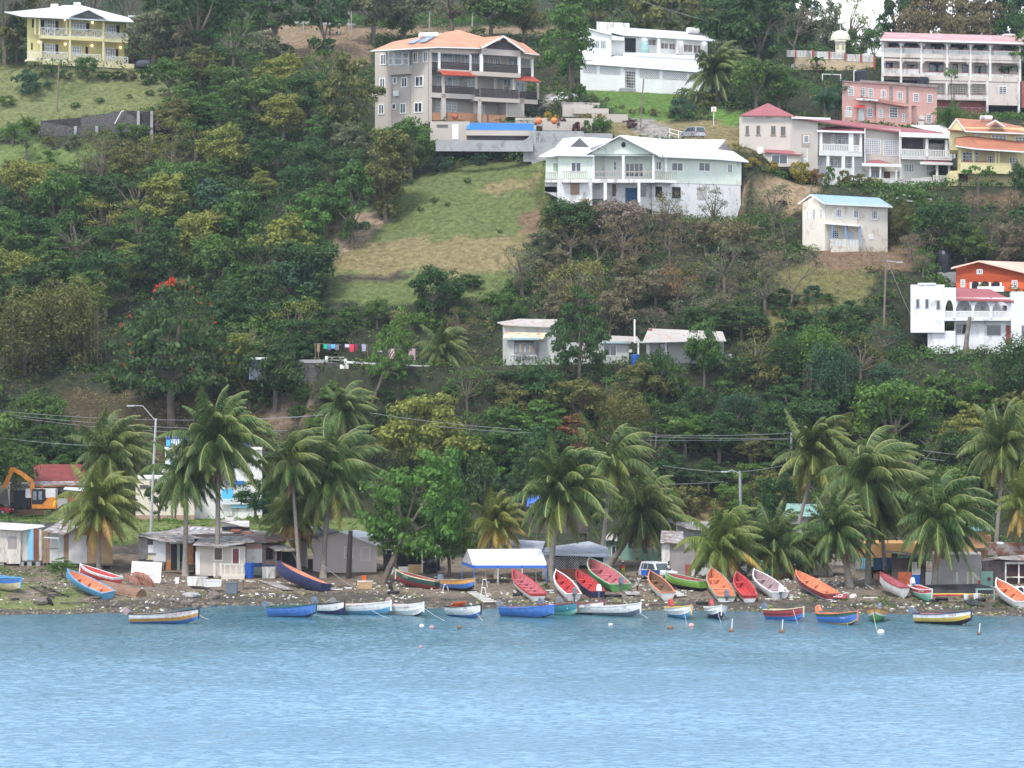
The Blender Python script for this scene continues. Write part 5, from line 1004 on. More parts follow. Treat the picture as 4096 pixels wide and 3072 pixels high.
        base = [(-.34, -.17), (.26, -.17), (.26, .17), (-.34, .17)]; pts = [mp(x_, y_, .08) for x_, y_ in base] + [mp(x_ * .8 + (.02), y_ * .8, .62) for x_, y_ in base]; cw.hexa(pts); pts2 = [mp(x_ * .8 + .02, y_ * .8, .62) for x_, y_ in base] + [mp(x_ * .45, y_ * .45, .72) for x_, y_ in base]; cw.hexa(pts2); cw.build('cowling', BC[cowl], mo)
        pr = MB()
        for k_ in range(3): aa = k_ * 2.094; pr.bar(mp(-.24, 0, -.85), mp(-.27, .17 * math.cos(aa), -.85 + .17 * math.sin(aa)), .05, .02)
        pr.build('propeller', BC['steel'], mo)
    if text:
        s_, col, tx, side, sz, f = text
        i = min(13, int((tx / L + .5) * 14)); (xa, ba, ka, ta), (xb, bb, kb, tb) = st[i], st[i + 1]
        pa = Vector((xa, side * (ba * prof(f) + .03), ka + (ta - ka) * f)); pb = Vector((xb, side * (bb * prof(f) + .03), kb + (tb - kb) * f))
        ex = (pb - pa).normalized() * (1 if side < 0 else -1); ey = Vector((0, side * .25, 1)).normalized(); ez = ex.cross(ey).normalized(); ey = ez.cross(ex)
        Mx = Matrix((ex, ey, ez)).transposed().to_4x4(); Mx.translation = (pa + pb) / 2 + ez * .03
        text_mesh('hull_lettering', s_, sz, BC[col], r, Mx)
    return r
W = dict(water=True)
# moored row, left to right
boat('white boat with amber and blue bands and a tilted pink outboard, leftmost in the water', TP, 515, 1468, 6, -6, [(.3, 'blue'), (.6, 'amber'), (1, 'white')], 'wood', 'black', motor=('mauve', -50), text=('IDEAS FOR LIFE  J2 1103', 'red', 1.3, -1, .23, .8), **W)
boat('bright blue boat with dark green rim and dark tilted outboard', TQ, 560, 1385, 4.9, -28, [(.2, 'navy'), (1, 'blue')], 'dgreen', 'dgreen', motor=('slate', -55), **W)
boat('small white boat with navy bottom and dark rim', TQ, 1065, 1345, 4.0, -48, [(.4, 'navy'), (1, 'white')], 'wood', 'black', motor=('slate', -40), **W)
boat('white boat with blue bottom, orange inside and grey outboard', TQ, 1500, 1350, 5.4, -22, [(.45, 'sky'), (1, 'white')], 'orange', 'white', motor=('steel', -35), **W)
boat('white lapstrake boat with maroon and grey outboard near the beach tyre', TR, 420, 1360, 4.8, -50, [(.12, 'black'), (1, 'white')], 'orange', 'white', motor=('mauve', -30), lap=True, text=('BEARS', 'red', 1.0, -1, .2, .8), **W)
wb = boat('white boat with orange cover in front of the wooden slip', TR, 1200, 1385, 5.2, -58, [(.3, 'blue'), (1, 'white')], 'orange', 'black', **W, B=2.0, D=1.0, text=('J 275', 'black', 1.2, -1, .18, .85))
mb = MB(); mb.prism([(-1.6, -.75, .95), (-.2, -.75, .95), (-.2, .75, .95), (-1.6, .75, .95)], (0, 0, .12)); mb.prism([(-1.7, -.7, 1.0), (-.9, -.7, 1.45), (-.9, .7, 1.45), (-1.7, .7, 1.0)], (0, 0, .05)); mb.build('cover', BC['orange'], wb)
boat('vivid blue boat with red inside and a white pole at its bow', TS, 360, 1385, 5.6, -36, [(.12, 'navy'), (1, 'blue')], 'dred', 'blue', motor=('steel', -35), D=.95, **W)
boat('teal and green boat with dark red rim right of the vivid blue one', TS, 800, 1355, 4.9, -52, [(.35, 'mint'), (1, 'teal')], 'white', 'dred', motor=('slate', -50), **W)
boat('white lapstrake boat with pink inside in the moored row', TS, 1090, 1345, 5.2, -44, [(.22, 'black'), (1, 'white')], 'pink', 'dred', motor=('steel', -25), lap=True, text=('XAVIAN', 'black', 1.2, -1, .22, .82), **W)
boat('plain white boat with slate bottom carrying a white cool box', TS, 1545, 1370, 4.9, -33, [(.4, 'slate'), (1, 'white')], 'grey', 'white', text=('J 308', 'slate', 1.3, -1, .18, .85), **W)
boat('white boat with yellow rim and pale blue bottom seen from its bow', TT, 745, 1395, 4.8, -72, [(.38, 'sky'), (1, 'white')], 'amber', 'yellow', motor=('red', -15), lap=True, B=1.9, **W)
boat('white boat with navy bottom and tilted red outboard seen from its bow', TT, 1215, 1398, 4.8, -84, [(.42, 'navy'), (1, 'white')], 'wood', 'white', motor=('red', -35), lap=True, B=1.9, **W)
boat('red boat with blue bottom and cream rim', TU, 465, 1425, 4.6, -52, [(.42, 'blue'), (1, 'dred')], 'pink', 'cream', motor=('slate', -50), lap=True, **W)
boat('blue boat with green stripe, yellow line and orange outboard', TU, 1175, 1478, 4.8, -55, [(.1, 'black'), (.2, 'yellow'), (.72, 'blue'), (1, 'dgreen')], 'orange', 'orange', motor=('orange', -30), text=('J2 804', 'white', 1.2, -1, .18, .6), **W)
boat('orange boat with white stripe and green bottom above the round white buoy', TU, 1685, 1435, 4.8, -102, [(.5, 'green'), (.62, 'white'), (1, 'amber')], 'wood', 'brown', motor=('slate', -50), B=1.9, **W)
boat('white and yellow boat with navy rim and black bottom, rightmost in the water', TV, 915, 1480, 5.3, -36, [(.35, 'black'), (.65, 'yellow'), (1, 'white')], 'orange', 'navy', motor=('slate', -50), text=('J4 0518', 'red', 1.3, -1, .2, .83), **W)
# drawn up on the beach
boat('blue and cream boat cut off by the left edge on the grass', TO, -60, 1060, 6.5, -32, [(.55, 'cream'), (1, 'blue')], 'blue', 'sky', extra=2, D=1.1)
boat('sky blue boat with orange inside left of the upturned brown boat', TO, 1055, 1130, 6.2, 143, [(1, 'sky')], 'orange', 'sky', extra=9, B=2.1, roll=-6, dz=.1)
boat('narrow red boat lying behind the sky blue boat', TO, 1190, 1010, 5.6, 143, [(.8, 'red'), (1, 'white')], 'red', 'white', extra=5)
boat('upturned brown wooden boat resting on concrete blocks', TO, 1420, 1110, 6.6, 143, [(1, 'brown')], 'brown', 'wood', flip=True, extra=0, B=1.9, D=.8)
boat('big navy boat with bright orange inside below the striped shed', TQ, 660, 1010, 6.8, 146, [(.9, 'navy'), (1, 'navy')], 'orange', 'navy', extra=11, B=2.3, D=1.15, roll=8, dz=.2)
boat('dark green and red boat with pale tags under the dark veranda house', TR, 560, 990, 6.2, 140, [(.5, 'dred'), (1, 'dgreen')], 'dred', 'cream', extra=7, motor=('slate', 15), text=('117 SI', 'cream', .9, 1, .34, .8), roll=4)
boat('weathered yellow and blue boat beside the marquee', TR, 1120, 1035, 5.2, -52, [(.25, 'black'), (.62, 'blue'), (1, 'amber')], 'wood', 'wood', extra=2)
boat('white boat with deep red inside in front of the marquee', TS, 330, 1075, 7.0, 127, [(.8, 'white'), (1, 'red')], 'rose', 'red', extra=10, B=2.0, benches=6)
boat('small white boat with scarlet inside and outboard in front of the lattice bar', TS, 850, 1085, 6.0, 119, [(.15, 'dred'), (1, 'white')], 'red', 'white', extra=11, motor=('steel', 12), lap=True)
boat('navy and yellow boat with scarlet inside right of the scarlet lined white boat', TS, 1150, 1060, 6.0, 124, [(.4, 'amber'), (1, 'navy')], 'red', 'dred', extra=9, motor=('white', 15), deck=None)
boat('large green boat with rose pink inside, the biggest on the beach', TS, 1380, 985, 8.6, 124, [(1, 'green')], 'rose', 'lgreen', extra=9, B=2.8, D=1.15, motor=('slate', 12), benches=5)
boat('white boat with orange brown rim beside the lime green boat', TT, 440, 1085, 5.8, 117, [(1, 'white')], 'brown', 'orange', extra=10)
boat('lime green boat with dark red inside in front of the silver truck', TT, 800, 1020, 5.2, 136, [(.35, 'black'), (.36, 'lime'), (1, 'lime')], 'dred', 'lgreen', extra=2, B=2.2, D=1.0)
boat('white and green boat with orange wooden inside under the short palm', TT, 1235, 1075, 7.2, 105, [(.8, 'white'), (1, 'lgreen')], 'orange', 'wood', extra=12, motor=('slate', 15), benches=5, B=2.2)
boat('scarlet boat with white and sky blue transom holding a wire fish pot', TT, 1560, 1115, 5.6, 107, [(.35, 'sky'), (.7, 'white'), (1, 'red')], 'red', 'red', extra=11, benches=2)
boat('white boat with dusty pink inside and white topped outboard', TU, 215, 1070, 6.4, 124, [(.2, 'dred'), (1, 'white')], 'mauve', 'white', extra=10, motor=('white', 15), B=2.2)
boat('orange and red boat with blue bottom half hidden by a drooping frond', TU, 835, 1090, 7.0, 134, [(.4, 'blue'), (.47, 'white'), (1, 'dred')], 'orange', 'orange', extra=9, D=.95)
boat('small white boat with crimson inside near the banded palm', TU, 1880, 1110, 4.4, 130, [(1, 'white')], 'rose', 'dred', extra=8, dz=.2)
boat('red, white and mint boat standing bow first with a white outboard', TV, 635, 1150, 4.6, -76, [(.6, 'mint'), (.68, 'white'), (1, 'red')], 'red', 'white', extra=2, motor=('white', -25), D=1.0, text=('OLD TIMER', 'white', 1.0, -1, .18, .85))
boat('long upturned black boat with yellow and red edge in front of the graffiti wall', TV, 1130, 1080, 6.6, 2, [(.8, 'black'), (.9, 'yellow'), (1, 'red')], 'black', 'red', flip=True, extra=0, D=.95)
boat('white boat with orange inside at the right end of the beach', TV, 1790, 1215, 6.2, 118, [(.12, 'navy'), (1, 'white')], 'orange', 'white', extra=11, B=2.1)

# ================================================================== people
SKIN = paint('dark_skin', (.09, .045, .03), .6, .05)
def skin(name, verts, edges, mat, parent, root=0):
    me = bpy.data.meshes.new(name); me.from_pydata([v[:3] for v in verts], edges, []); me.materials.append(mat)
    o = bpy.data.objects.new(name, me); COL.objects.link(o); o.parent = parent
    md = o.modifiers.new('skin', 'SKIN'); md.use_smooth_shade = True
    for i, v in enumerate(verts):
        sv = me.skin_vertices[0].data[i]; sv.radius = (v[3], v[3]); sv.use_root = i == root
    o.modifiers.new('sub', 'SUBSURF').levels = 1; o.modifiers['sub'].render_levels = 1
    return o
def person(label, p, face, pose, shirt, pants, hat=None, hair=True):
    """joints in metres, x right / y back (facing -y) / z up"""
    r = empty('person', p, label, 'person', 'people on the beach', rz=RAD(face))
    k = {}
    k.update(pelvis=(0, 0, .93), waist=(0, 0, 1.08), chest=(0, 0, 1.3), neck=(0, 0, 1.46), chin=(0, -.01, 1.54), head=(0, -.01, 1.64), crown=(0, 0, 1.73), hipL=(-.1, 0, .9), hipR=(.1, 0, .9), kneeL=(-.11, -.02, .5), kneeR=(.11, -.02, .5), ankL=(-.11, .02, .09), ankR=(.11, .02, .09), toeL=(-.12, -.17, .04), toeR=(.12, -.17, .04),
             shL=(-.19, 0, 1.41), shR=(.19, 0, 1.41), elL=(-.25, .02, 1.13), elR=(.25, .02, 1.13), wrL=(-.26, -.08, .88), wrR=(.26, -.08, .88))
    k.update(pose)
    rad = dict(pelvis=.13, waist=.12, chest=.14, neck=.055, chin=.07, head=.1, crown=.06, hipL=.09, hipR=.09, kneeL=.058, kneeR=.058, ankL=.04, ankR=.04, toeL=.03, toeR=.03, shL=.06, shR=.06, elL=.043, elR=.043, wrL=.028, wrR=.028)
    names = list(rad); vs = [(*k[n], rad[n]) for n in names]; I = names.index
    es = [(I(a), I(b)) for a, b in (('pelvis', 'waist'), ('waist', 'chest'), ('chest', 'neck'), ('neck', 'chin'), ('chin', 'head'), ('head', 'crown'), ('pelvis', 'hipL'), ('pelvis', 'hipR'), ('hipL', 'kneeL'), ('hipR', 'kneeR'), ('kneeL', 'ankL'), ('kneeR', 'ankR'), ('ankL', 'toeL'), ('ankR', 'toeR'), ('chest', 'shL'), ('chest', 'shR'), ('shL', 'elL'), ('shR', 'elR'), ('elL', 'wrL'), ('elR', 'wrR'))]
    for s in 'LR':
        w = Vector(k['wr' + s]); e = Vector(k['el' + s]); d = (w - e).normalized(); sd = d.cross(Vector((1, 0, 0))).normalized()
        palm = w + d * .06; vs.append((*palm, .03)); pi = len(vs) - 1; es.append((I('wr' + s), pi))
        for j, ln in enumerate((.075, .085, .08, .06)):
            b_ = palm + sd * (j - 1.5) * .02 + d * .035; vs.append((*b_, .009)); vs.append((*(b_ + d * ln * .6), .008)); vs.append((*(b_ + d * ln + Vector((0, -.02, 0))), .007)); n_ = len(vs); es += [(pi, n_ - 3), (n_ - 3, n_ - 2), (n_ - 2, n_ - 1)]
        b_ = palm - sd * .04; vs.append((*b_, .01)); vs.append((*(b_ + d * .05), .008)); n_ = len(vs); es += [(pi, n_ - 2), (n_ - 2, n_ - 1)]
    hd_ = Vector(k['head']); vs.append((hd_.x, hd_.y - .115, hd_.z - .01, .015)); es.append((I('head'), len(vs) - 1))
    skin('body', vs, es, SKIN, r, 0)
    def sub(nm, ns, ed, g, mat):
        skin(nm, [(*k[n], rad[n] * g + .012) for n in ns], [(ns.index(a), ns.index(b)) for a, b in ed], mat, r)
    sub('shirt', ['waist', 'chest', 'shL', 'shR', 'pelvis'], [('pelvis', 'waist'), ('waist', 'chest'), ('chest', 'shL'), ('chest', 'shR')], 1.12, shirt)
    sub('trousers', ['pelvis', 'hipL', 'hipR', 'kneeL', 'kneeR'], [('pelvis', 'hipL'), ('pelvis', 'hipR'), ('hipL', 'kneeL'), ('hipR', 'kneeR')], 1.1, pants)
    MB().ball((k['crown'][0], k['crown'][1] + .02, k['crown'][2] - .05), .112 if hat else .105, 10, sz=.75).build('cap' if hat else 'hair', hat or paint('black_hair', (.01, .01, .01), .9), r)
    return r
CL = lambda n, c: paint(n, c, .9, .08, 3)
SIT = dict(pelvis=(0, 0, .10), waist=(0, 0, .26), chest=(0, -.03, .5), neck=(0, -.03, .66), chin=(0, -.05, .74), head=(0, -.06, .84), crown=(0, -.05, .93), hipL=(-.1, -.02, .08), hipR=(.1, -.02, .08), kneeL=(-.13, -.45, .12), kneeR=(.13, -.45, .12), ankL=(-.13, -.48, -.3), ankR=(.13, -.48, -.3), toeL=(-.13, -.62, -.36), toeR=(.13, -.62, -.36), shL=(-.19, -.03, .61), shR=(.19, -.03, .61), elL=(-.24, -.1, .36), elR=(.24, -.1, .36), wrL=(-.16, -.32, .26), wrR=(.16, -.32, .26))
person('person in red shirt and white cap right of the big green boat', ground(2000 + 1630 / 3.318, 2050 + 870 / 3.318), 10, {}, CL('red_shirt', (.55, .05, .03)), CL('bright_trousers', (.35, .35, .05)), hat=CL('white_cap', (.75, .75, .75)))
person('person in white sleeveless shirt and pale shorts standing by the table of cool boxes', ground(2500 + 165 / 3.318, 2050 + 1040 / 3.318), 70, dict(wrR=(.2, -.16, .95)), CL('white_vest', (.72, .72, .72)), CL('pale_shorts', (.60, .58, .58)))
person('person in dark clothes standing left of the silver truck', ground(2500 + 240 / 3.318, 2050 + 850 / 3.318), -20, {}, CL('dark_shirt', (.05, .04, .04)), CL('dark_trousers', (.04, .04, .05)))
# ================================================================== vehicles
GLS = paint('car_glass', (.05, .07, .08), .06, .1, spec=.9); CARW = paint('car_white', (.74, .75, .77), .25, .03, .5, spec=.6); CARS = paint('car_silver', (.42, .44, .47), .3, .04, .5, metal=.4, spec=.6); HUB = paint('wheel_rim', (.35, .35, .36), .4, .1); REDL = paint('tail_lamp_red', (.5, .02, .02), .3); HL = paint('head_lamp', (.7, .72, .75), .1)
def car(name, label, cat, p, hd, L, Wd, Hh, body, kind='suv', group='parked vehicles'):
    """x forward; side profile extruded with tumblehome"""
    sl = math.atan2(hgt(p.x + math.cos(RAD(hd)) * L * .35, p.y + math.sin(RAD(hd)) * L * .35) - hgt(p.x - math.cos(RAD(hd)) * L * .35, p.y - math.sin(RAD(hd)) * L * .35), L * .7)
    sl = max(-.06, min(.06, sl)); PADS.append((p.x, p.y, math.cos(RAD(hd)), math.sin(RAD(hd)), L / 2 + .3, Wd / 2, p.z - .02, 2.5))
    r = empty(name, p, label, cat, group); r.rotation_euler = (Matrix.Rotation(RAD(hd), 3, 'Z') @ Matrix.Rotation(-sl, 3, 'Y')).to_euler()
    h1 = Hh * .56; z0 = .28
    roof0, roof1 = {'suv': (-.44, .10), 'hatch': (-.38, .08), 'pickup': (-.05, .18), 'van': (-.48, .3)}[kind]
    ws = {'van': .36}.get(kind, .24)
    def sec(pts, w0, w1, mat, nm, par):
        mb = MB(); n = len(pts)
        a = [(x * L, -w0 * Wd / 2 if z <= h1 + .01 else -w1 * Wd / 2, z) for x, z in pts]; b = [(x, -y, z) for x, y, z in a]
        mb.add(a + b, [list(range(n)), [2 * n - 1 - i for i in range(n)]] + [(i, n + i, n + (i + 1) % n, (i + 1) % n) for i in range(n)]); return mb.build(nm, mat, par)
    sec([(-.5, z0), (.48, z0), (.5, z0 + .25), (.49, h1 - .18), (.46, h1 - .08), (ws + .02, h1), (-.47, h1), (-.5, h1 - .1)], 1, 1, body, 'body', r)
    cab = sec([(roof0 - .05 if kind != 'pickup' else -.1, h1), (ws, h1), (roof1, Hh - .02), (roof1 - .05, Hh), (roof0 + .03, Hh), (roof0, Hh - .04)], .94, .8, body, 'cabin', r)
    g = MB(); y0 = Wd / 2 * .94; y1 = Wd / 2 * .8
    def side(xa, xb, xc, xd):
        for s in (1, -1): 
            q = [(xa * L, s * (y0 + .004), h1 + .04), (xb * L, s * (y0 + .004), h1 + .04), (xc * L, s * (y1 + .018), Hh - .13), (xd * L, s * (y1 + .018), Hh - .13)]; g.prism(q, (0, s * .01, 0))
    m_ = (roof0 + roof1) / 2
    side(m_ + .02, ws - .05, roof1 - .04, m_ + .02); 
    if kind != 'pickup': side(m_ - .16, m_, m_, m_ - .15); side(roof0 + .01, m_ - .18, m_ - .17, roof0 + .05)
    g.prism([((ws - .01) * L, -y0 * .88, h1 + .06), ((ws - .01) * L, y0 * .88, h1 + .06), ((roof1 + .012) * L, y1 * .88, Hh - .09), ((roof1 + .012) * L, -y1 * .88, Hh - .09)], (.03, 0, .02))
    rb = roof0 - .05 if kind != 'pickup' else -.1
    g.prism([(rb * L - .01, -y0 * .85, h1 + .06), (rb * L - .01, y0 * .85, h1 + .06), (roof0 * L - .01, y1 * .85, Hh - .12), (roof0 * L - .01, -y1 * .85, Hh - .12)], (-.02, 0, .0))
    g.build('window', GLS, r)
    if kind == 'pickup':
        b = MB(); b.box(-.3 * L, 0, h1 + .02, .38 * L, Wd * .84, .04); b.build('load_bed', BLACKP, r)
    for x in (-.31, .32):
        for s in (1, -1):
            w = MB(); w.lathe((x * L, s * (Wd / 2 - .1), .34), [(.34, -.11), (.34, .11)], 16, axis='y'); wo = w.build('wheel', TYRE, r); MB().lathe((x * L, s * (Wd / 2 - .1), .34), [(.2, -.12), (.2, .12)], 12, axis='y').build('rim', HUB, wo)
    for s in (1, -1):
        MB().box(.485 * L, s * Wd * .36, h1 - .22, .1, .34, .16).build('headlight', HL, r); MB().box(-.495 * L, s * Wd * .44, h1 - .15, .08, .16, .3).build('tail_light', REDL, r); MB().box(ws * L - .15, s * (Wd / 2 + .06), h1 + .08, .12, .14, .12).build('wing_mirror', body, r)
    MB().box(.49 * L, 0, h1 - .28, .08, Wd * .46, .13).build('grille', BLACKP, r); MB().box(.495 * L, 0, .42, .12, Wd * .92, .14).build('front_bumper', BLACKP if kind != 'hatch' else body, r); MB().box(-.5 * L, 0, .42, .12, Wd * .92, .14).build('rear_bumper', body, r); MB().box(-.515 * L, 0, .62, .02, .5, .13).build('number_plate', WHITE, r)
    return r
def at(T, x, y): return ground(T[0] + x / T[2], T[1] + y / T[2])
car('parked_car', 'white hatchback parked on the drive below the tall leafy tree', 'car', at(TC, 455, 880), 172, 4.2, 1.75, 1.5, CARW, 'hatch')
car('parked_car', 'silver estate car seen from behind on the slope above the green house', 'car', at(TC, 1560, 1195), 118, 4.6, 1.85, 1.7, CARS, 'suv')
car('parked_car', 'silver white four wheel drive behind the beach cool box table', 'car', at(TT, 440, 890), -62, 4.7, 1.85, 1.75, CARW, 'suv')
car('parked_pickup', 'white pickup mostly hidden behind the two beach palm trunks', 'pickup', at(TT, 1330, 850), 4, 5.2, 1.85, 1.75, CARW, 'pickup')
car('parked_car', 'dark car in the shade under the yellow house stair', 'car', at(TA, 1230, 595), 165, 4.1, 1.75, 1.45, paint('car_dark', (.05, .06, .07), .3), 'hatch')
car('parked_car', 'black car between the orange shrubs and beige house porch', 'car', at(TD, 135, 1500), -70, 4.2, 1.8, 1.7, paint('car_black', (.02, .025, .035), .25), 'suv')
for x, y, hd_, lab in ((470, 462, 8, 'white van roof showing above the hilltop balustrade left of the turret'), (330, 445, 175, 'grey car roof furthest left behind the hilltop balustrade')):
    q = P(3072 + x / 2.16, y / 2.16, 501.5); q.z = min(q.z, hgt(q.x, q.y) + .02)
    car('parked_van', lab, 'van', q, hd_, 5, 1.9, 2.2, CARW if x > 400 else CARS, 'van')
car('parked_car', 'red car nose cut off by the left edge beside the excavator', 'car', at(TI, -60, 1540), -10, 4.2, 1.75, 1.5, paint('car_red', (.5, .02, .03), .3), 'hatch')
# white lorry cab beside the excavator
p = at(TI, 290, 1530); r = empty('lorry', p + Vector((0, 3, 0)), 'white lorry cab with dark bed parked behind the excavator arm', 'lorry', 'parked vehicles')
MB().box(1.4, 0, 2.35, 3.6, 2.2, 1.1).build('cab', CARW, r); MB().box(-.9, 0, 1.7, 2.0, 2.1, 1.9).build('dark_body', BLACKP, r); MB().box(.8, 0, .9, 6.2, 2.0, .5).build('chassis', BLACKP, r)
o = MB().box(.9, -1.11, 2.4, 1.0, .03, .6).build('window', GLS, r)
for x in (-1.8, 3.0):
    for s in (1, -1): MB().lathe((x, s * .95, .45), [(.45, -.14), (.45, .14)], 14, axis='y').build('wheel', TYRE, r)

# excavator
EXO = paint('excavator_orange', (.72, .26, .04), .5, .1, 1, dirt=(.30, .18, .1), amt=.15); p = at(TI, 400, 1548)
r = empty('excavator', p, 'orange excavator with raised arm on the road verge at the left', 'excavator')
tk = MB()
for s in (-.95, .95):
    tk.hexa([(-1.9, s - .25, .0), (1.9, s - .25, .0), (1.9, s + .25, .0), (-1.9, s + .25, .0), (-2.1, s - .25, .6), (2.1, s - .25, .6), (2.1, s + .25, .6), (-2.1, s + .25, .6)])
tk.build('track', paint('track_brown', (.12, .07, .05), .9, .3), r)
bd = MB(); bd.box(1.1, 0, 1.05, 2.9, 2.2, .5); bd.prism([(.9, -1.1, 1.3), (2.7, -1.1, 1.3), (2.65, -1.1, 2.1), (1.6, -1.1, 2.1)], (0, 2.2, 0)); bd.build('body', EXO, r)
MB().prism([(2.15, -1.12, 1.0), (2.35, -1.12, 1.0), (2.6, -1.12, 2.0), (2.35, -1.12, 2.0)], (0, -.03, 0)).build('yellow_stripe', paint('stripe_yellow', (.8, .6, .05), .5), r)
cb = MB(); cb.hexa([(-.35, -1.05, 1.3), (1.15, -1.05, 1.3), (1.15, .1, 1.3), (-.35, .1, 1.3), (-.3, -1.0, 3.1), (1.1, -1.0, 3.1), (1.1, .05, 3.1), (-.3, .05, 3.1)]); co = cb.build('cab', BLACKM, r)
MB().box(-.0, -1.06, 2.35, .42, .02, 1.0).box(.65, -1.06, 2.35, .42, .02, 1.0).build('window', GREYGLASS, co); p_ = (.8, -.4, 3.25); MB().lathe(p_, [(.08, -.15), (.1, .1), (.05, .2)], 8).build('beacon', paint('beacon_orange', (.8, .15, .03), .4), co)
bm = MB(); pts = [(-.35, .5, 1.2), (-.45, .5, 2.6), (-.6, .5, 3.9), (-1.6, .5, 4.8), (-2.9, .5, 5.5)]
for a, b, w in zip(pts, pts[1:], (.5, .55, .55, .5)): bm.bar(a, b, .35, w)
bo = bm.build('boom', EXO, r); st_ = MB(); st_.bar((-2.9, .5, 5.6), (-3.9, .5, 3.2), .3, .5); st_.build('stick', EXO, r); MB().bar((-.75, .5, 4.5), (-2.6, .5, 5.75), .16).build('cylinder', BLACKM, r)
MB().hexa([(-4.5, .0, 1.3), (-3.4, .0, 1.2), (-3.4, 1.0, 1.2), (-4.5, 1.0, 1.3), (-4.3, .0, 2.6), (-3.6, .0, 3.2), (-3.6, 1.0, 3.2), (-4.3, 1.0, 2.6)]).build('bucket', paint('bucket_steel', (.15, .12, .10), .7, .3), r)

# ================================================================== poles, lamps, wires
STL = paint('lamp_post_grey', (.45, .47, .47), .6, .1); POLEW = paint('pole_timber', (.20, .16, .13), .9, .2, 2)
def pole(label, T, x0, y0, x1, y1, Y=None, w=.26, mat=None, name='utility_pole', lamp=None, arm=False, cat='pole', group='utility poles on the hillside'):
    """bottom (x0,y0) to top (x1,y1) as seen; stands on the ground under its bottom"""
    px, py = T[0] + x0 / T[2], T[1] + y0 / T[2]
    b = ground(px, py) if Y is None else P(px, py, Y)
    t = P(T[0] + x1 / T[2], T[1] + y1 / T[2], b.y)
    r = empty(name, b, label, cat, group); t = t - b
    MB().tube([(0, 0, -1.5), t * .5, t], [w / 2, w / 2.2, w / 2.8], 8).build('shaft', mat or POLEW, r)
    if arm: MB().bar(t + Vector((-.7, 0, -.3)), t + Vector((.7, 0, -.3)), .1).build('cross_arm', mat or POLEW, r)
    if lamp:
        dx, dz, dx2, dz2 = lamp; a = t + Vector((0, 0, -.3)); m_ = t + Vector((dx * .6, -.3, dz)); e = t + Vector((dx, -.4, dz2))
        MB().tube([a, m_, e], .05, 5).build('lamp_arm', STL, r); MB().box(e.x + (.35 if dx > 0 else -.35), e.y, e.z, .75, .3, .16).build('lamp_head', STL, r)
    return b + t
pole('grey street lamp pole with curved arm behind the left palms', TI, 1665, 1659, 1725, 480, Y=320, w=.3, mat=STL, name='street_lamp', lamp=(-2.3, 1.35, 0, 1.35), cat='street lamp', group='street lamps along the shore road')
pole('short concrete street lamp pole right of centre behind the fronds', TM, 448, 1350, 440, 1060, Y=350, w=.36, mat=CONC, name='street_lamp', lamp=(-1.5, .1, 0, -.1), cat='street lamp', group='street lamps along the shore road')
pole('tall timber pole on the lawn below the long white building', TC, 1103, 1135, 1138, 682)
pole('timber pole on the grass slope below the yellow house', TA, 486, 965, 512, 532, w=.28)
pole('timber pole with lamp left of the arched white house', TH, 998, 1190, 1022, 572, w=.3, lamp=(1.4, -.5, 0, -.55), arm=True)
pole('leaning timber pole at the corner of the cream house', TH, 300, 370, 378, -60, w=.32)
pole('concrete pole behind the palms at the right of the wires', TM, 1005, 900, 1012, 640, Y=372, w=.3, mat=CONC)
pole('dark pole above the tan house roof, left of its ridge', TB, 1497, 290, 1505, -40, w=.28, mat=paint('weathered_pole', (.35, .32, .30), .9, .2))
pole('lamp pole behind the ridge of the tan house roof', TB, 1865, 280, 1875, 70, w=.28, mat=paint('weathered_pole', (1, 1, 1)), lamp=(1.1, 0, 0, .02), name='street_lamp', cat='street lamp', group='street lamps on the hill road')
pole('left one of two thin bare poles on the dry slope', TB, 805, 270, 800, -40, w=.22, mat=paint('weathered_pole', (1, 1, 1)))
pole('right one of two thin bare poles on the dry slope', TB, 825, 275, 822, -40, w=.22, mat=paint('weathered_pole', (1, 1, 1)))
pole('thick dark trunk like post standing on the beach left of the round headed tree', TQ, 1305, 875, 1335, 240, w=.62, mat=paint('painted_post', (.05, .04, .035), .9, .2), cat='post', name='beach_post', group='posts on the beach')
pole('bare sawn off tree stem in front of the arched white house', TH, 1695, 1400, 1745, 1080, w=.7, mat=paint('bare_stem', (.20, .17, .15), .9, .3, 2), name='tree_stump', cat='tree stump', group='dead stems')
r = empty('banner_sign', at(TC, 1743, 1088), 'small white notice board on a post at the roadside', 'sign'); MB().bar((0, 0, -.5), (0, 0, 2.1), .08).build('post', WHITE, r); MB().box(0, -.06, 2.5, .75, .06, .75).build('board', WHITE, r); MB().box(0, -.1, 2.55, .3, .02, .22).box(0, -.1, 2.22, .6, .02, .08).build('red_mark', paint('sign_red', (.6, .12, .08), .6), r)
WIRE = paint('wire_grey', (.26, .27, .28), .6, .02)
def wire(label, pts, r=.024, sag=.4):
    a, b = pts; mb = MB(); c = [a.lerp(b, i / 24) - Vector((0, 0, 4 * sag * (i / 24) * (1 - i / 24))) for i in range(25)]
    o = mb.tube([q - a for q in c], r, 4).build('power_line', WIRE); o.location = a; tag(o, label, 'power line', 'overhead wires')
wire('upper shore wire from the left edge to the street lamp', (P(-60, 1637, 352), P(1290, 1660, 352)), sag=.9)
wire('second shore wire from the left edge, just under the first', (P(-60, 1649, 352), P(1150, 1722, 352)), sag=.5)
wire('third shore wire behind the street lamp', (P(-60, 1650, 353), P(1130, 1728, 353)), sag=.9)
wire('lowest pair wire crossing the dark tree at the left', (P(-60, 1742, 350), P(500, 1785, 350)), sag=.3)
wire('upper wire between the tall palm and the broad yellow green tree', (P(1020, 1678, 352), P(1290, 1658, 352)), sag=.1)
wire('wire rising right behind the broad yellow green tree', (P(1480, 1652, 352), P(2080, 1718, 352)), sag=.2)
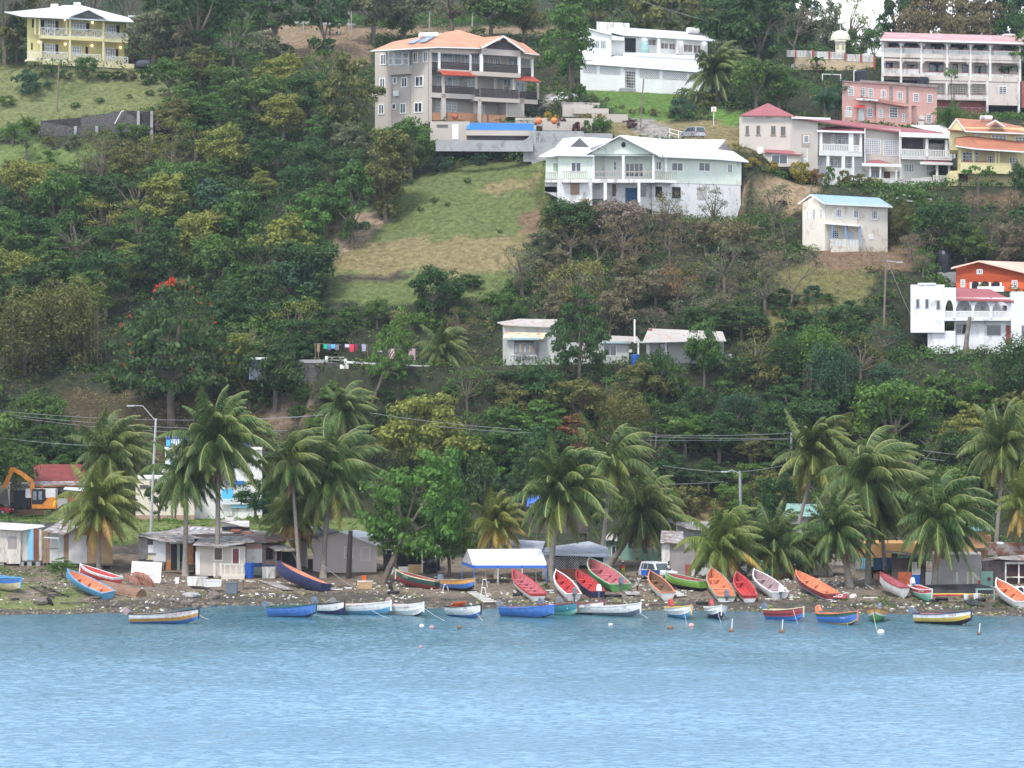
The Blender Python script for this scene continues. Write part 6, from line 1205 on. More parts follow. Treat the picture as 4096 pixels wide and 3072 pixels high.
wire('second wire behind the broad yellow green tree', (P(1740, 1704, 352), P(2130, 1732, 352)), sag=.1)
wire('top one of the three wires right of centre', (P(2580, 1739, 358), P(3222, 1728, 360)), sag=.25)
wire('middle one of the three wires right of centre', (P(2600, 1746, 358), P(3170, 1755, 360)), sag=.1)
wire('bottom one of the three wires right of centre', (P(2520, 1759, 358), P(3170, 1755, 360)), sag=.15)
wire('low wire to the short concrete street lamp', (P(2650, 1862, 352), P(2960, 1888, 350)), sag=.2)
wire('low dark wire just above the street lamp head', (P(2480, 1930, 352), P(2895, 1926, 350)), sag=.25)
wire('wire from the short street lamp pole toward the right palms', (P(2960, 1888, 350), P(3240, 1835, 352)), sag=.2)
wire('wire pair behind the right palms, upper one', (P(3690, 1801, 352), P(3850, 1820, 352)), sag=.05)
wire('wire pair behind the right palms, lower one', (P(3690, 1830, 352), P(3780, 1842, 352)), sag=.05)
wire('slanting wire from the hill pole down past the arched house', (P(3545, 1035, 408), P(3800, 1580, 388)), sag=.6)
wire('thin wire from the cream house pole to the lamp pole', (P(3245, 750, 416), P(3545, 1035, 408)), sag=.5)
wire('long wire across the trees above the white villa', (P(2500, -20, 490), P(3080, 135, 490)), sag=.6)

# guard rail on the hill road
def rail_at(label, T, x0, y0, x1, y1, Y):
    a, b = P(T[0] + x0 / T[2], T[1] + y0 / T[2], Y), P(T[0] + x1 / T[2], T[1] + y1 / T[2], Y); r = empty('guard_rail', a, label, 'guard rail', 'guard rails along the hill road'); d = b - a
    MB().bar((0, 0, 0), d, .06, .32).build('rail', STL, r)
    for i in range(int(d.length / 3) + 1): MB().bar(d * (i * 3 / d.length) + Vector((0, .08, -1.6)), d * (i * 3 / d.length) + Vector((0, .08, .25)), .14).build('post', STL, r)
rail_at('galvanised guard rail above the dry slope left of the bare poles', TB, 255, 190, 860, 212, 505)
rail_at('short piece of guard rail right of the yellow house roof', TA, 1110, 140, 1235, 143, 505); rail_at('piece of guard rail behind the spreading bare limbed tree', TA, 1660, 163, 1890, 170, 505)

# ================================================================== beach things
def ring(mb, c, R_, r, ax, n=16, mi=0):
    u = Vector(ax).normalized(); a_ = u.cross(Vector((.1, .3, 1))).normalized(); b_ = u.cross(a_)
    pts = [Vector(c) + (a_ * math.cos(2 * math.pi * i / n) + b_ * math.sin(2 * math.pi * i / n)) * R_ for i in range(n + 1)]; return mb.tube(pts, r, 7, mi, cap=False)
def tyre(label, T, x, y, ax=(0, .1, 1), R_=.4, dz=.12):
    p = at(T, x, y); o = ring(MB(), (0, 0, 0), R_, .14, ax).build('tyre', TYRE, smooth=True); o.location = p + Vector((0, 0, dz)); tag(o, label, 'tyre', 'old tyres on the beach')
tyre('black tyre lying flat right of the moored red boxed boat', TT, 1025, 1215, R_=.46)
tyre('tyre leaning on a brown stone at the left beach', TO, 605, 1265, (1, .4, .5), dz=.3)
tyre('small tyre on the pebbles below the cream and blue boat', TO, 185, 1205, R_=.25, dz=.05)
tyre('tyre on the rubbish heap above the maroon engined boat', TR, 245, 1080, R_=.5, dz=.15); tyre('upright tyre on the same rubbish heap', TR, 210, 1055, (1, .3, .1), .35, .35)
tyre('tyre under the mint bottomed boat beside the palm foot', TV, 900, 1180, R_=.5, dz=.25); tyre('tyre beside the white bucket near the upturned black boat', TV, 1415, 1175, R_=.4)
tyre('blue rimmed tyre under the big green boat stern', TS, 1500, 1120, R_=.75, dz=.1); tyre('tyre under the deep red lined white boat', TS, 260, 1095, R_=.55, dz=.05); tyre('large dark tyre standing behind the orange boat bow', TU, 700, 880, (.2, 1, 0), .6, .8)
tyre('tyre stack beside the plank workshop', TV, 1665, 1000, R_=.35, dz=.8)
def thing_box(name, label, cat, T, x, y, sx, sy, sz, mat, lid=None, dz=0, rz=0, group=None, lift=0):
    p = at(T, x, y); r = empty(name, p + Vector((0, 0, dz)), label, cat, group, rz=RAD(rz)); mb = MB(); t = .94
    mb.hexa([(-sx / 2 * t, -sy / 2 * t, 0), (sx / 2 * t, -sy / 2 * t, 0), (sx / 2 * t, sy / 2 * t, 0), (-sx / 2 * t, sy / 2 * t, 0), (-sx / 2, -sy / 2, sz), (sx / 2, -sy / 2, sz), (sx / 2, sy / 2, sz), (-sx / 2, sy / 2, sz)]); mb.build('body', mat, r)
    MB().box(0, 0, sz + .04, sx * 1.05, sy * 1.05, .08).build('lid', lid or mat, r); return r
thing_box('chest_freezer', 'white chest freezer outside the striped shed', 'freezer', TQ, 250, 872, 1.4, .9, 1.1, OLDWHITE)
thing_box('polystyrene_box', 'overturned white polystyrene box, right one on the rubbish heap', 'box', TP, 1160, 1050, 1.6, 1.0, .6, WHITE, rz=25, dz=.5); thing_box('polystyrene_box', 'long white tub left of the overturned white box', 'box', TP, 960, 1010, 1.9, .9, .8, OLDWHITE, rz=-8, dz=.3)
thing_box('grey_crate', 'grey plastic fish crate in front of the cream porch', 'crate', TP, 1418, 1075, 1.1, .9, 1.05, paint('grey_crate_plastic', (.13, .16, .19), .6, .2)); thing_box('white_canister', 'white jerrycan under the rusty orange board', 'canister', TP, 693, 945, .38, .3, .55, WHITE)
thing_box('wooden_box', 'white and brown box at the foot of the round headed tree', 'box', TQ, 1530, 1010, 1.5, .9, .7, PLY, lid=OLDWHITE); thing_box('orange_bucket', 'orange bucket on a plank left of the round headed tree foot', 'bucket', TQ, 1515, 930, .45, .45, .45, paint('orange_bucket', (.7, .15, .03), .5), dz=.2)
for i, (x, c, l) in enumerate(((255, BLUEP, 'bright blue cool box, left one on the beach table'), (335, paint('navy_box', (.02, .05, .14), .5), 'dark blue cool box, middle one on the beach table'), (420, paint('blue_box2', (.02, .06, .2), .5), 'dark blue cool box, right one on the beach table'))): 
    thing_box('cool_box', l, 'cool box', TT, x, 925, .62, .45, .42, c, dz=.72, group='cool boxes on the beach table')
r = empty('beach_table', at(TT, 320, 925), 'long low plank table carrying blue cool boxes', 'table'); MB().box(.1, 0, .68, 4.6, .8, .07).build('tabletop', WOOD, r)
for x, y in ((-2, -.3), (-2, .3), (2.2, -.3), (2.2, .3)): MB().box(x, y, .2, .1, .1, .95).build('leg', WOOD, r)
r = empty('work_table', at(TP, 1660, 1020), 'rough wooden table on the beach left of the navy boat', 'table'); MB().box(0, 0, .95, 1.7, .8, .06).build('tabletop', BRB, r)
for x, y in ((-.7, -.3), (-.7, .3), (.7, -.3), (.7, .3)): MB().box(x, y, .42, .08, .08, 1.05).build('leg', WOOD, r)
r = empty('green_bench', at(TV, 1480, 1150), 'sea green wooden bench frame at the right of the beach', 'bench'); MB().box(0, 0, .95, 1.9, .5, .08).build('seat', GRN, r)
for x, y in ((-.85, -.2), (-.85, .2), (.8, -.2), (.8, .2)): MB().box(x, y, .42, .12, .1, 1.05).build('leg', GRN, r)
r = empty('washing_machine', at(TV, 1935, 1160), 'old white machine with round port at the right edge', 'washing machine'); MB().box(0, 0, .6, .9, .8, 1.4).build('body', OLDWHITE, r); MB().lathe((0, -.42, .95), [(.28, -.03), (.28, .02)], 16, axis='y').build('port', BLACKP, r)
for l, x, y, s in (('white bucket left of the larger white tub', 1225, 1170, .26), ('larger white tub under the green bench', 1372, 1160, .42)):
    o = MB().lathe((0, 0, 0), [(s * .8, 0), (s, .55), (s, .6)], 12).build('white_bucket', OLDWHITE); o.location = at(TV, x, y); tag(o, l, 'bucket', 'buckets on the beach')
p = at(TP, 1650, 870); r = empty('blue_barrel', p, 'bright blue plastic barrel beside the cream porch rail', 'barrel'); MB().lathe((0, 0, 0), [(.42, 0), (.5, .9), (.55, 1.5)], 14).build('body', BLUEP, r); MB().lathe((0, 0, 1.5), [(.58, 0), (.58, .08)], 14).build('rim', BLUEP, r)
# the sign board lying upside down against the grey shack
p = at(TP, 270, 930); r = empty('signboard', p, 'white sign board propped upside down below the grey shack', 'sign', rot=(RAD(-14), RAD(3), 0)); MB().box(0, 0, 1.05, 3.0, .05, 2.1).build('board', WHITE, r)
text_mesh('lettering', 'Trading Company Ltd', .27, paint('sign_black', (.03, .03, .04), .6), r, Matrix.Translation((-.2, -.03, .72)) @ Matrix.Rotation(RAD(90), 4, 'X') @ Matrix.Rotation(math.pi, 4, 'Z'))
text_mesh('lettering', 'VIN WILLIE', .5, paint('sign_grey', (.25, .27, .30), .6), r, Matrix.Translation((-.2, -.03, 1.5)) @ Matrix.Rotation(RAD(90), 4, 'X') @ Matrix.Rotation(math.pi, 4, 'Z'))
# white stools, slips, planks
def stool(l, T, x, y, s=1):
    r = empty('stool', at(T, x, y), l, 'stool', 'white stools on the beach'); MB().box(0, 0, .62 * s, .4, .35, .06).build('seat', WHITE, r)
    for a, b in ((-1, -1), (1, -1), (-1, 1), (1, 1)): MB().bar((a * .28, b * .2, 0), (a * .14, b * .12, .6 * s), .05).build('leg', WHITE, r)
stool('white stool beside the outboard of the dark green and red boat', TR, 938, 1040); stool('grey stool standing under the marquee edge', TR, 1455, 995, 1.3); stool('white stool in front of the marquee, nearer the water', TR, 1440, 1098, 1.2)
def ladder(l, T, pts, n, mat, rm=None, name='boat_slip'):
    a, b, c, d = [at(T, *q) + Vector((0, 0, .12)) for q in pts]; r = empty(name, a, l, 'boat slip', 'timber boat slips'); a0 = a
    MB().bar(a - a0, b - a0, .12).bar(d - a0, c - a0, .12).build('side_rail', mat, r)
    mb = MB()
    for i in range(n): t = (i + .5) / n; mb.bar(a.lerp(b, t) - a0 + Vector((0, 0, .08)), d.lerp(c, t) - a0 + Vector((0, 0, .08)), .28, .08)
    mb.build('rungs', rm or mat, r)
ladder('timber slip with pale rollers running down behind the orange covered boat', TR, ((1215, 1075), (1450, 1220), (1635, 1215), (1330, 1070)), 8, paint('mossy_timber', (.16, .18, .08), .9, .3, 2), OLDWHITE)
ladder('pale ladder slip beside the white boat with orange brown rim', TT, ((600, 1060), (700, 1140), (820, 1135), (690, 1060)), 5, WOOD, OLDWHITE)
ladder('dark timber frame lying on the left beach', TO, ((350, 1055), (650, 1190), (830, 1180), (500, 1050)), 3, paint('dark_timber', (.06, .05, .05), .9))
PL = [(TU, 510, 1140, 150, 0, 'white'), (TU, 200, 1160, 150, 0, 'white'), (TU, 1500, 1145, 190, 0, 'white'), (TU, 1080, 1190, 80, 25, 'white'), (TT, 1270, 1195, 115, 0, 'white'), (TQ, 85, 1050, 300, 8, 'wood'), (TQ, 250, 1092, 80, 0, 'white'), (TO, 390, 945, 380, 6, 'wood'), (TO, 980, 1235, 230, 18, 'wood'), (TO, 1100, 1180, 160, 22, 'wood'), (TQ, 1000, 1030, 240, 5, 'white'), (TT, 80, 1225, 460, 2, 'wood'), (TS, 605, 1045, 110, 4, 'white'), (TV, 620, 1235, 150, 2, 'dark'), (TO, 1280, 1290, 200, 6, 'dark'), (TO, 730, 1255, 260, 4, 'dark'), (TU, 1010, 1010, 160, -25, 'wood'), (TR, 30, 970, 290, -2, 'wood'), (TS, 1290, 1200, 300, 2, 'wood'), (TQ, 1020, 990, 330, 0, 'dark')]
wheres = ['below the orange boat', 'under the pink lined boat', 'left of the crimson lined white boat', 'pipe beside the red curled board', 'under the short palm boat', 'left of the navy boat', 'short piece left of the navy boat', 'left of the sky blue boat', 'leaning below the sky blue boat', 'slanting near the sky blue boat', 'right of the navy boat transom', 'along the tide line below the orange rimmed boat', 'left of the scarlet lined white boat', 'under the mint bottomed boat', 'near the amber banded moored boat', 'by the leaning tyre', 'against the orange boat', 'behind the beach rubbish heap', 'above the cool box boat', 'behind the navy boat stern']
PM = dict(white=WHITE, wood=WOOD, dark=paint('dark_timber', (.06, .05, .05), .9))
for (T, x, y, w, an, m), wh in zip(PL, wheres):
    L_ = w / T[2] / 41; o = MB().box(L_ / 2, 0, 0, L_, .18, .08).build('plank', PM[m]); o.location = at(T, x, y) + Vector((0, 0, .1)); o.rotation_euler = (0, 0, RAD(-an * 2)); tag(o, {'white': 'white', 'wood': 'weathered brown', 'dark': 'dark wet'}[m] + ' plank ' + wh, 'plank', 'loose planks on the beach')
def sheet(name, l, cat, T, pts, mat, dz=.15, th=.04):
    q = [at(T, *a) + Vector((0, 0, dz)) for a in pts]; o = MB().prism([a - q[0] for a in q], (0, 0, th)).build(name, mat); o.location = q[0]; tag(o, l, cat, 'sheets and boards on the beach')
sheet('corrugated_sheet', 'rusty pink and grey corrugated sheet below the wooden table', 'sheet', TQ, ((120, 930), (440, 1045), (580, 1045), (330, 945)), GSH); sheet('grey_board', 'grey board lying right of the big green boat', 'board', TS, ((1620, 1060), (1690, 1115), (1880, 1120), (1830, 1070)), GSH)
sheet('black_pallet', 'black slatted pallet near the green bench', 'pallet', TV, ((1180, 1180), (1270, 1250), (1450, 1255), (1360, 1185)), BLACKP)
p = at(TU, 1130, 1150); r = empty('surf_board', p + Vector((0, 0, .2)), 'red board with three white rings left of the white block', 'board', rot=(RAD(30), 0, RAD(-35))); MB().hexa([(-1.2, -.3, 0), (1.2, -.3, 0), (1.2, .3, 0), (-1.2, .3, 0), (-1.3, -.36, .15), (1.3, -.36, .15), (1.3, .36, .15), (-1.3, .36, .15)]).build('deck', BC['dred'], r); mb = MB()
for x in (-.6, 0, .6): ring(mb, (x, 0, .17), .22, .035, (0, 0, 1), 12)
mb.build('white_rings', WHITE, r)
# rocks
ROCK = paint('brown_rock', (.16, .13, .11), .9, .3, 2); ROCKW = paint('pale_block', (.60, .58, .52), .9, .2, 2)
def rock(l, T, x, y, s, mat=ROCK, sz=.7):
    me = MB(); me.ball((0, 0, 0), s, 10, sz=sz); o = me.build('rock', mat)
    for v in o.data.vertices: v.co *= 1 + noise.noise(v.co * 1.7 + Vector((x, y, s))) * .45
    o.location = at(T, x, y) + Vector((0, 0, s * sz * .3)); tag(o, l, 'rock', 'rocks on the beach')
rock('big brown boulder below the overturned white box', TP, 1185, 1135, .75); rock('flat grey slab rock left of the big boulder', TP, 870, 1110, .9, CONC, .3); rock('brown boulder beside the leaning tyre', TO, 500, 1250, .8, sz=.5); rock('pale square block on the pebbles right of the ringed board', TU, 1370, 1130, .33, ROCKW, .9); rock('rounded rock at the end of the rocky spit', TP, 1180, 1245, .5); rock('dark rock in the middle of the rocky spit', TP, 960, 1260, .55); rock('mossy green rock on the tide line', TU, 245, 1265, .55, paint('moss_rock', (.12, .15, .03), .9, .3, 2), .4); rock('tilted slab under the dark rock of the spit', TP, 800, 1225, .6)
for i, (x, y, s) in enumerate(((700, 1190, .35), (600, 1180, .3), (1060, 1275, .35), (880, 1200, .4), (1300, 1290, .3))): rock('small stone of the rocky spit, ' + ('left end', 'far left', 'near the middle', 'behind the middle', 'right end')[i], TP, x, y, s)
# floats and buoys
def buoy(l, T, x, y, r_, mat, mast=0):
    p = sea(T[0] + x / T[2], T[1] + y / T[2]); e = empty('buoy', (p.x, p.y, 0), l, 'buoy', 'buoys floating off the beach'); MB().ball((0, 0, .08), r_, 14, sz=.8).build('float', mat, e, smooth=True)
    if mast: MB().bar((0, 0, 0), (.08, 0, mast), .07).build('stick', WHITE, e)
BY = [(TR, 620, 1520, .22, 'fender', 'cream'), (TR, 755, 1540, .27, 'mauve', 'brownish pink'), (TR, 1120, 1535, .2, 'brown', 'half sunk brown'), (TS, 1468, 1502, .2, 'fender', 'greenish white'), (TT, 600, 1540, .27, 'brown', 'weathered brown'), (TT, 880, 1512, .26, 'pink', 'pale pink'), (TV, 90, 1600, .32, 'fender', 'large round white'), (TO, 5, 5, 0, '', '')]
for T, x, y, r_, m, l in BY[:-1]: buoy(l + ' buoy floating ' + {620: 'left of the brownish pink one', 755: 'between the cream and sunk ones', 1120: 'right of the brownish pink one', 1468: 'below the plain white slate bottomed boat', 600: 'below the yellow rimmed boat', 880: 'left of the stick buoys', 90: 'below the orange and green boat'}[x], T, x, y, r_, BC[m])
buoy('reddish buoy nearest the camera, left of centre', TZ, 1682, 2593, .2, BC['mauve']); buoy('dark buoy with white stick below the red engined navy bottomed boat', TT, 1413, 1580, .26, BC['brown'], 1.1); buoy('dark buoy with upright white stick below the red and blue boat', TU, 423, 1590, .26, BC['brown'], 1.1); buoy('small dark buoy with white stick at the right', TV, 1393, 1618, .2, BC['brown'], .95)
for T, x0, y0, x1, y1, l in ((TP, 945, 1330, 1110, 1420, 'amber banded'), (TQ, 815, 1280, 890, 1330, 'bright blue'), (TQ, 1620, 1300, 1840, 1400, 'orange lined white'), (TR, 640, 1260, 930, 1440, 'lapstrake'), (TR, 1270, 1210, 1430, 1440, 'orange covered'), (TS, 1760, 1250, 1960, 1400, 'slate bottomed'), (TT, 775, 1250, 820, 1480, 'yellow rimmed'), (TT, 1220, 1280, 1275, 1465, 'navy bottomed'), (TU, 575, 1290, 635, 1480, 'red and blue'), (TU, 1250, 1320, 1300, 1500, 'green striped'), (TU, 1635, 1340, 1685, 1560, 'orange and green'), (TV, 1110, 1370, 1200, 1500, 'navy rimmed')):
    b = sea(T[0] + x1 / T[2], T[1] + y1 / T[2]); a = P(T[0] + x0 / T[2], T[1] + y0 / T[2], b.y + 3); o = MB().tube([(0, 0, 0), (b - a) * .5 + Vector((0, 0, -.1)), b - a], .014, 4).build('mooring_rope', BC['fender']); o.location = a; tag(o, 'pale mooring rope from the bow of the ' + l + ' boat', 'rope', 'mooring ropes')
a = P(1000 + 970 / 3.318, 2050 + 700 / 3.318, 297.5); b = at(TQ, 1420, 1020); o = MB().tube([(0, 0, 0), (b - a) * .5 + Vector((0, 0, -.15)), b - a], .03, 4).build('rope', BC['fender']); o.location = a; tag(o, 'rope tied round a palm trunk running down the beach', 'rope', 'mooring ropes')
a = P(3000 + 1530 / 3.318, 2050 + 950 / 3.318, 297); b = at(TU, 1950, 1200); o = MB().tube([(0, 0, 0), (b - a) * .5 + Vector((0, 0, -.1)), b - a], .04, 4).build('rope', BC['fender']); o.location = a; tag(o, 'thick rope from the tall palm to the crimson lined boat', 'rope', 'mooring ropes')
# clothes lines
r = empty('clothes_line', P(1024 + 510 / 2.16, 768 + 1310 / 2.16, 385.5), 'clothes line on crooked posts above the stone terrace', 'clothes line'); o0 = Vector(r.location)
LP = lambda x, y: P(1024 + x / 2.16, 768 + y / 2.16, 385.5) - o0
mb = MB(); mb.tube([LP(510, 1308), LP(740, 1320), LP(960, 1318)], .02, 4); mb.build('line', WIRE, r); mb = MB(); mb.tube([LP(990, 1348), LP(1200, 1362), LP(1400, 1355)], .02, 4); mb.build('line', WIRE, r)
for a, b in (((512, 1305), (514, 1470)), ((545, 1303), (538, 1470)), ((960, 1316), (974, 1490))): MB().bar(LP(*a), LP(*b), .1).build('line_post', WOOD, r)
for i, (x0, x1, y1, c, l) in enumerate(((527, 552, 1382, (.35, .24, .12), 'brown'), (584, 615, 1355, (.03, .45, .28), 'green'), (618, 648, 1362, (.12, .2, .35), 'denim blue'), (650, 682, 1352, (.15, .45, .75), 'light blue'), (684, 716, 1366, (.2, .2, .22), 'grey'), (738, 765, 1352, (.02, .02, .05), 'black'), (768, 806, 1342, (.6, .6, .65), 'striped white'), (808, 844, 1380, (.65, .06, .10), 'bright red'), (846, 876, 1366, (.25, .02, .05), 'maroon'), (880, 912, 1342, (.05, .05, .08), 'navy'), (915, 950, 1376, (.42, .42, .50), 'lavender grey'), (1048, 1090, 1382, (.7, .7, .72), 'white'), (1140, 1256, 1442, (.68, .50, .52), 'pink patterned large'), (1266, 1376, 1452, (.72, .48, .52), 'rose patterned large'))):
    a = P(1024 + x0 / 2.16, 768 + 1315 / 2.16 + (18 if x0 > 1000 else 0), 385.45); b = P(1024 + x1 / 2.16, 768 + y1 / 2.16, 385.45); w, hh = b.x - a.x, a.z - b.z
    mb = MB(); N_ = 5
    for k in range(N_): mb.hexa([(w * k / N_, .06 * math.sin(k * 2.1), -hh * (1 - .04 * (k % 2))), (w * (k + 1) / N_, .06 * math.sin((k + 1) * 2.1), -hh), (w * (k + 1) / N_, .06 * math.sin((k + 1) * 2.1) + .02, -hh), (w * k / N_, .06 * math.sin(k * 2.1) + .02, -hh), (w * k / N_, 0, 0), (w * (k + 1) / N_, 0, 0), (w * (k + 1) / N_, .02, 0), (w * k / N_, .02, 0)])
    o = mb.build('hanging_sheet' if x0 > 1100 else 'hanging_garment', paint('laundry_%d' % i, c, .9, .2, 2)); o.location = a; tag(o, l + (' bed sheet' if x0 > 1100 else ' garment') + ' hanging on the clothes line', 'laundry', 'laundry on the line')
# urns, loungers, pool side
for x, y, s, l in ((232, 1070, .55, 'orange urn at the pool end, left one'), (365, 1072, .55, 'orange urn right of the other by the steps')):
    p = at(TC, x, y); p = P(2048 + x / 2.16, (1074) / 2.16, 449); o = MB().lathe((0, 0, 0), [(.3 * s, 0), (.8 * s, .28), (.95 * s, .6), (.6 * s, .9), (.45 * s, 1.0), (.6 * s, 1.1)], 14).build('urn', paint('terracotta', (.70, .22, .08), .6)); o.location = p; tag(o, l, 'urn', 'terracotta urns')
o = MB().lathe((0, 0, 0), [(.2, 0), (.48, .4), (.5, .7), (.3, 1.0), (.38, 1.05)], 14).build('urn', paint('dark_terracotta', (.35, .12, .08), .6)); o.location = P(1480 + 1075 / 3.16, 80 + 1265 / 3.16, 454); tag(o, 'dark terracotta urn on the tan house pool deck', 'urn', 'terracotta urns')
for i, x in enumerate((1915, 1975, 2055)):
    p = P(1480 + x / 3.16, 80 + 1298 / 3.16, 451); r = empty('sun_lounger', p, 'grey sun lounger by the pool, ' + ('left', 'middle', 'right')[i] + ' of three', 'sun lounger', 'sun loungers by the pool'); MB().prism([(-1, 0, .3), (.1, 0, .3), (.1, .7, .3), (-1, .7, .3)], (0, 0, .08)).build('seat', paint('lounger_grey', (.3, .3, .3), .7), r); MB().prism([(.1, 0, .3), (.7, 0, 1.0), (.7, .7, 1.0), (.1, .7, .3)], (0, 0, .08)).build('backrest', paint('lounger_grey', (1, 1, 1)), r); MB().box(-.8, .35, .1, .06, .6, .4).box(.2, .35, .1, .06, .6, .4).build('leg', BLACKM, r)
r = empty('black_water_tank', at(TH, 1520, 690), 'black water tank on a block stand left of the orange house', 'water tank'); MB().lathe((0, 0, 0), [(1.1, 0), (1.15, .5), (1.1, .55), (1.15, 2.4), (.9, 2.9), (.4, 3.2), (.4, 3.35)], 16).build('tank', BLACKP, r); MB().box(0, .3, -1.2, 4.2, 2.5, 2.3).build('stand', CONC, r)
for l, x0, y0, x1, y1 in (('white plank rail lying on the slope above the dark trees, upper one', 1165, 25, 1415, 65), ('white plank rail lying on the slope above the dark trees, lower one', 1110, 55, 1330, 97)):
    a, b = P(TH[0] + x0 / 2.16, TH[1] + y0 / 2.16, 426), P(TH[0] + x1 / 2.16, TH[1] + y1 / 2.16, 424); o = MB().bar((0, 0, 0), b - a, .22).build('white_rail', WHITE); o.location = a; tag(o, l, 'rail', 'white rails on the slope')
# ================================================================== vegetation
rnd = random.Random(11)
def U(a, b): return rnd.uniform(a, b)
def rdir(up=0.):
    while True:
        v = Vector((U(-1, 1), U(-1, 1), U(-1, 1)))
        if .1 < v.length < 1: v.normalize(); v.z += up; return v.normalized()
def leafq(mb, p, n, s, mi=0, asp=.55):
    t = n.cross(Vector((U(-1, 1), U(-1, 1), U(-1, 1))))
    if t.length < 1e-3: return
    t.normalize(); b = n.cross(t); o = len(mb.v)
    mb.v += [tuple(p - t * s), tuple(p + b * s * asp), tuple(p + t * s), tuple(p - b * s * asp)]; mb.f.append((o, o + 1, o + 2, o + 3)); mb.m.append(mi)
def clump(mb, c, r, n, ls, flat=1., mi=0, down=.35):
    for _ in range(n):
        d = rdir(.25)
        if d.z < 0 and rnd.random() > down: d.z = -d.z
        p = c + Vector((d.x * r, d.y * r, d.z * r * flat)) * (U(.55, 1.08))
        leafq(mb, p, (d + rdir() * .75 + Vector((0, 0, .35))).normalized(), ls * U(.6, 1.3), mi)
def limbs(mb, base, h0, targets, r0):
    j = base + Vector((U(-.3, .3), U(-.3, .3), h0)); mb.tube([base - Vector((0, 0, 1.2)), base.lerp(j, .5) + Vector((U(-.15, .15), U(-.15, .15), 0)), j], [r0 * 1.25, r0, r0 * .8], 7)
    for t in targets:
        m = j.lerp(t, .5) + Vector((U(-.4, .4), U(-.4, .4), U(0, .5))); mb.tube([j, m, t], [r0 * .5, r0 * .33, r0 * .1], 5)
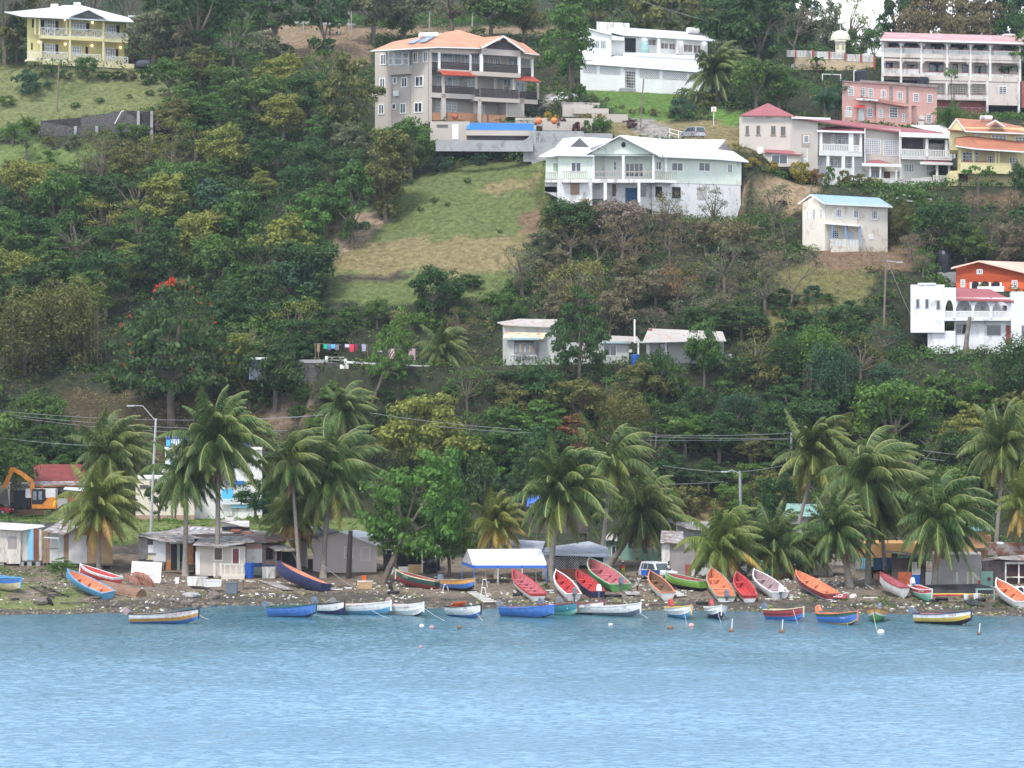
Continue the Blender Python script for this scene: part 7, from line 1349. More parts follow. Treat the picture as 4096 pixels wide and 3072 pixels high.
def proto(kind, seed):
    rnd.seed(seed); L_ = MB(); T_ = MB()
    if kind in ('round', 'tall', 'vine', 'bush', 'sparse'):
        R_, H_ = {'round': (4, 8), 'tall': (3, 10), 'vine': (4, 10), 'bush': (2, 2.6), 'sparse': (4, 8)}[kind]
        zc = {'round': 5.0, 'tall': 5.6, 'vine': 5, 'bush': 1.2, 'sparse': 5.3}[kind]; rz = {'round': 3.2, 'tall': 4.4, 'vine': 5, 'bush': 1.3, 'sparse': 3}[kind]
        nc = {'round': 48, 'tall': 46, 'vine': 95, 'bush': 20, 'sparse': 34}[kind]; per = {'round': 95, 'tall': 95, 'vine': 95, 'bush': 80, 'sparse': 34}[kind]; ls = {'round': .23, 'tall': .21, 'vine': .18, 'bush': .15, 'sparse': .17}[kind]
        tg = []; ph = U(0, 6)
        for i in range(nc):
            d = rdir(.15 if kind != 'vine' else 0.); k = U(.55, .98) * (1 + .18 * math.sin(3 * math.atan2(d.y, d.x) + ph) + .12 * math.sin(5 * d.z + ph))
            c = Vector((d.x * R_ * k, d.y * R_ * k, zc + d.z * rz * k))
            if kind == 'vine': c.z = max(.5, c.z); 
            if kind == 'bush': c.z = max(.2, c.z)
            clump(L_, c, R_ * U(.2, .34), per, ls, .75 if kind != 'vine' else 1.5, down=.35 if kind != 'vine' else .9); tg.append(c)
        if kind != 'bush': limbs(T_, Vector((0, 0, 0)), zc - rz * .75, rnd.sample(tg, 16 if kind == 'sparse' else 7), R_ * .075)
        else: limbs(T_, Vector((0, 0, 0)), .4, rnd.sample(tg, 4), .06)
        if kind == 'vine':
            for _ in range(25): a = U(0, 6.28); r_ = U(.7, 1) * R_; T_.tube([(r_ * math.cos(a), r_ * math.sin(a), U(4, 8)), (r_ * math.cos(a) * 1.03, r_ * math.sin(a) * 1.03, U(0, 2))], .02, 3)
    elif kind == 'flat':        # layered almond type
        tg = []
        for lv in range(5):
            z = 3.0 + lv * 1.1; R_ = (4.6, 4.8, 4.2, 3.1, 1.6)[lv]
            for _ in range((24, 24, 19, 12, 6)[lv]):
                a, r_ = U(0, 6.28), R_ * math.sqrt(U(.1, 1)); c = Vector((r_ * math.cos(a), r_ * math.sin(a), z + U(-.7, .7) - r_ * .1)); clump(L_, c, U(.8, 1.25), 75, .2, .38, down=.2); tg.append(c)
        limbs(T_, Vector((0, 0, 0)), 2.6, rnd.sample(tg, 12), .3)
    elif kind == 'bare':
        def br(p, d, ln, r_, dep):
            q = p + d * ln; T_.tube([p, p.lerp(q, .5) + rdir() * ln * .06, q], [r_, r_ * .8, r_ * .6], 5 if dep > 1 else 3, cap=False)
            if dep == 0: clump(L_, q, .45, 9, .13, 1); return
            for _ in range(3 if dep > 1 else 4): br(q, (d + rdir(.3) * .75).normalized(), ln * U(.6, .85), r_ * .55, dep - 1)
        br(Vector((0, 0, -.5)), Vector((U(-.1, .1), U(-.1, .1), 1)).normalized(), 2.4, .2, 4)
    elif kind == 'banana':
        T_.tube([(0, 0, -.4), (0, 0, 1.8)], [.16, .1], 7)
        for i in range(9):
            a = i * .7 + U(-.2, .2); e = U(.5, 1.3); dx = Vector((math.cos(a), math.sin(a), 0)); pr = Vector((0, 0, 1.7)); w = dx.cross(Vector((0, 0, 1)))
            for k in range(6):
                el = e - k * .28; nx_ = pr + (dx * math.cos(el) + Vector((0, 0, math.sin(el)))) * .42; wa = .32 * math.sin(.35 + k * .5) + .03; wb_ = .32 * math.sin(.35 + (k + 1) * .5) + .02 if k < 5 else .02
                o = len(L_.v); L_.v += [tuple(pr - w * wa), tuple(pr + w * wa), tuple(nx_ + w * wb_), tuple(nx_ - w * wb_)]; L_.f.append((o, o + 1, o + 2, o + 3)); L_.m.append(0); pr = nx_
    elif kind == 'areca':
        for st in range(5):
            b = Vector((U(-.5, .5), U(-.5, .5), 0)); hh = U(.6, 1.8); T_.tube([b - Vector((0, 0, .3)), b + Vector((0, 0, hh))], .07, 5)
            for i in range(8): frond(L_, b + Vector((0, 0, hh)), i * .8 + U(-.2, .2), U(.6, 1.3), 2.0, 0, .0, 12, .5)
    elif kind == 'papaya':
        T_.tube([(0, 0, -.5), (.1, 0, 5)], [.14, .09], 6)
        for i in range(12):
            a = i * .52; e = Vector((.1, 0, 5)) + Vector((math.cos(a) * 1.2, math.sin(a) * 1.2, U(-.2, .7))); T_.tube([(.1, 0, 5), e], .02, 3); clump(L_, e, .42, 16, .22, .4)
    return L_, T_
def frond(mb, p, az, el, ln, mi, wind, n=26, lw=1., droop=1., mi2=None):
    d = Vector((math.cos(az) * math.cos(el), math.sin(az) * math.cos(el), math.sin(el))); seg = ln / n; pts = [p]
    for i in range(n):
        d = (d + Vector((wind * .055, 0, -.075 * droop * (.4 + i / n) * 26 / n))).normalized(); pts.append(pts[-1] + d * seg)
    mb.tube(pts[::3], [.05 * lw * (1 - .8 * i / (len(pts[::3]))) + .008 for i in range(len(pts[::3]))], 3, mi2 if mi2 is not None else mi, cap=False)
    for i in range(2, n + 1):
        t = (pts[i] - pts[i - 1]).normalized(); sd = t.cross(Vector((0, 0, 1)))
        sd = sd.normalized() if sd.length > .05 else Vector((0, 1, 0)); pr = math.sin(math.pi * min(1, (.12 + .88 * i / n)) ** .8) * .85 + .15
        for s in (1, -1):
            for sub in (0, .33, .66):
                b = pts[i - 1].lerp(pts[i], sub); l_ = .95 * lw * pr * U(.8, 1.1); dd = (sd * s * U(.5, .85) + t * .5 + Vector((wind * .35, 0, -.4 - U(0, .5)))).normalized()
                m_ = b + dd * l_ * .55; dd2 = (dd + Vector((wind * .3, 0, -.65))).normalized(); e = m_ + dd2 * l_ * .5; w = t * .031 * lw
                o = len(mb.v); mb.v += [tuple(b - w), tuple(b + w), tuple(m_ + w), tuple(m_ - w), tuple(e)]; mb.f += [(o, o + 1, o + 2, o + 3), (o + 3, o + 2, o + 4)]; mb.m += [mi, mi]
GR = dict(deep=((.032, .075, .02), (.065, .13, .028)), mid=((.055, .11, .022), (.11, .20, .035)), bright=((.07, .15, .025), (.14, .245, .04)), olive=((.10, .115, .03), (.19, .19, .05)), yellowish=((.16, .19, .035), (.28, .29, .06)),
          brownish=((.15, .125, .06), (.22, .18, .09)), greyish=((.10, .125, .06), (.18, .20, .10)), russet=((.30, .13, .05), (.18, .14, .05)), bluish=((.035, .09, .05), (.075, .15, .07)), golden=((.38, .27, .03), (.17, .17, .03)), purple=((.07, .015, .03), (.12, .03, .04)),
          blossom=((.30, .23, .20), (.17, .15, .09)), flowery=((.40, .07, .06), (.06, .13, .025)), dry=((.28, .21, .11), (.38, .30, .17)), drab=((.16, .14, .08), (.22, .19, .11)))
LM = {k: leafmat('leaf_' + k, *v) for k, v in GR.items()}
CN = dict(deep='dark green', mid='mid green', bright='fresh green', olive='olive green', yellowish='yellow green', brownish='brown tinged', greyish='grey green', russet='rust coloured', bluish='blue green', golden='golden leaved', purple='purple leaved', blossom='pale pink flowering', flowery='red flowering', drab='drab leafless')
PROTO = {}
for kind, n in (('round', 4), ('tall', 3), ('flat', 3), ('bush', 3), ('sparse', 3), ('bare', 3), ('vine', 1), ('banana', 2), ('areca', 2), ('papaya', 1)):
    for i in range(n):
        L_, T_ = proto(kind, 100 + i * 17 + len(kind)); lo = L_.build('crown', LM['mid']); to = T_.build('trunk', BARK); COL.objects.unlink(lo); COL.objects.unlink(to); PROTO.setdefault(kind, []).append((lo.data, to.data))
RH = dict(round=(4, 5.0), tall=(3, 5.6), flat=(4.8, 5), bush=(2, 1.2), sparse=(4, 5.3), bare=(3.6, 5), vine=(4, 5), banana=(1.6, 1.9), areca=(1.8, 2), papaya=(1.4, 4.8))
rnd.seed(5)
TREES = []      # (root, kind, colour, cx, cy)
def tree(kind, col, cx, cy, rpx, label=None, base=None, stretch=1., Y=None, wide=1., group=None, auto=False):
    """crown centre and half width as seen; the foot is wherever the hillside is below it"""
    R_, zc = RH[kind]; Yg = Y or 400.
    for _ in range(3):
        s = rpx * Yg / FOC / R_; foot = cy + zc * s * stretch * FOC / Yg
        q = ground(base[0], base[1]) if base else (ground(cx, foot) if Y is None else P(cx, foot, Y))
        if Y: g_ = hgt(q.x, q.y); lift = max(0, q.z - g_); q = Vector((q.x, q.y, min(q.z, g_ + .1)))
        Yg = q.y
    if auto:
        if any(x0 < cx < x1 and y0 < foot < y1 + 4 and not (Yg > Yh + 9) for x0, y0, x1, y1, Yh in CLEAR): return None
        if any(cx + rpx * .75 > x0 and cx - rpx * .75 < x1 and cy + rpx * .6 > y0 and cy - rpx * .7 < y1 and Yg < Yh + 1 for x0, y0, x1, y1, Yh in CLEAR): return None
    nm = {'bush': 'shrub', 'banana': 'banana_plant', 'areca': 'areca_palm', 'papaya': 'papaya_tree'}.get(kind, 'tree')
    r = empty(nm, q, label or '', {'bush': 'shrub', 'banana': 'plant', 'areca': 'palm', 'papaya': 'tree'}.get(kind, 'tree'), group or {'bush': 'shrubs on the hillside'}.get(kind, 'trees on the hillside'), rz=U(0, 6.28))
    r.scale = (s * wide, s * wide, s * stretch)
    if Y and lift > .3: r.scale.z = min(s * stretch * 2.2, s * stretch + lift / zc)
    cd, td = PROTO[kind][rnd.randrange(len(PROTO[kind]))]
    for n_, d_ in (('crown', cd), ('trunk', td)):
        o = bpy.data.objects.new(n_, d_); COL.objects.link(o); o.parent = r
        if n_ == 'crown': o.material_slots[0].link = 'OBJECT'; o.material_slots[0].material = LM[col]
    if base:   # lean the crown over to where the photo shows it
        t = P(cx, cy, q.y) - q; r.rotation_euler = (Matrix.Rotation(math.atan2(t.x, t.z), 3, 'Y')).to_euler(); k = t.length / (zc * s); r.scale.z = s * k
    if not label: TREES.append((r, kind, col, cx, cy))
    return r
# keep clear of foliage: (x0, y0, x1, y1, Y of the thing)
CLEAR = [(60, 15, 540, 250, 488), (1490, 120, 2160, 480, 455), (1700, 480, 2150, 560, 446), (1750, 560, 2420, 650, 440), (2120, 380, 2500, 560, 452), (2250, 85, 2860, 370, 476), (2160, 540, 2990, 800, 427), (3500, 120, 4096, 450, 484), (3360, 320, 3750, 500, 462), (2950, 410, 3840, 720, 441), (3770, 480, 4096, 720, 436), (3205, 780, 3560, 990, 416), (3800, 1035, 4096, 1150, 404), (3640, 1130, 4096, 1390, 395), (1970, 1270, 2540, 1450, 390), (2580, 1310, 2740, 1460, 389), (1250, 1360, 1700, 1460, 385), (3120, 190, 3500, 285, 497), (2420, 470, 2960, 560, 446), (2320, 350, 2640, 470, 462)]
# ---- trees one can point at
G_ = tree
G_('tall', 'deep', 68, 140, 52, 'dark columnar tree hugging the left side of the yellow house', stretch=1.15); G_('round', 'mid', 345, 262, 46, 'round headed small tree in front of the yellow house porch', stretch=1.1)
G_('bush', 'deep', 592, 305, 44, 'dense egg shaped bush at the right end of the yellow house', stretch=1.4); G_('bush', 'bluish', 120, 335, 78, 'broad blue green bush below the columnar tree'); G_('bush', 'deep', 190, 285, 45, 'dark hedge bush under the left porch of the yellow house')
for i, x in enumerate((255, 420, 475, 520)): G_('bush', 'deep' if i < 3 else 'brownish', x, 300, 34, 'dark hedge bush under the yellow house, ' + ('left of the small round tree', 'right of the small round tree', 'third from its right corner', 'at its right corner')[i])
G_('flat', 'deep', 740, 85, 165, 'large dark spreading tree right of the yellow house', stretch=.9); G_('bare', 'drab', 700, 150, 100, 'bare limbed tree against the large dark spreading tree'); G_('bare', 'drab', 850, 90, 110, 'tall bare forked tree right of the large dark spreading tree')
G_('areca', 'bright', 55, 515, 60, 'bright areca palm clump at the left edge below the field'); G_('areca', 'bright', 105, 485, 50, 'second areca palm clump just right of the left edge one')
G_('round', 'bluish', 1318, 80, 50, 'blue green round tree in front of the hill guard rail'); G_('round', 'mid', 1605, 95, 62, 'tree behind the left end of the tan house roof'); G_('areca', 'bluish', 1155, 210, 28, 'little dark palm alone on the dry slope')
G_('tall', 'mid', 2272, 205, 104, 'tall leafy tree between the tan house and the long white building', stretch=1.0, Y=462); G_('round', 'mid', 1645, 580, 112, 'thick dark tree in front of the tan house lower left corner'); G_('round', 'yellowish', 2388, 60, 44, 'small yellow green tree behind the white villa loft')
G_('bush', 'bluish', 2725, 432, 62, 'blue grey bush at the right of the villa lawn'); G_('bush', 'olive', 2810, 405, 66, 'olive bush under the hillside coconut palm'); G_('banana', 'mid', 2708, 330, 38, 'leafy plant against the white villa wall')
G_('bush', 'golden', 2190, 425, 42, 'yellow variegated shrub on the tan terraces', Y=453); G_('bush', 'purple', 2238, 438, 34, 'dark crimson shrub right of the yellow variegated one', Y=453); G_('bush', 'flowery', 2140, 425, 34, 'pink flowering shrub left of the yellow variegated one', Y=453); G_('bush', 'purple', 2310, 470, 26, 'crimson shrub against the middle terrace wall', Y=451); G_('bush', 'mid', 2345, 475, 24, 'small green shrub next to the terrace crimson one', Y=451); G_('areca', 'mid', 2410, 495, 42, 'areca palm at the right end of the tan terraces', Y=448); G_('bush', 'purple', 2525, 495, 30, 'dry purplish bush beside the lawn pole')
for i, (x, y) in enumerate(((2265, 405), (2322, 405), (2350, 430), (2400, 445))): G_('bush', 'golden', x, y, 15, 'little yellow shrub on the terraces, ' + ('left of the white car', 'right of the white car', 'third from the car', 'nearest the areca palm')[i], Y=456)
for i, (x, y) in enumerate(((2375, 385), (2430, 395), (2487, 425), (2525, 445), (2565, 440), (2615, 450))): G_('bush', 'brownish', x, y, (14, 14, 13, 16, 20, 24)[i], 'small young shrub on the villa lawn, ' + ('first', 'second', 'third', 'fourth', 'fifth', 'sixth')[i] + ' from the left')
G_('flat', 'deep', 2315, 1310, 118, 'large leafy tree with pale trunk in front of the terrace house', base=(2312, 1560)); G_('sparse', 'yellowish', 2320, 1130, 125, 'airy yellow green tree above the terrace house'); G_('sparse', 'russet', 2705, 1130, 75, 'rust coloured tree on the slope below the green house', stretch=1.3)
G_('flat', 'bright', 1575, 1378, 88, 'flat topped bright tree in front of the clothes line', base=(1492, 1600)); G_('sparse', 'olive', 1840, 1290, 75, 'small olive tree left of the terrace house roof')
G_('flat', 'flowery', 690, 1345, 235, 'large dark tree sprinkled with scarlet flowers at the left', stretch=1.45)
for x, y in ((480, 1530), (600, 1560), (720, 1570), (850, 1560), (960, 1530), (1040, 1600)): G_('bush', 'deep', x, y, 62, 'dark bush under the scarlet flowered tree, ' + {480: 'leftmost', 600: 'second from left', 720: 'third from left', 850: 'fourth from left', 960: 'second from right', 1040: 'rightmost'}[x])
G_('vine', 'olive', 95, 1330, 145, 'vine draped tree mass at the left, left half', stretch=.95); G_('vine', 'olive', 290, 1290, 135, 'vine draped tree mass at the left, right half', stretch=1.05)
G_('round', 'deep', 1735, 1150, 105, 'dark dense tree at the foot of the grass field'); G_('bare', 'blossom', 1775, 1165, 55, 'pink flowering branches in front of the dark dense field tree'); G_('round', 'deep', 1215, 1060, 135, 'dark tree mass at the left edge of the grass field'); G_('bush', 'dry', 1590, 1265, 48, 'tuft of tall dry grass above the clothes line')
G_('round', 'bright', 3575, 1640, 185, 'large dense bright topped tree below the arched house', stretch=.9); G_('flat', 'yellowish', 3875, 1700, 135, 'yellow green layered tree left of the right hand palms'); G_('flat', 'bright', 2160, 1690, 135, 'flat layered green tree behind the centre palms'); G_('flat', 'flowery', 2290, 1730, 110, 'red leaved layered tree behind the tall centre palm')
G_('flat', 'bright', 1830, 1790, 115, 'layered fresh green tree right of the broad yellow green crown'); G_('round', 'yellowish', 1690, 1745, 180, 'broad yellow green tree behind the beach almond tree', Y=370); G_('vine', 'deep', 1800, 1880, 70, 'creeper hung dark tree beside the beach almond tree', Y=335)
G_('flat', 'bright', 1690, 2000, 210, 'large sea almond tree with twisted trunk on the beach', base=(1535, 2338)); G_('flat', 'bright', 250, 2262, 62, 'small almond shrub in front of the plywood hut', stretch=.8); G_('bush', 'bright', 2185, 2345, 20, 'small green plant beside the marquee pole')
G_('bush', 'mid', 3540, 1180, 48, 'round bush behind the lamp pole left of the arched house'); G_('round', 'deep', 3770, 880, 115, 'dark creeper covered tree right of the cream house'); G_('round', 'mid', 3700, 900, 70, 'green tree touching the dark tree right of the cream house'); G_('sparse', 'mid', 3690, 1035, 55, 'young tree left of the black water tank'); G_('banana', 'mid', 3632, 985, 36, 'banana plant right of the cream house'); G_('bare', 'drab', 3480, 940, 52, 'bare branched tree in front of the cream house', stretch=.8); G_('round', 'mid', 3790, 1350, 55, 'leafy bush tree in front of the arched house left part', stretch=.8)
G_('bare', 'drab', 3170, 1060, 130, 'leafless pale limbed tree left of the cream house'); G_('bush', 'purple', 3127, 815, 26, 'dark purple bush above the cream house roof')
for i, (x, y, r_, c) in enumerate(((3092, 668, 26, 'golden'), (3205, 690, 48, 'golden'), (3262, 700, 26, 'russet'), (3315, 705, 30, 'mid'), (3375, 705, 28, 'olive'), (3440, 720, 44, 'olive'), (3010, 655, 40, 'golden'), (2935, 590, 36, 'golden'), (3055, 690, 26, 'golden'), (3500, 730, 34, 'yellowish'))): G_('bush', c, x, y, r_, CN[c] + ' croton bush before the long beige house, ' + ('by the black car', 'large one right of the car', 'small rusty one', 'round green one', 'fifth from the car', 'below the white porch', 'at the tower foot', 'leftmost by the silver car', 'just left of the car', 'near the front steps')[i], Y=437 if x > 2950 else 443)
G_('areca', 'bluish', 3300, 390, 72, 'dark palm clump left of the pink house', Y=461); G_('areca', 'bluish', 3355, 350, 55, 'smaller dark palm behind the clump left of the pink house', Y=463); G_('sparse', 'yellowish', 3150, 370, 60, 'yellow green small tree behind the crimson tower roof'); G_('papaya', 'bright', 3806, 300, 26, 'thin papaya tree in front of the apartment balconies', Y=470); G_('areca', 'mid', 3795, 455, 62, 'palm clump below the apartment block', Y=455); G_('papaya', 'bright', 3915, 710, 62, 'bright papaya like tree before the yellow villa', Y=430); G_('round', 'deep', 4085, 680, 45, 'dark tree at the right edge before the yellow villa', Y=430); G_('banana', 'mid', 3268, 240, 42, 'banana plant under the ochre balustrade wall')
for x, y, r_, c, k in ((3325, 120, 60, 'greyish', 'round'), (3450, 170, 50, 'greyish', 'sparse'), (3400, 195, 55, 'mid', 'round'), (3495, 175, 50, 'mid', 'round')): tree(k, c, x, y, r_, Y=510)
for x, y, r_ in ((1790, 815, 14), (1735, 800, 18), (1680, 835, 16), (2000, 925, 12), (1870, 720, 18), (400, 400, 20), (600, 370, 22), (520, 385, 14), (300, 420, 22), (30, 400, 40)): tree('bush', 'mid', x, y, r_)
G_('sparse', 'yellowish', 3400, 90, 105, 'airy tree against the white sky on the ridge', Y=512, stretch=1.2); G_('sparse', 'mid', 3350, 180, 60, 'smaller airy tree under the ridge skyline', Y=508)
for i, (x, y, r_, c, k) in enumerate(((3600, 60, 75, 'deep', 'round'), (3690, 50, 90, 'brownish', 'round'), (3790, 75, 80, 'brownish', 'round'), (3880, 90, 80, 'greyish', 'sparse'), (3960, 60, 90, 'brownish', 'round'), (4060, 50, 85, 'deep', 'round'), (3650, 120, 60, 'brownish', 'round'), (3740, 130, 60, 'brownish', 'sparse'), (3840, 140, 55, 'brownish', 'round'), (3930, 150, 50, 'brownish', 'round'), (4030, 140, 60, 'deep', 'round'))): G_(k, c, x, y, r_, CN[c] + ' tree on the ridge behind the apartment roof, ' + ('leftmost', 'second from the left', 'third from the left', 'airy middle one', 'second from the right', 'rightmost', 'lower left one', 'lower second one', 'lower middle one', 'lower right of middle', 'lower rightmost')[i], Y=522 if y < 100 else 512, wide=1.25)
G_('round', 'deep', 1020, 1985, 80, 'dark tree hiding the right side of the blue and white house', Y=350); G_('round', 'mid', 2815, 1400, 72, 'leafy tree over the right end of the sheet roofed house', Y=385); G_('bush', 'mid', 2690, 1470, 62, 'bush in front of the sheet roofed veranda', Y=384); G_('round', 'deep', 2620, 1500, 60, 'dark tree under the blue barrel', Y=382); G_('round', 'mid', 60, 1885, 95, 'dark leafy tree behind the excavator', Y=362); G_('sparse', 'brownish', 2660, 850, 80, 'brown twiggy tree before the green house porch right part', Y=419); G_('round', 'deep', 2270, 885, 90, 'dark tree at the green house lower left corner', Y=418); G_('sparse', 'greyish', 2850, 830, 75, 'leafy grey tree over the green house right wing', Y=420); G_('sparse', 'brownish', 2490, 950, 85, 'twiggy brown tree under the green house stilts', Y=414)
for x, y, r_, c, k, Y_ in ((1590, 1960, 120, 'mid', 'flat', 308), (1800, 2080, 100, 'bright', 'flat', 309), (1935, 1955, 80, 'deep', 'round', 352), (1975, 1800, 95, 'mid', 'round', 372), (2110, 1890, 85, 'deep', 'flat', 362), (1895, 2130, 55, 'mid', 'bush', 330), (3110, 2000, 85, 'deep', 'round', 345), (3250, 2100, 60, 'mid', 'flat', 330), (2700, 2020, 70, 'olive', 'bush', 340), (2340, 2060, 60, 'deep', 'round', 335), (3600, 1960, 75, 'mid', 'round', 345), (3900, 1950, 85, 'deep', 'flat', 345), (2960, 2060, 70, 'bright', 'flat', 330), (1080, 2060, 50, 'mid', 'bush', 335), (640, 1990, 70, 'deep', 'round', 350), (1240, 1700, 70, 'mid', 'bush', 372), (1060, 1720, 60, 'deep', 'bush', 374), (420, 1640, 60, 'olive', 'bush', 380), (250, 1700, 70, 'deep', 'bush', 376)): tree(k, c, x, y, r_, Y=Y_)
# ---- the woods between, filled in tree by tree
def inpoly(x, y, pl):
    c = False; j = len(pl) - 1
    for i in range(len(pl)):
        (xi, yi), (xj, yj) = pl[i], pl[j]
        if (yi > y) != (yj > y) and x < (xj - xi) * (y - yi) / (yj - yi) + xi: c = not c
        j = i
    return c
ZONES = [ # polygon of crown centres, spacing, radius range, kinds, colours
 ([(560, 130), (1000, 20), (1060, 230), (1400, 300), (1480, 420), (1460, 700), (1300, 900), (1000, 980), (760, 700), (700, 400)], 92, (62, 98), 'round round flat tall round sparse', 'mid mid greyish olive yellowish deep mid'),
 ([(0, 700), (400, 680), (760, 700), (1000, 980), (1240, 900), (1300, 1200), (1180, 1420), (1000, 1560), (850, 1000), (500, 1080), (400, 1180), (0, 1150)], 88, (68, 105), 'round flat round tall round sparse', 'mid deep bright deep mid mid deep yellowish bluish'),
 ([(900, 1150), (1280, 1250), (1300, 1420), (1080, 1560), (920, 1560)], 85, (60, 95), 'round flat bush', 'deep mid deep'),
 ([(380, 560), (700, 470), (760, 650), (420, 680)], 80, (55, 80), 'sparse round round', 'yellowish mid olive'),
 ([(0, -20), (3200, -20), (3200, 90), (2900, 120), (2450, 40), (2200, 90), (1700, 60), (1450, 40), (1000, 60), (540, 40), (0, 5)], 100, (75, 120), 'round tall round sparse bare', 'deep mid bluish olive greyish'),
 ([(2900, 120), (3200, 40), (3240, 200), (3100, 400), (2960, 380), (2860, 200)], 85, (60, 90), 'round sparse bare', 'greyish mid olive deep'),
 ([(2180, 880), (2600, 860), (3050, 780), (3230, 860), (3150, 1100), (3050, 1180), (2700, 1270), (2200, 1250), (2060, 1130), (2090, 960)], 78, (50, 85), 'sparse round sparse bare sparse', 'brownish olive drab drab greyish mid brownish olive blossom drab brownish'),
 ([(2800, 1260), (3150, 1230), (3500, 1330), (3680, 1420), (4096, 1440), (4096, 1600), (3700, 1620), (3380, 1720), (2700, 1760), (2300, 1640), (1950, 1620), (1850, 1520), (2550, 1540), (2750, 1450)], 92, (62, 105), 'round flat bush bush vine sparse round', 'deep mid deep bright bluish olive deep'),
 ([(1850, 1650), (2500, 1650), (3300, 1740), (4096, 1760), (4096, 1990), (2700, 2000), (1900, 1900)], 100, (60, 95), 'round flat bush sparse', 'deep mid deep olive bright'),
 ([(1100, 1560), (1480, 1560), (1850, 1560), (1800, 1650), (1300, 1720), (1150, 1640)], 80, (40, 70), 'bush flat bush', 'bright mid deep'),
 ([(0, 1640), (230, 1640), (300, 1800), (280, 1900), (0, 1950)], 85, (60, 85), 'round round flat', 'deep mid mid'),
 ([(3560, 780), (3740, 740), (4096, 800), (4096, 1000), (3800, 1010), (3580, 960)], 80, (50, 80), 'round vine sparse bare', 'deep mid brownish drab olive'),
 ([(3080, 1180), (3300, 1150), (3480, 1250), (3560, 1330), (3200, 1350)], 52, (32, 52), 'bush bush sparse', 'mid deep olive bluish'),
 ([(3000, -20), (3200, -20), (3230, 120), (3200, 200), (3000, 200)], 70, (60, 80), 'round', 'deep mid'),
 ([(4150, 150), (4620, 200), (4620, 1950), (4150, 1950)], 230, (140, 170), 'round tall flat', 'deep mid olive'),
 ([(-500, 700), (-50, 700), (-50, 1800), (-500, 1850)], 230, (140, 170), 'round tall flat', 'deep mid mid'),
 ([(60, 540), (380, 560), (350, 700), (0, 700)], 70, (30, 50), 'bush sparse bush bush', 'mid olive bright greyish'),
 ([(1750, 620), (2050, 610), (2060, 660), (1760, 690)], 60, (28, 48), 'bush', 'mid bluish'),
 ([(1240, 640), (1480, 620), (1560, 690), (1500, 800), (1300, 860)], 85, (60, 90), 'round sparse tall', 'deep olive mid'),
 ([(1880, 1120), (2080, 1130), (2050, 1250), (1900, 1270), (1620, 1330), (1300, 1330), (1330, 1240), (1620, 1250)], 78, (35, 62), 'bush round bush', 'deep mid bright'),
]
cnt = 0
for zi, (pl, sp, (ra, rb), kinds, cols) in enumerate(ZONES):
    rnd.seed(zi * 31 + 3); kinds = kinds.split(); cols = cols.split(); pts = []
    x0, x1 = min(p[0] for p in pl), max(p[0] for p in pl); y0, y1 = min(p[1] for p in pl), max(p[1] for p in pl)
    for _ in range(900):
        x, y = U(x0, x1), U(y0, y1)
        if inpoly(x, y, pl) and all(((x - a) / (sp * 1.27)) ** 2 + ((y - b) / (sp * .9)) ** 2 > 1 for a, b in pts): pts.append((x, y))
    for x, y in pts:
        k = rnd.choice(kinds); c = rnd.choice(cols)
        if c in ('drab', 'blossom'): k = 'bare'
        if k == 'bare' and rnd.random() < .45: k = 'round'
        if k == 'bare' and c not in ('drab', 'blossom', 'brownish', 'greyish'): c = 'drab'
        if tree(k, c, x, y, U(ra, rb) * (1.22 if k != 'bush' else 1.1), auto=True, stretch=U(.85, 1.15)): cnt += 1
print('filled trees', cnt, sum(o.name.startswith('tree') for o in bpy.data.objects if o.parent is None))
# scarlet flowers on the big dark tree: blossoms as a part
ft = next(o for o in bpy.data.objects if o.get('label', '').startswith('large dark tree sprinkled'))
next(c for c in ft.children if c.name.startswith('crown')).material_slots[0].material = LM['deep']
mb = MB(); rnd.seed(4)
for _ in range(34):
    a, z = U(0, 6.28), U(2.6, 7.6); R_ = 4.9 * math.sqrt(max(.1, 1 - ((z - 3.4) / 4.6) ** 2 * (z > 3.4))) * U(.85, 1.02); c = Vector((R_ * math.cos(a), R_ * math.sin(a), z)); clump(mb, c, .12, 6, .07)
for _ in range(35): a, r_ = U(0, 6.28), U(0, 2); clump(mb, Vector((r_ * math.cos(a), r_ * math.sin(a), 8.1 - r_ * .25 + U(-.1, .2))), .2, 7, .09)
mb.build('blossom', leafmat('scarlet_blossom', (.65, .04, .02), (.75, .12, .04)), ft)

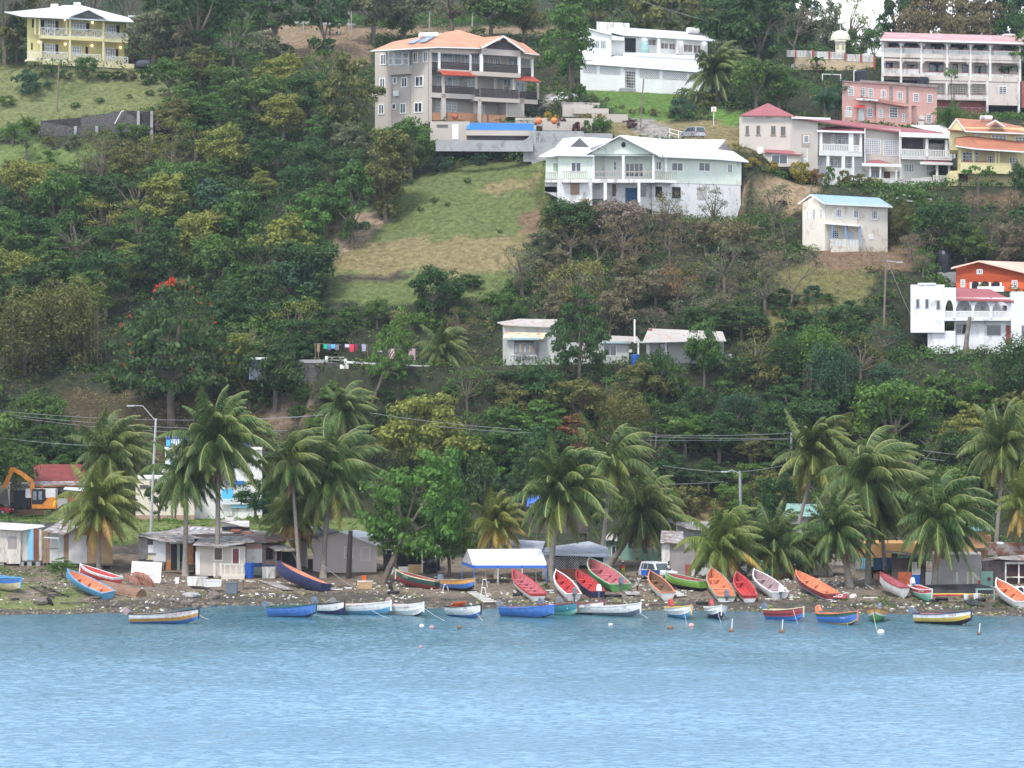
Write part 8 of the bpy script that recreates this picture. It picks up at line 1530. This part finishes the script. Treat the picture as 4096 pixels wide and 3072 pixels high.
# ---- coconut palms
PG = leafmat('palm_green', (.05, .10, .03), (.15, .20, .05), .35); PYG = leafmat('palm_yellow_green', (.10, .15, .03), (.22, .24, .05), .35); PY = leafmat('palm_yellow', (.42, .24, .05), (.30, .22, .06), .3); PRIB = paint('palm_rib', (.20, .21, .06), .5, .1)
CRN = []
for v in range(6):
    rnd.seed(900 + v); g, y, k, dd_ = MB(), MB(), MB(), MB(); n = (48, 52, 44, 54, 46, 40)[v]
    for i in range(n):
        az = i * 2.399 + U(-.15, .15); f = i / n; el = 1.45 - 2.3 * f ** 1.15 + U(-.2, .2)
        m_ = y if i >= n - 8 - (v == 4) * 5 - (v == 5) * 4 else g
        frond(m_, Vector((0, 0, .1)), az, el, 4.7 * U(.78, 1.12), 0, (.75, .5, .9, .6, .7, 1.)[v] if f < .5 else .2, 24, 1.35, U(.85, 1.2) if f < .4 else U(.6, 1.05), 1)
    for _ in range(12): a = U(0, 6.28); k.ball((.38 * math.cos(a), .38 * math.sin(a) - .05, U(-.75, -.2)), .15, 7)
    for i in range((6, 2, 4, 8, 5, 1)[v]): frond(dd_, Vector((0, 0, -.2)), U(0, 6.28), U(-1.35, -.9), U(2.6, 3.8), 0, 0, 16, .9, .4)
    for _ in range(14): a = U(0, 6.28); g.tube([(0, 0, .1), (.35 * math.cos(a), .35 * math.sin(a), U(.2, .7))], [.07, .02], 4, 2)
    ds = []
    for nm, m_, mt in (('crown', g, [PG, PRIB, BARK]), ('lower_fronds', y, [PYG, PRIB]), ('coconuts', k, [leafmat('coconut_skin', (.20, .20, .03), (.32, .22, .04), .05)]), ('dead_fronds', dd_, [leafmat('dead_frond', (.22, .10, .06), (.32, .17, .10), .1)])):
        o = m_.build(nm, mt); COL.objects.unlink(o); ds.append((nm, o.data))
    CRN.append(ds)
def palm(label, base, cx, cy, rpx, v, yellow=0, Y=None, bend=0., tr=.2, rot=0):
    q = ground(*base) if Y is None else P(base[0], base[1], Y)
    if Y: q.z = min(q.z, hgt(q.x, q.y))
    r = empty('coconut_palm', q, label, 'palm', 'coconut palms along the shore'); t = P(cx, cy, q.y) - q; s = rpx * q.y / FOC / 4.6
    pts = [Vector((0, 0, -.6)) + Vector((0, 0, 0))] + [Vector((t.x * (i / 8) ** (1 + bend), 0, t.z * i / 8)) for i in range(1, 9)]
    MB().tube(pts, [tr * 1.7, tr * 1.25] + [tr * (1.05 - .045 * i) for i in range(7)], 8).build('trunk', PBARK, r, smooth=True)
    for nm, d_ in CRN[v]:
        o = bpy.data.objects.new(nm, d_); COL.objects.link(o); o.parent = r; o.location = t; o.scale = (s * 1.26,) * 3; o.rotation_euler = (RAD((cx * 7) % 17 - 8), RAD((cx * 3) % 15 - 7), RAD(rot * 1.6))
        if nm == 'lower_fronds': o.material_slots[0].link = 'OBJECT'; o.material_slots[0].material = (PG, PYG, PY)[yellow]
        if nm == 'crown' and yellow == 2: o.material_slots[0].link = 'OBJECT'; o.material_slots[0].material = PYG
    return r
palm('coconut palm left of the street lamp, the upper of the two at the left', (430, 2150), 445, 1815, 165, 0, 1, Y=325); palm('short yellowing coconut palm in front of the plywood hut', (395, 2285), 398, 2025, 165, 1, 2)
palm('dark coconut palm between the street lamp and the tall red banded one', (741, 2140), 745, 1890, 172, 2, 0, Y=312, tr=.26, rot=15); palm('tall coconut palm with red band in front of the beige shore house', (868, 2310), 875, 1770, 205, 3, 1, rot=-10, tr=.26)
palm('tall coconut palm leaning over the pale gabled house', (1292, 2312), 1335, 1885, 205, 0, 1, bend=.6, rot=20, tr=.27); palm('green coconut palm behind the left fronds of the leaning one', (1200, 2150), 1165, 1850, 160, 5, 0, Y=312, rot=10); palm('coconut palm with dry orange fronds behind the navy boat', (1195, 2285), 1175, 2065, 140, 4, 2, rot=30)
palm('distant coconut palm at the foot of the woodpile path', (1376, 1760), 1378, 1640, 120, 2, 0, Y=372); palm('yellowing coconut palm left behind the marquee', (1985, 2260), 1990, 2095, 125, 4, 2, Y=306, rot=-15); palm('big coconut palm leaning above the lattice bar', (2200, 2325), 2250, 1968, 205, 1, 1, bend=.5, rot=-20, tr=.27)
palm('tallest coconut palm of the centre group', (2400, 2200), 2448, 1845, 175, 5, 1, Y=315, rot=25); palm('coconut palm with the strongly leaning trunk right of the green boat', (2422, 2268), 2568, 2055, 170, 3, 0, bend=-.2, tr=.3); palm('short golden coconut palm over the white and green boat', (2912, 2322), 2890, 2180, 168, 1, 2, rot=15, tr=.32)
palm('low bushy coconut palm left of the orange boat', (3088, 2312), 3102, 2175, 160, 0, 1, rot=40, tr=.34); palm('coconut palm in front of the concrete pole', (3150, 2150), 3265, 1815, 175, 5, 1, Y=322, rot=-30); palm('tall straight coconut palm at the ochre house', (3473, 2338), 3472, 1915, 205, 2, 1, tr=.26)
palm('shaded coconut palm left of the tall straight one', (3400, 2348), 3350, 2125, 150, 3, 0, bend=.3, tr=.3); palm('thin coconut palm with coloured band right of the tall straight one', (3546, 2335), 3522, 2050, 130, 2, 1, tr=.2); palm('wide coconut palm drooping over the graffiti wall', (3734, 2372), 3762, 2075, 195, 0, 0, rot=-10, tr=.26)
palm('coconut palm near the right edge with dry skirt', (3975, 2240), 4016, 1780, 170, 3, 1, Y=312, rot=20); palm('yellow coconut palm cut by the right edge', (4125, 2320), 4105, 2010, 140, 4, 2); palm('coconut palm on the terrace beside the terrace house', (1770, 1520), 1772, 1395, 105, 1, 1, Y=386, rot=10); palm('large coconut palm at the right end of the white villa', (2875, 440), 2862, 290, 125, 2, 0, Y=468, rot=-25, tr=.35); palm('green coconut palm low behind the turquoise hut', (3230, 2280), 3235, 2190, 110, 2, 0, Y=309); palm('dark coconut palm behind the right hand pair', (3640, 2180), 3640, 1990, 130, 1, 0, Y=316)
mb = MB(); mb.lathe((0, 0, 0), [(.3, 0), (.28, 1.6)], 10); pr = next(o for o in bpy.data.objects if o.get('label', '').startswith('tall coconut palm with red')); mb.build('red_band', paint('faded_red_band', (.35, .06, .05), .8, .2), pr)
# fallen dry frond heap
p = at(TO, 1590, 1010); o = MB(); rnd.seed(2)
for i in range(9): frond(o, Vector((U(-.8, .2), U(-.3, .3), U(.6, 1.2))), U(-.6, .3), U(-.1, .3), 3.4, 0, .2, 18, 1.1, 1.4)
o = o.build('dry_fronds', leafmat('dead_frond', (.22, .10, .06), (.32, .17, .10), .1)); o.location = p; tag(o, 'heap of reddish brown fallen palm fronds beside the brown upturned boat', 'palm fronds')
# people that sit or stand on things
pc = next(o for o in bpy.data.objects if o.get('label', '').startswith('silver white four')).location
person('person in a white t shirt sitting on the bonnet of the silver white truck', P(2500 + 585 / 3.318, 2050 + 770 / 3.318, pc.y - .6), -50, SIT, CL('white_tee', (.75, .75, .75)), CL('grey_trousers', (.12, .12, .13)))
person('person in dark clothes seated on the tan house balcony', P(1480 + 1732 / 3.16, 80 + 960 / 3.16, 457.5), 0, {}, CL('dark_shirt', (.05, .04, .04)), CL('dark_trousers', (.04, .04, .05)))
person('person in dark clothes standing by the thin palm with the coloured band', at(TV, 150, 960), -30, {}, CL('dark_shirt', (.05, .04, .04)), CL('grey_trousers', (.12, .12, .13)))
person('person in brown leaning against the orange board near the tall straight palm', at(TV, 40, 1020), 20, {}, CL('brown_shirt', (.12, .08, .05)), CL('dark_trousers', (.04, .04, .05)))

# ---- labels for the filled trees
MARKS = [('the yellow house', 300, 150), ('the tan house', 1820, 280), ('the white villa', 2550, 230), ('the apartment block', 3800, 260), ('the pink house', 3560, 410), ('the long beige house', 3400, 560), ('the green house', 2570, 700), ('the cream house', 3380, 880), ('the arched house', 3860, 1270), ('the orange house', 3950, 1090), ('the terrace house', 2150, 1370), ('the sheet roofed house', 2680, 1370), ('the clothes line', 1450, 1390), ('the scarlet tree', 690, 1300), ('the vine draped trees', 190, 1300), ('the grass field', 1700, 950), ('the stone wall', 450, 480), ('the pool', 1960, 510), ('the hilltop turret', 3360, 190), ('the bare hill road', 1250, 100), ('the excavator', 130, 2010), ('the three wires', 2900, 1750), ('the upper left field', 350, 390), ('the big hillside tree', 3575, 1640), ('the field edge tree', 1215, 1060), ('the almond tree', 1690, 1950), ('the lamp pole', 3535, 1180), ('the woodpile', 1120, 1510), ('the marquee', 2180, 2230), ('the golden palm', 2890, 2180), ('the tall straight palm', 3472, 1915)]
def ordn(i, n):
    if n == 1: return ''
    w = ['first', 'second', 'third', 'fourth', 'fifth', 'sixth', 'seventh', 'eighth', 'ninth', 'tenth', 'eleventh', 'twelfth']
    return ', leftmost' if i == 0 else (', rightmost' if i == n - 1 else ', %s from left' % w[min(i, 11)])
KW = dict(round='round crowned tree', tall='upright tree', flat='layered tree', bush='bush', sparse='thin crowned tree', bare='bare branched tree', vine='creeper covered tree')
grp = {}
for r, k, c, x, y in TREES:
    m = min(MARKS, key=lambda q: (q[1] - x) ** 2 + ((q[2] - y) * 1.3) ** 2); dx, dy = x - m[1], y - m[2]
    rel = 'beside' if abs(dx) < 60 and abs(dy) < 60 else ''
    rel = ('far ' if math.hypot(dx, dy) > 330 else '') + (('above' if dy < 0 else 'below') if abs(dy) * 1.2 > abs(dx) else ('left of' if dx < 0 else 'right of'))
    if abs(dy) > 90 and abs(dx) > 90: rel = ('far ' if math.hypot(dx, dy) > 380 else '') + ('above' if dy < 0 else 'below') + ' and ' + ('left of' if dx < 0 else 'right of')
    grp.setdefault((c, k, rel, m[0]), []).append((x, y, r))
for (c, k, rel, m), l in grp.items():
    l.sort(key=lambda t: t[0])
    for i, (x, y, r) in enumerate(l): r['label'] = '%s %s %s %s%s' % (CN[c], KW[k], rel, m, ordn(i, len(l)))
# ================================================================== terrain, water, ground cover, sky, light, camera
FIELD = [(1290, 1215), (1300, 930), (1480, 830), (1720, 690), (1950, 650), (2190, 640), (2200, 850), (2130, 900), (2085, 1100), (1950, 1190), (1600, 1220)]
GREEN = (.10, .125, .045); DRYG = (.18, .15, .075); EARTH = (.15, .10, .065); SOIL = (.035, .04, .022); SANDC = (.20, .165, .13)
AREAS = [(FIELD, GREEN), ([(1310, 1080), (1320, 960), (1500, 960), (2100, 940), (2080, 1080), (1700, 1100)], DRYG), ([(1290, 1010), (1330, 900), (1480, 850), (1560, 870), (1480, 960), (1380, 1010)], (.26, .20, .14)), ([(1880, 760), (2050, 720), (2190, 700), (2190, 750), (2000, 780)], DRYG), ([(1340, 1100), (1620, 1090), (1620, 1112), (1350, 1125)], (.05, .04, .035)),
 ([(2070, 860), (2180, 820), (2200, 900), (2120, 1000)], EARTH), ([(-500, 500), (-500, 230), (160, 280), (720, 270), (740, 430), (600, 440), (400, 470), (150, 500)], (.13, .145, .06)), ([(200, 330), (330, 320), (340, 390), (220, 390)], GREEN), ([(-500, 570), (100, 570), (390, 590), (400, 640), (200, 700), (-500, 700)], (.11, .15, .05)),
 ([(2300, 340), (2720, 370), (2680, 480), (2510, 470), (2372, 400)], (.085, .15, .035)), ([(2830, 440), (2980, 440), (2960, 510), (2850, 500)], (.10, .18, .04)), ([(2430, 465), (2970, 500), (2990, 600), (2750, 570), (2450, 560)], DRYG), ([(2170, 378), (2325, 378), (2325, 412), (2170, 412)], (.25, .24, .22)), ([(2450, 465), (2600, 480), (2720, 560), (2600, 560)], (.24, .22, .20)),
 ([(2960, 700), (3300, 730), (3220, 800), (3150, 870), (2990, 800)], (.22, .16, .10)), ([(1020, 100), (1520, 110), (2350, 110), (2350, 140), (1480, 150), (1480, 260), (1050, 230)], (.23, .165, .11)), ([(230, 1560), (1150, 1560), (1180, 1690), (1150, 1760), (800, 1850), (300, 1850), (200, 1700)], (.06, .05, .028)), ([(350, 1700), (560, 1690), (640, 1800), (500, 1860), (330, 1820)], (.06, .09, .025)), ([(1000, 1590), (1170, 1560), (1230, 1640), (1150, 1700)], (.18, .13, .09)),
 ([(3080, 1090), (3400, 1010), (3500, 1130), (3380, 1300), (3080, 1430)], (.12, .115, .045)), ([(3260, 990), (3720, 985), (3680, 1090), (3250, 1070)], EARTH), ([(2280, 1550), (2480, 1560), (2480, 1640), (2280, 1640)], (.16, .08, .055)), ([(3850, 760), (4400, 760), (4400, 830), (3850, 830)], EARTH), ([(-500, 2050), (1500, 2080), (1500, 2230), (-500, 2230)], (.12, .15, .05)), ([(-500, 2090), (330, 2085), (330, 2115), (-500, 2115)], (.06, .06, .065)), ([(2600, 2000), (2900, 2000), (2900, 2200), (2600, 2200)], (.18, .14, .07))]
def gcol(x, y, z):
    px, py = PX((x, y, z)); j = noise.noise((x * .25, y * .25, 2)) * 26 + noise.noise((x * 1.1, y * 1.1, 5)) * 9; k = noise.noise((x * .25, y * .25, 7)) * 18 + noise.noise((x * 1.1, y * 1.1, 8)) * 8
    if y < 304 + noise.noise((x * .1, 1, 1)) * 3 and z < 2.9:
        if px < 330 and py > 2250 and y > 283 and noise.noise((x * .15, y * .15, 4)) > -.1: return (.13, .15, .055)
        if z < .75: return (.085, .075, .062)
        return tuple(a * (1 + .3 * noise.noise((x * .6, y * .6, 4))) for a in (.16, .13, .10))
    if y < 332: return (.15, .12, .09)
    c = SOIL
    for pl, cc in AREAS:
        if inpoly(px + j * 1.2, py + k, pl): c = cc
    return c
me = bpy.data.meshes.new('terrain'); vs = []; fs = []; cols_ = []
ys = []; y = 200.
while y < 660: ys.append(y); y += 6 if y < 262 else (.6 if y < 300 else (.9 if y < 345 else (1.1 if y < 500 else 3)))
xs = [-420 + i * 20 for i in range(14)] + [-140 + i * 1.15 for i in range(1, 244)] + [140.5 + i * 20 for i in range(1, 15)]
for y in ys:
    for x in xs:
        z = hgt(x, y); vs.append((x, y, z)); cols_.append(gcol(x, y, z))
nx = len(xs)
for j in range(len(ys) - 1):
    for i in range(nx - 1): fs.append((j * nx + i, j * nx + i + 1, (j + 1) * nx + i + 1, (j + 1) * nx + i))
me.from_pydata(vs, [], fs); at_ = me.color_attributes.new('ground', 'FLOAT_COLOR', 'POINT'); at_.data.foreach_set('color', [v for c in cols_ for v in (*c, 1)]); me.polygons.foreach_set('use_smooth', [True] * len(fs))
m, nt, N, Lk = nodes('ground_material'); out = N('ShaderNodeOutputMaterial'); b = N('ShaderNodeBsdfPrincipled'); b.inputs['Roughness'].default_value = .95; b.inputs['Specular IOR Level'].default_value = .1; Lk(b.outputs[0], out.inputs[0])
a_ = N('ShaderNodeAttribute'); a_.attribute_name = 'ground'; tc = N('ShaderNodeTexCoord'); n1 = N('ShaderNodeTexNoise'); n1.inputs['Scale'].default_value = 1.3; n1.inputs['Detail'].default_value = 8; n1.inputs['Roughness'].default_value = .7; Lk(tc.outputs['Object'], n1.inputs[0])
r_ = N('ShaderNodeMapRange'); r_.inputs[1].default_value = .3; r_.inputs[2].default_value = .7; r_.inputs[3].default_value = .45; r_.inputs[4].default_value = 1.6; Lk(n1.outputs[0], r_.inputs[0]); mx = N('ShaderNodeMix'); mx.data_type = 'RGBA'; mx.blend_type = 'MULTIPLY'; mx.inputs[0].default_value = 1; Lk(a_.outputs[0], mx.inputs[6]); Lk(r_.outputs[0], mx.inputs[7]); Lk(mx.outputs[2], b.inputs['Base Color'])
bp = N('ShaderNodeBump'); bp.inputs['Strength'].default_value = .8; bp.inputs['Distance'].default_value = .25; n2 = N('ShaderNodeTexNoise'); n2.inputs['Scale'].default_value = 2.5; n2.inputs['Detail'].default_value = 6; Lk(tc.outputs['Object'], n2.inputs[0]); Lk(n2.outputs[0], bp.inputs['Height']); Lk(bp.outputs[0], b.inputs['Normal'])
me.materials.append(m); o = bpy.data.objects.new('terrain', me); COL.objects.link(o); o['kind'] = 'structure'
# sea
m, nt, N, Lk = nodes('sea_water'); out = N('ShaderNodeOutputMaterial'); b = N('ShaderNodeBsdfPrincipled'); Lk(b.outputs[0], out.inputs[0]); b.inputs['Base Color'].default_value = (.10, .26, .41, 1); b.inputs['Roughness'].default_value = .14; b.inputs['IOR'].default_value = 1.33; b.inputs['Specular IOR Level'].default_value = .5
tc = N('ShaderNodeTexCoord'); hs = []
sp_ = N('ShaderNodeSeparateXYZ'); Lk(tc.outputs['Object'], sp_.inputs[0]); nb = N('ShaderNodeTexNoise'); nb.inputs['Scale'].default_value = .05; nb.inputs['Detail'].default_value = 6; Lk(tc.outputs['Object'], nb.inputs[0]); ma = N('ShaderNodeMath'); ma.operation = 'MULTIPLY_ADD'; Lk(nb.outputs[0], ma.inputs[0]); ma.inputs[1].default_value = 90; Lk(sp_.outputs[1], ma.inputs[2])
mr = N('ShaderNodeMapRange'); mr.inputs[1].default_value = 245; mr.inputs[2].default_value = 325; Lk(ma.outputs[0], mr.inputs[0]); mw = N('ShaderNodeMix'); mw.data_type = 'RGBA'; Lk(mr.outputs[0], mw.inputs[0]); mw.inputs[6].default_value = (.17, .32, .45, 1); mw.inputs[7].default_value = (.045, .13, .17, 1); Lk(mw.outputs[2], b.inputs['Base Color'])  # hill's dark reflection near the shore is painted into the water's base colour
for sc, st, wgt in ((1.3, (1, 2.4, 1), .5), (4., (1, 2., 1), .2)):
    mp = N('ShaderNodeMapping'); mp.inputs['Scale'].default_value = st; mp.inputs['Rotation'].default_value = (0, 0, .15 * sc); Lk(tc.outputs['Object'], mp.inputs[0]); n_ = N('ShaderNodeTexNoise'); n_.inputs['Scale'].default_value = sc; n_.inputs['Detail'].default_value = 5; n_.inputs['Distortion'].default_value = .4; Lk(mp.outputs[0], n_.inputs[0])
    q = N('ShaderNodeMath'); q.operation = 'MULTIPLY'; Lk(n_.outputs[0], q.inputs[0]); q.inputs[1].default_value = wgt
    if hs: ad = N('ShaderNodeMath'); Lk(hs[-1].outputs[0], ad.inputs[0]); Lk(q.outputs[0], ad.inputs[1]); hs.append(ad)
    else: hs.append(q)
bp = N('ShaderNodeBump'); bp.inputs['Strength'].default_value = 1; bp.inputs['Distance'].default_value = .2; Lk(hs[-1].outputs[0], bp.inputs['Height']); Lk(bp.outputs[0], b.inputs['Normal'])
wx = [-900, -400, -150] + [-66 + .3 * i for i in range(441)] + [150, 400, 900]; wy = [-400, 0, 100] + [150 + .2 * i for i in range(751)] + [330]
def wave(x, y):
    if abs(x) > 67 or y < 149 or y > 301: return 0.
    a = min(1., .45 + max(0, 300 - y) / 90.) * (.75 + .6 * noise.noise((x * .03, y * .06, 2)))
    return a * (.035 * noise.noise((x * .2 + y * .05, y * .5, 1)) + .07 * noise.noise((x * .9, y * 2.3, 4)) + .075 * noise.noise((x * 1.6, y * 4.2, 6))) - .02
W_v = [(x, y, wave(x, y)) for y in wy for x in wx]; nw = len(wx)
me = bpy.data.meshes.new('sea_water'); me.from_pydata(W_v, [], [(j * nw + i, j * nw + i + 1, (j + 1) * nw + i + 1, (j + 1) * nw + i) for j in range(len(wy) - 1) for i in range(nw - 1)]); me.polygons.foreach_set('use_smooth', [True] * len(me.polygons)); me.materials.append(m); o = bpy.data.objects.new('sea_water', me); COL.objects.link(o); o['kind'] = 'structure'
# ground cover: low plants, one mass per kind
def cover(name, n, test, mat, per, r, ls, lab, h=.5, seed=1, blades=False):
    rnd.seed(seed); mb = MB(); k = 0; tries = 0
    while k < n and tries < n * 12:
        tries += 1; y = U(331, 556) if name != 'beach_weed' else U(280, 312); x = U(-1, 1) * .215 * y; z = hgt(x, y); px, py = PX((x, y, z))
        if not test(x, y, z, px, py): continue
        k += 1; s = U(.6, 1.5)
        for _ in range(per):
            d = rdir(.6); d.z = abs(d.z); p = Vector((x, y, z)) + Vector((d.x * r * s, d.y * r * s, d.z * h * s))
            leafq(mb, p, (d + rdir() * .7).normalized(), ls * U(.6, 1.4), asp=.18 if blades else .55)
    o = mb.build(name, mat); o['kind'] = 'stuff'; o['label'] = lab; o['category'] = 'ground cover'
def clearing(px, py):
    return any(inpoly(px, py, pl) for pl, c in AREAS if c not in (SOIL,))
def inpad(x, y):
    for X, Y, ca, sa, hw, dp, pz, mg in PADS:
        dx, dy = x - X, y - Y; u, v = dx * ca + dy * sa, -dx * sa + dy * ca
        if abs(u) < hw + .3 and -.3 < v < dp + .3: return True
    return False
F_ = lambda x, y, z, px, py: y > 366 and not clearing(px, py) and not inpad(x, y)
cover('undergrowth', 7800, lambda *a: F_(*a) and noise.noise((a[0] * .08, a[1] * .08, 3)) < .12, LM['mid'], 22, .9, .2, 'mixed green undergrowth covering the hillside', .9, 1)
cover('undergrowth_dark', 6600, F_, LM['deep'], 22, .9, .2, 'dark green undergrowth under the trees', .8, 2)
cover('undergrowth_olive', 3100, lambda *a: F_(*a) and noise.noise((a[0] * .08, a[1] * .08, 3)) > -.05, LM['olive'], 20, .8, .18, 'olive green scrub on the slopes', .9, 3)
cover('dry_scrub', 2600, lambda x, y, z, px, py: y > 366 and not inpad(x, y) and (any(inpoly(px, py, AREAS[i][0]) for i in (5, 15, 16, 19, 20, 21, 2)) or (2080 < px < 3250 and 800 < py < 1250)), LM['dry'], 12, .4, .16, 'dry grass and dead stems on the bare slopes', .6, 4, True)
cover('grass_tufts', 9000, lambda x, y, z, px, py: y > 331 and not inpad(x, y) and clearing(px, py) and not (2170 < px < 2325 and 370 < py < 415) and noise.noise((x * .2, y * .2, 6)) > -.15, LM['yellowish'], 7, .35, .1, 'short grass of the mown slopes', .12, 5, True)
cover('roadside_weeds', 900, lambda x, y, z, px, py: y < 372 and (px < 1500 or px > 2550), LM['bright'], 14, .5, .16, 'weeds along the road behind the huts', .4, 6)
cover('beach_weed', 420, lambda x, y, z, px, py: z > .3 and ((px < 450 and 2240 < py < 2400) or (py > 2385 and px > 3150)), LM['mid'], 14, .4, .12, 'low weeds at the edge of the beach', .2, 7)
# litter of stones and driftwood on the beach
rnd.seed(21)
for nm, n, mat, ra, lab in (('pebbles', 2600, paint('pebble_grey', (.30, .26, .20), .9, .3), (.05, .16), 'grey and brown pebbles on the beach'), ('pale_litter', 950, paint('litter_white', (.68, .68, .64), .8, .1), (.05, .17), 'pale stones, shells and plastic scraps along the tide line'), ('driftwood', 420, paint('driftwood', (.22, .15, .10), .9, .4), (.05, .12), 'driftwood and dark scraps on the beach'), ('weedy_stones', 420, paint('weedy_stone', (.22, .22, .09), .9, .3), (.08, .22), 'green brown stones at the water edge')):
    mb = MB(); k = 0
    while k < n:
        y = U(277, 309); x = U(-1, 1) * .18 * y; z = hgt(x, y); px, py = PX((x, y, z))
        if z < -.05 or z > (1.1 if nm == 'weedy_stones' else 2.6): continue
        if nm != 'driftwood' and noise.noise((x * .12, y * .35, 5)) < (-.15 if nm == 'pebbles' else .02): continue
        if nm == 'pale_litter' and (px < 560 or z < .15) and rnd.random() < .75: continue
        k += 1; s = U(*ra)
        if nm == 'driftwood': a = U(-.5, .5); l = U(.2, 1.1); mb.box(x, y, z + s * .3, l, s, s * .7, rot=Matrix.Rotation(a, 3, 'Z'))
        else:
            a = U(0, 3); mb.box(x, y, z + s * .25, s * U(1, 2.2), s * U(.8, 1.4), s * U(.6, 1.1), rot=Matrix.Rotation(a, 3, 'Z') @ Matrix.Rotation(U(-.4, .4), 3, 'X'))
    o = mb.build(nm, mat); o['kind'] = 'stuff'; o['label'] = lab; o['category'] = 'beach litter'
# air
m, nt, N, Lk = nodes('haze_air'); out = N('ShaderNodeOutputMaterial'); pv = N('ShaderNodeVolumePrincipled'); pv.inputs['Color'].default_value = (.72, .84, 1, 1); pv.inputs['Density'].default_value = HAZE; pv.inputs['Anisotropy'].default_value = .2; Lk(pv.outputs[0], out.inputs['Volume'])
if HAZE > 0:
    hz = MB().box(0, 150, 72, 1100, 1090, 168).build('haze', m); hz['kind'] = 'stuff'; hz['label'] = 'thin blue sea haze over the bay'; hz['category'] = 'haze'
# sky and sun
EL, AZ = RAD(58), RAD(SUNAZ)
w = bpy.data.worlds.new('World'); S.world = w; w.use_nodes = True; nt = w.node_tree; nt.nodes.clear(); N = nt.nodes.new; Lk = nt.links.new
out = N('ShaderNodeOutputWorld'); bg = N('ShaderNodeBackground'); bg.inputs[1].default_value = SKY_S; sk = N('ShaderNodeTexSky'); sk.sky_type = 'NISHITA'; sk.sun_disc = False; sk.sun_elevation = EL; sk.sun_rotation = AZ; sk.air_density = 1.0; sk.dust_density = 1.5; sk.ozone_density = 2.
tc = N('ShaderNodeTexCoord'); n_ = N('ShaderNodeTexNoise'); n_.inputs['Scale'].default_value = 2.2; n_.inputs['Detail'].default_value = 6; mp = N('ShaderNodeMapping'); mp.inputs['Scale'].default_value = (1, 1, 3.5); Lk(tc.outputs['Generated'], mp.inputs[0]); Lk(mp.outputs[0], n_.inputs[0])
r_ = N('ShaderNodeMapRange'); r_.inputs[1].default_value = .40; r_.inputs[2].default_value = .62; r_.inputs[3].default_value = -.1; r_.inputs[4].default_value = .3; Lk(n_.outputs[0], r_.inputs[0])
sp_ = N('ShaderNodeSeparateXYZ'); Lk(tc.outputs['Generated'], sp_.inputs[0]); r2 = N('ShaderNodeMapRange'); r2.inputs[1].default_value = .1; r2.inputs[2].default_value = .5; r2.inputs[3].default_value = .9; r2.inputs[4].default_value = .3; Lk(sp_.outputs[2], r2.inputs[0]); ad = N('ShaderNodeMath'); ad.use_clamp = True; Lk(r_.outputs[0], ad.inputs[0]); Lk(r2.outputs[0], ad.inputs[1]); r_ = ad
mx = N('ShaderNodeMix'); mx.data_type = 'RGBA'; Lk(r_.outputs[0], mx.inputs[0]); Lk(sk.outputs[0], mx.inputs[6]); mx.inputs[7].default_value = (7.5, 7.8, 8.2, 1); Lk(mx.outputs[2], bg.inputs[0]); Lk(bg.outputs[0], out.inputs[0])
sl = bpy.data.lights.new('sun', 'SUN'); sl.energy = SUN_E; sl.angle = RAD(10); sl.color = (1, .96, .9); so = bpy.data.objects.new('sun', sl); COL.objects.link(so)
sd = Vector((math.sin(AZ) * math.cos(EL), math.cos(AZ) * math.cos(EL), math.sin(EL))); so.rotation_euler = sd.to_track_quat('Z', 'Y').to_euler(); so.location = (0, 0, 150)
cam = bpy.data.cameras.new('camera'); cam.sensor_width = 36; cam.lens = 36 * FOC / 4096; cam.shift_y = 64 / 4096; cam.clip_end = 4000; cam.clip_start = 1; co = bpy.data.objects.new('camera', cam); COL.objects.link(co); co.location = CAM; co.rotation_euler = (RAD(90), 0, 0); S.camera = co
S.view_settings.view_transform = 'Standard'; S.view_settings.look = 'None'; S.view_settings.exposure = EXPO; S.view_settings.gamma = 1
S.cycles.max_bounces = 5; S.cycles.diffuse_bounces = 2; S.cycles.glossy_bounces = 3; S.cycles.transmission_bounces = 3; S.cycles.volume_bounces = 0; S.cycles.use_denoising = True; S.cycles.volume_step_rate = 8
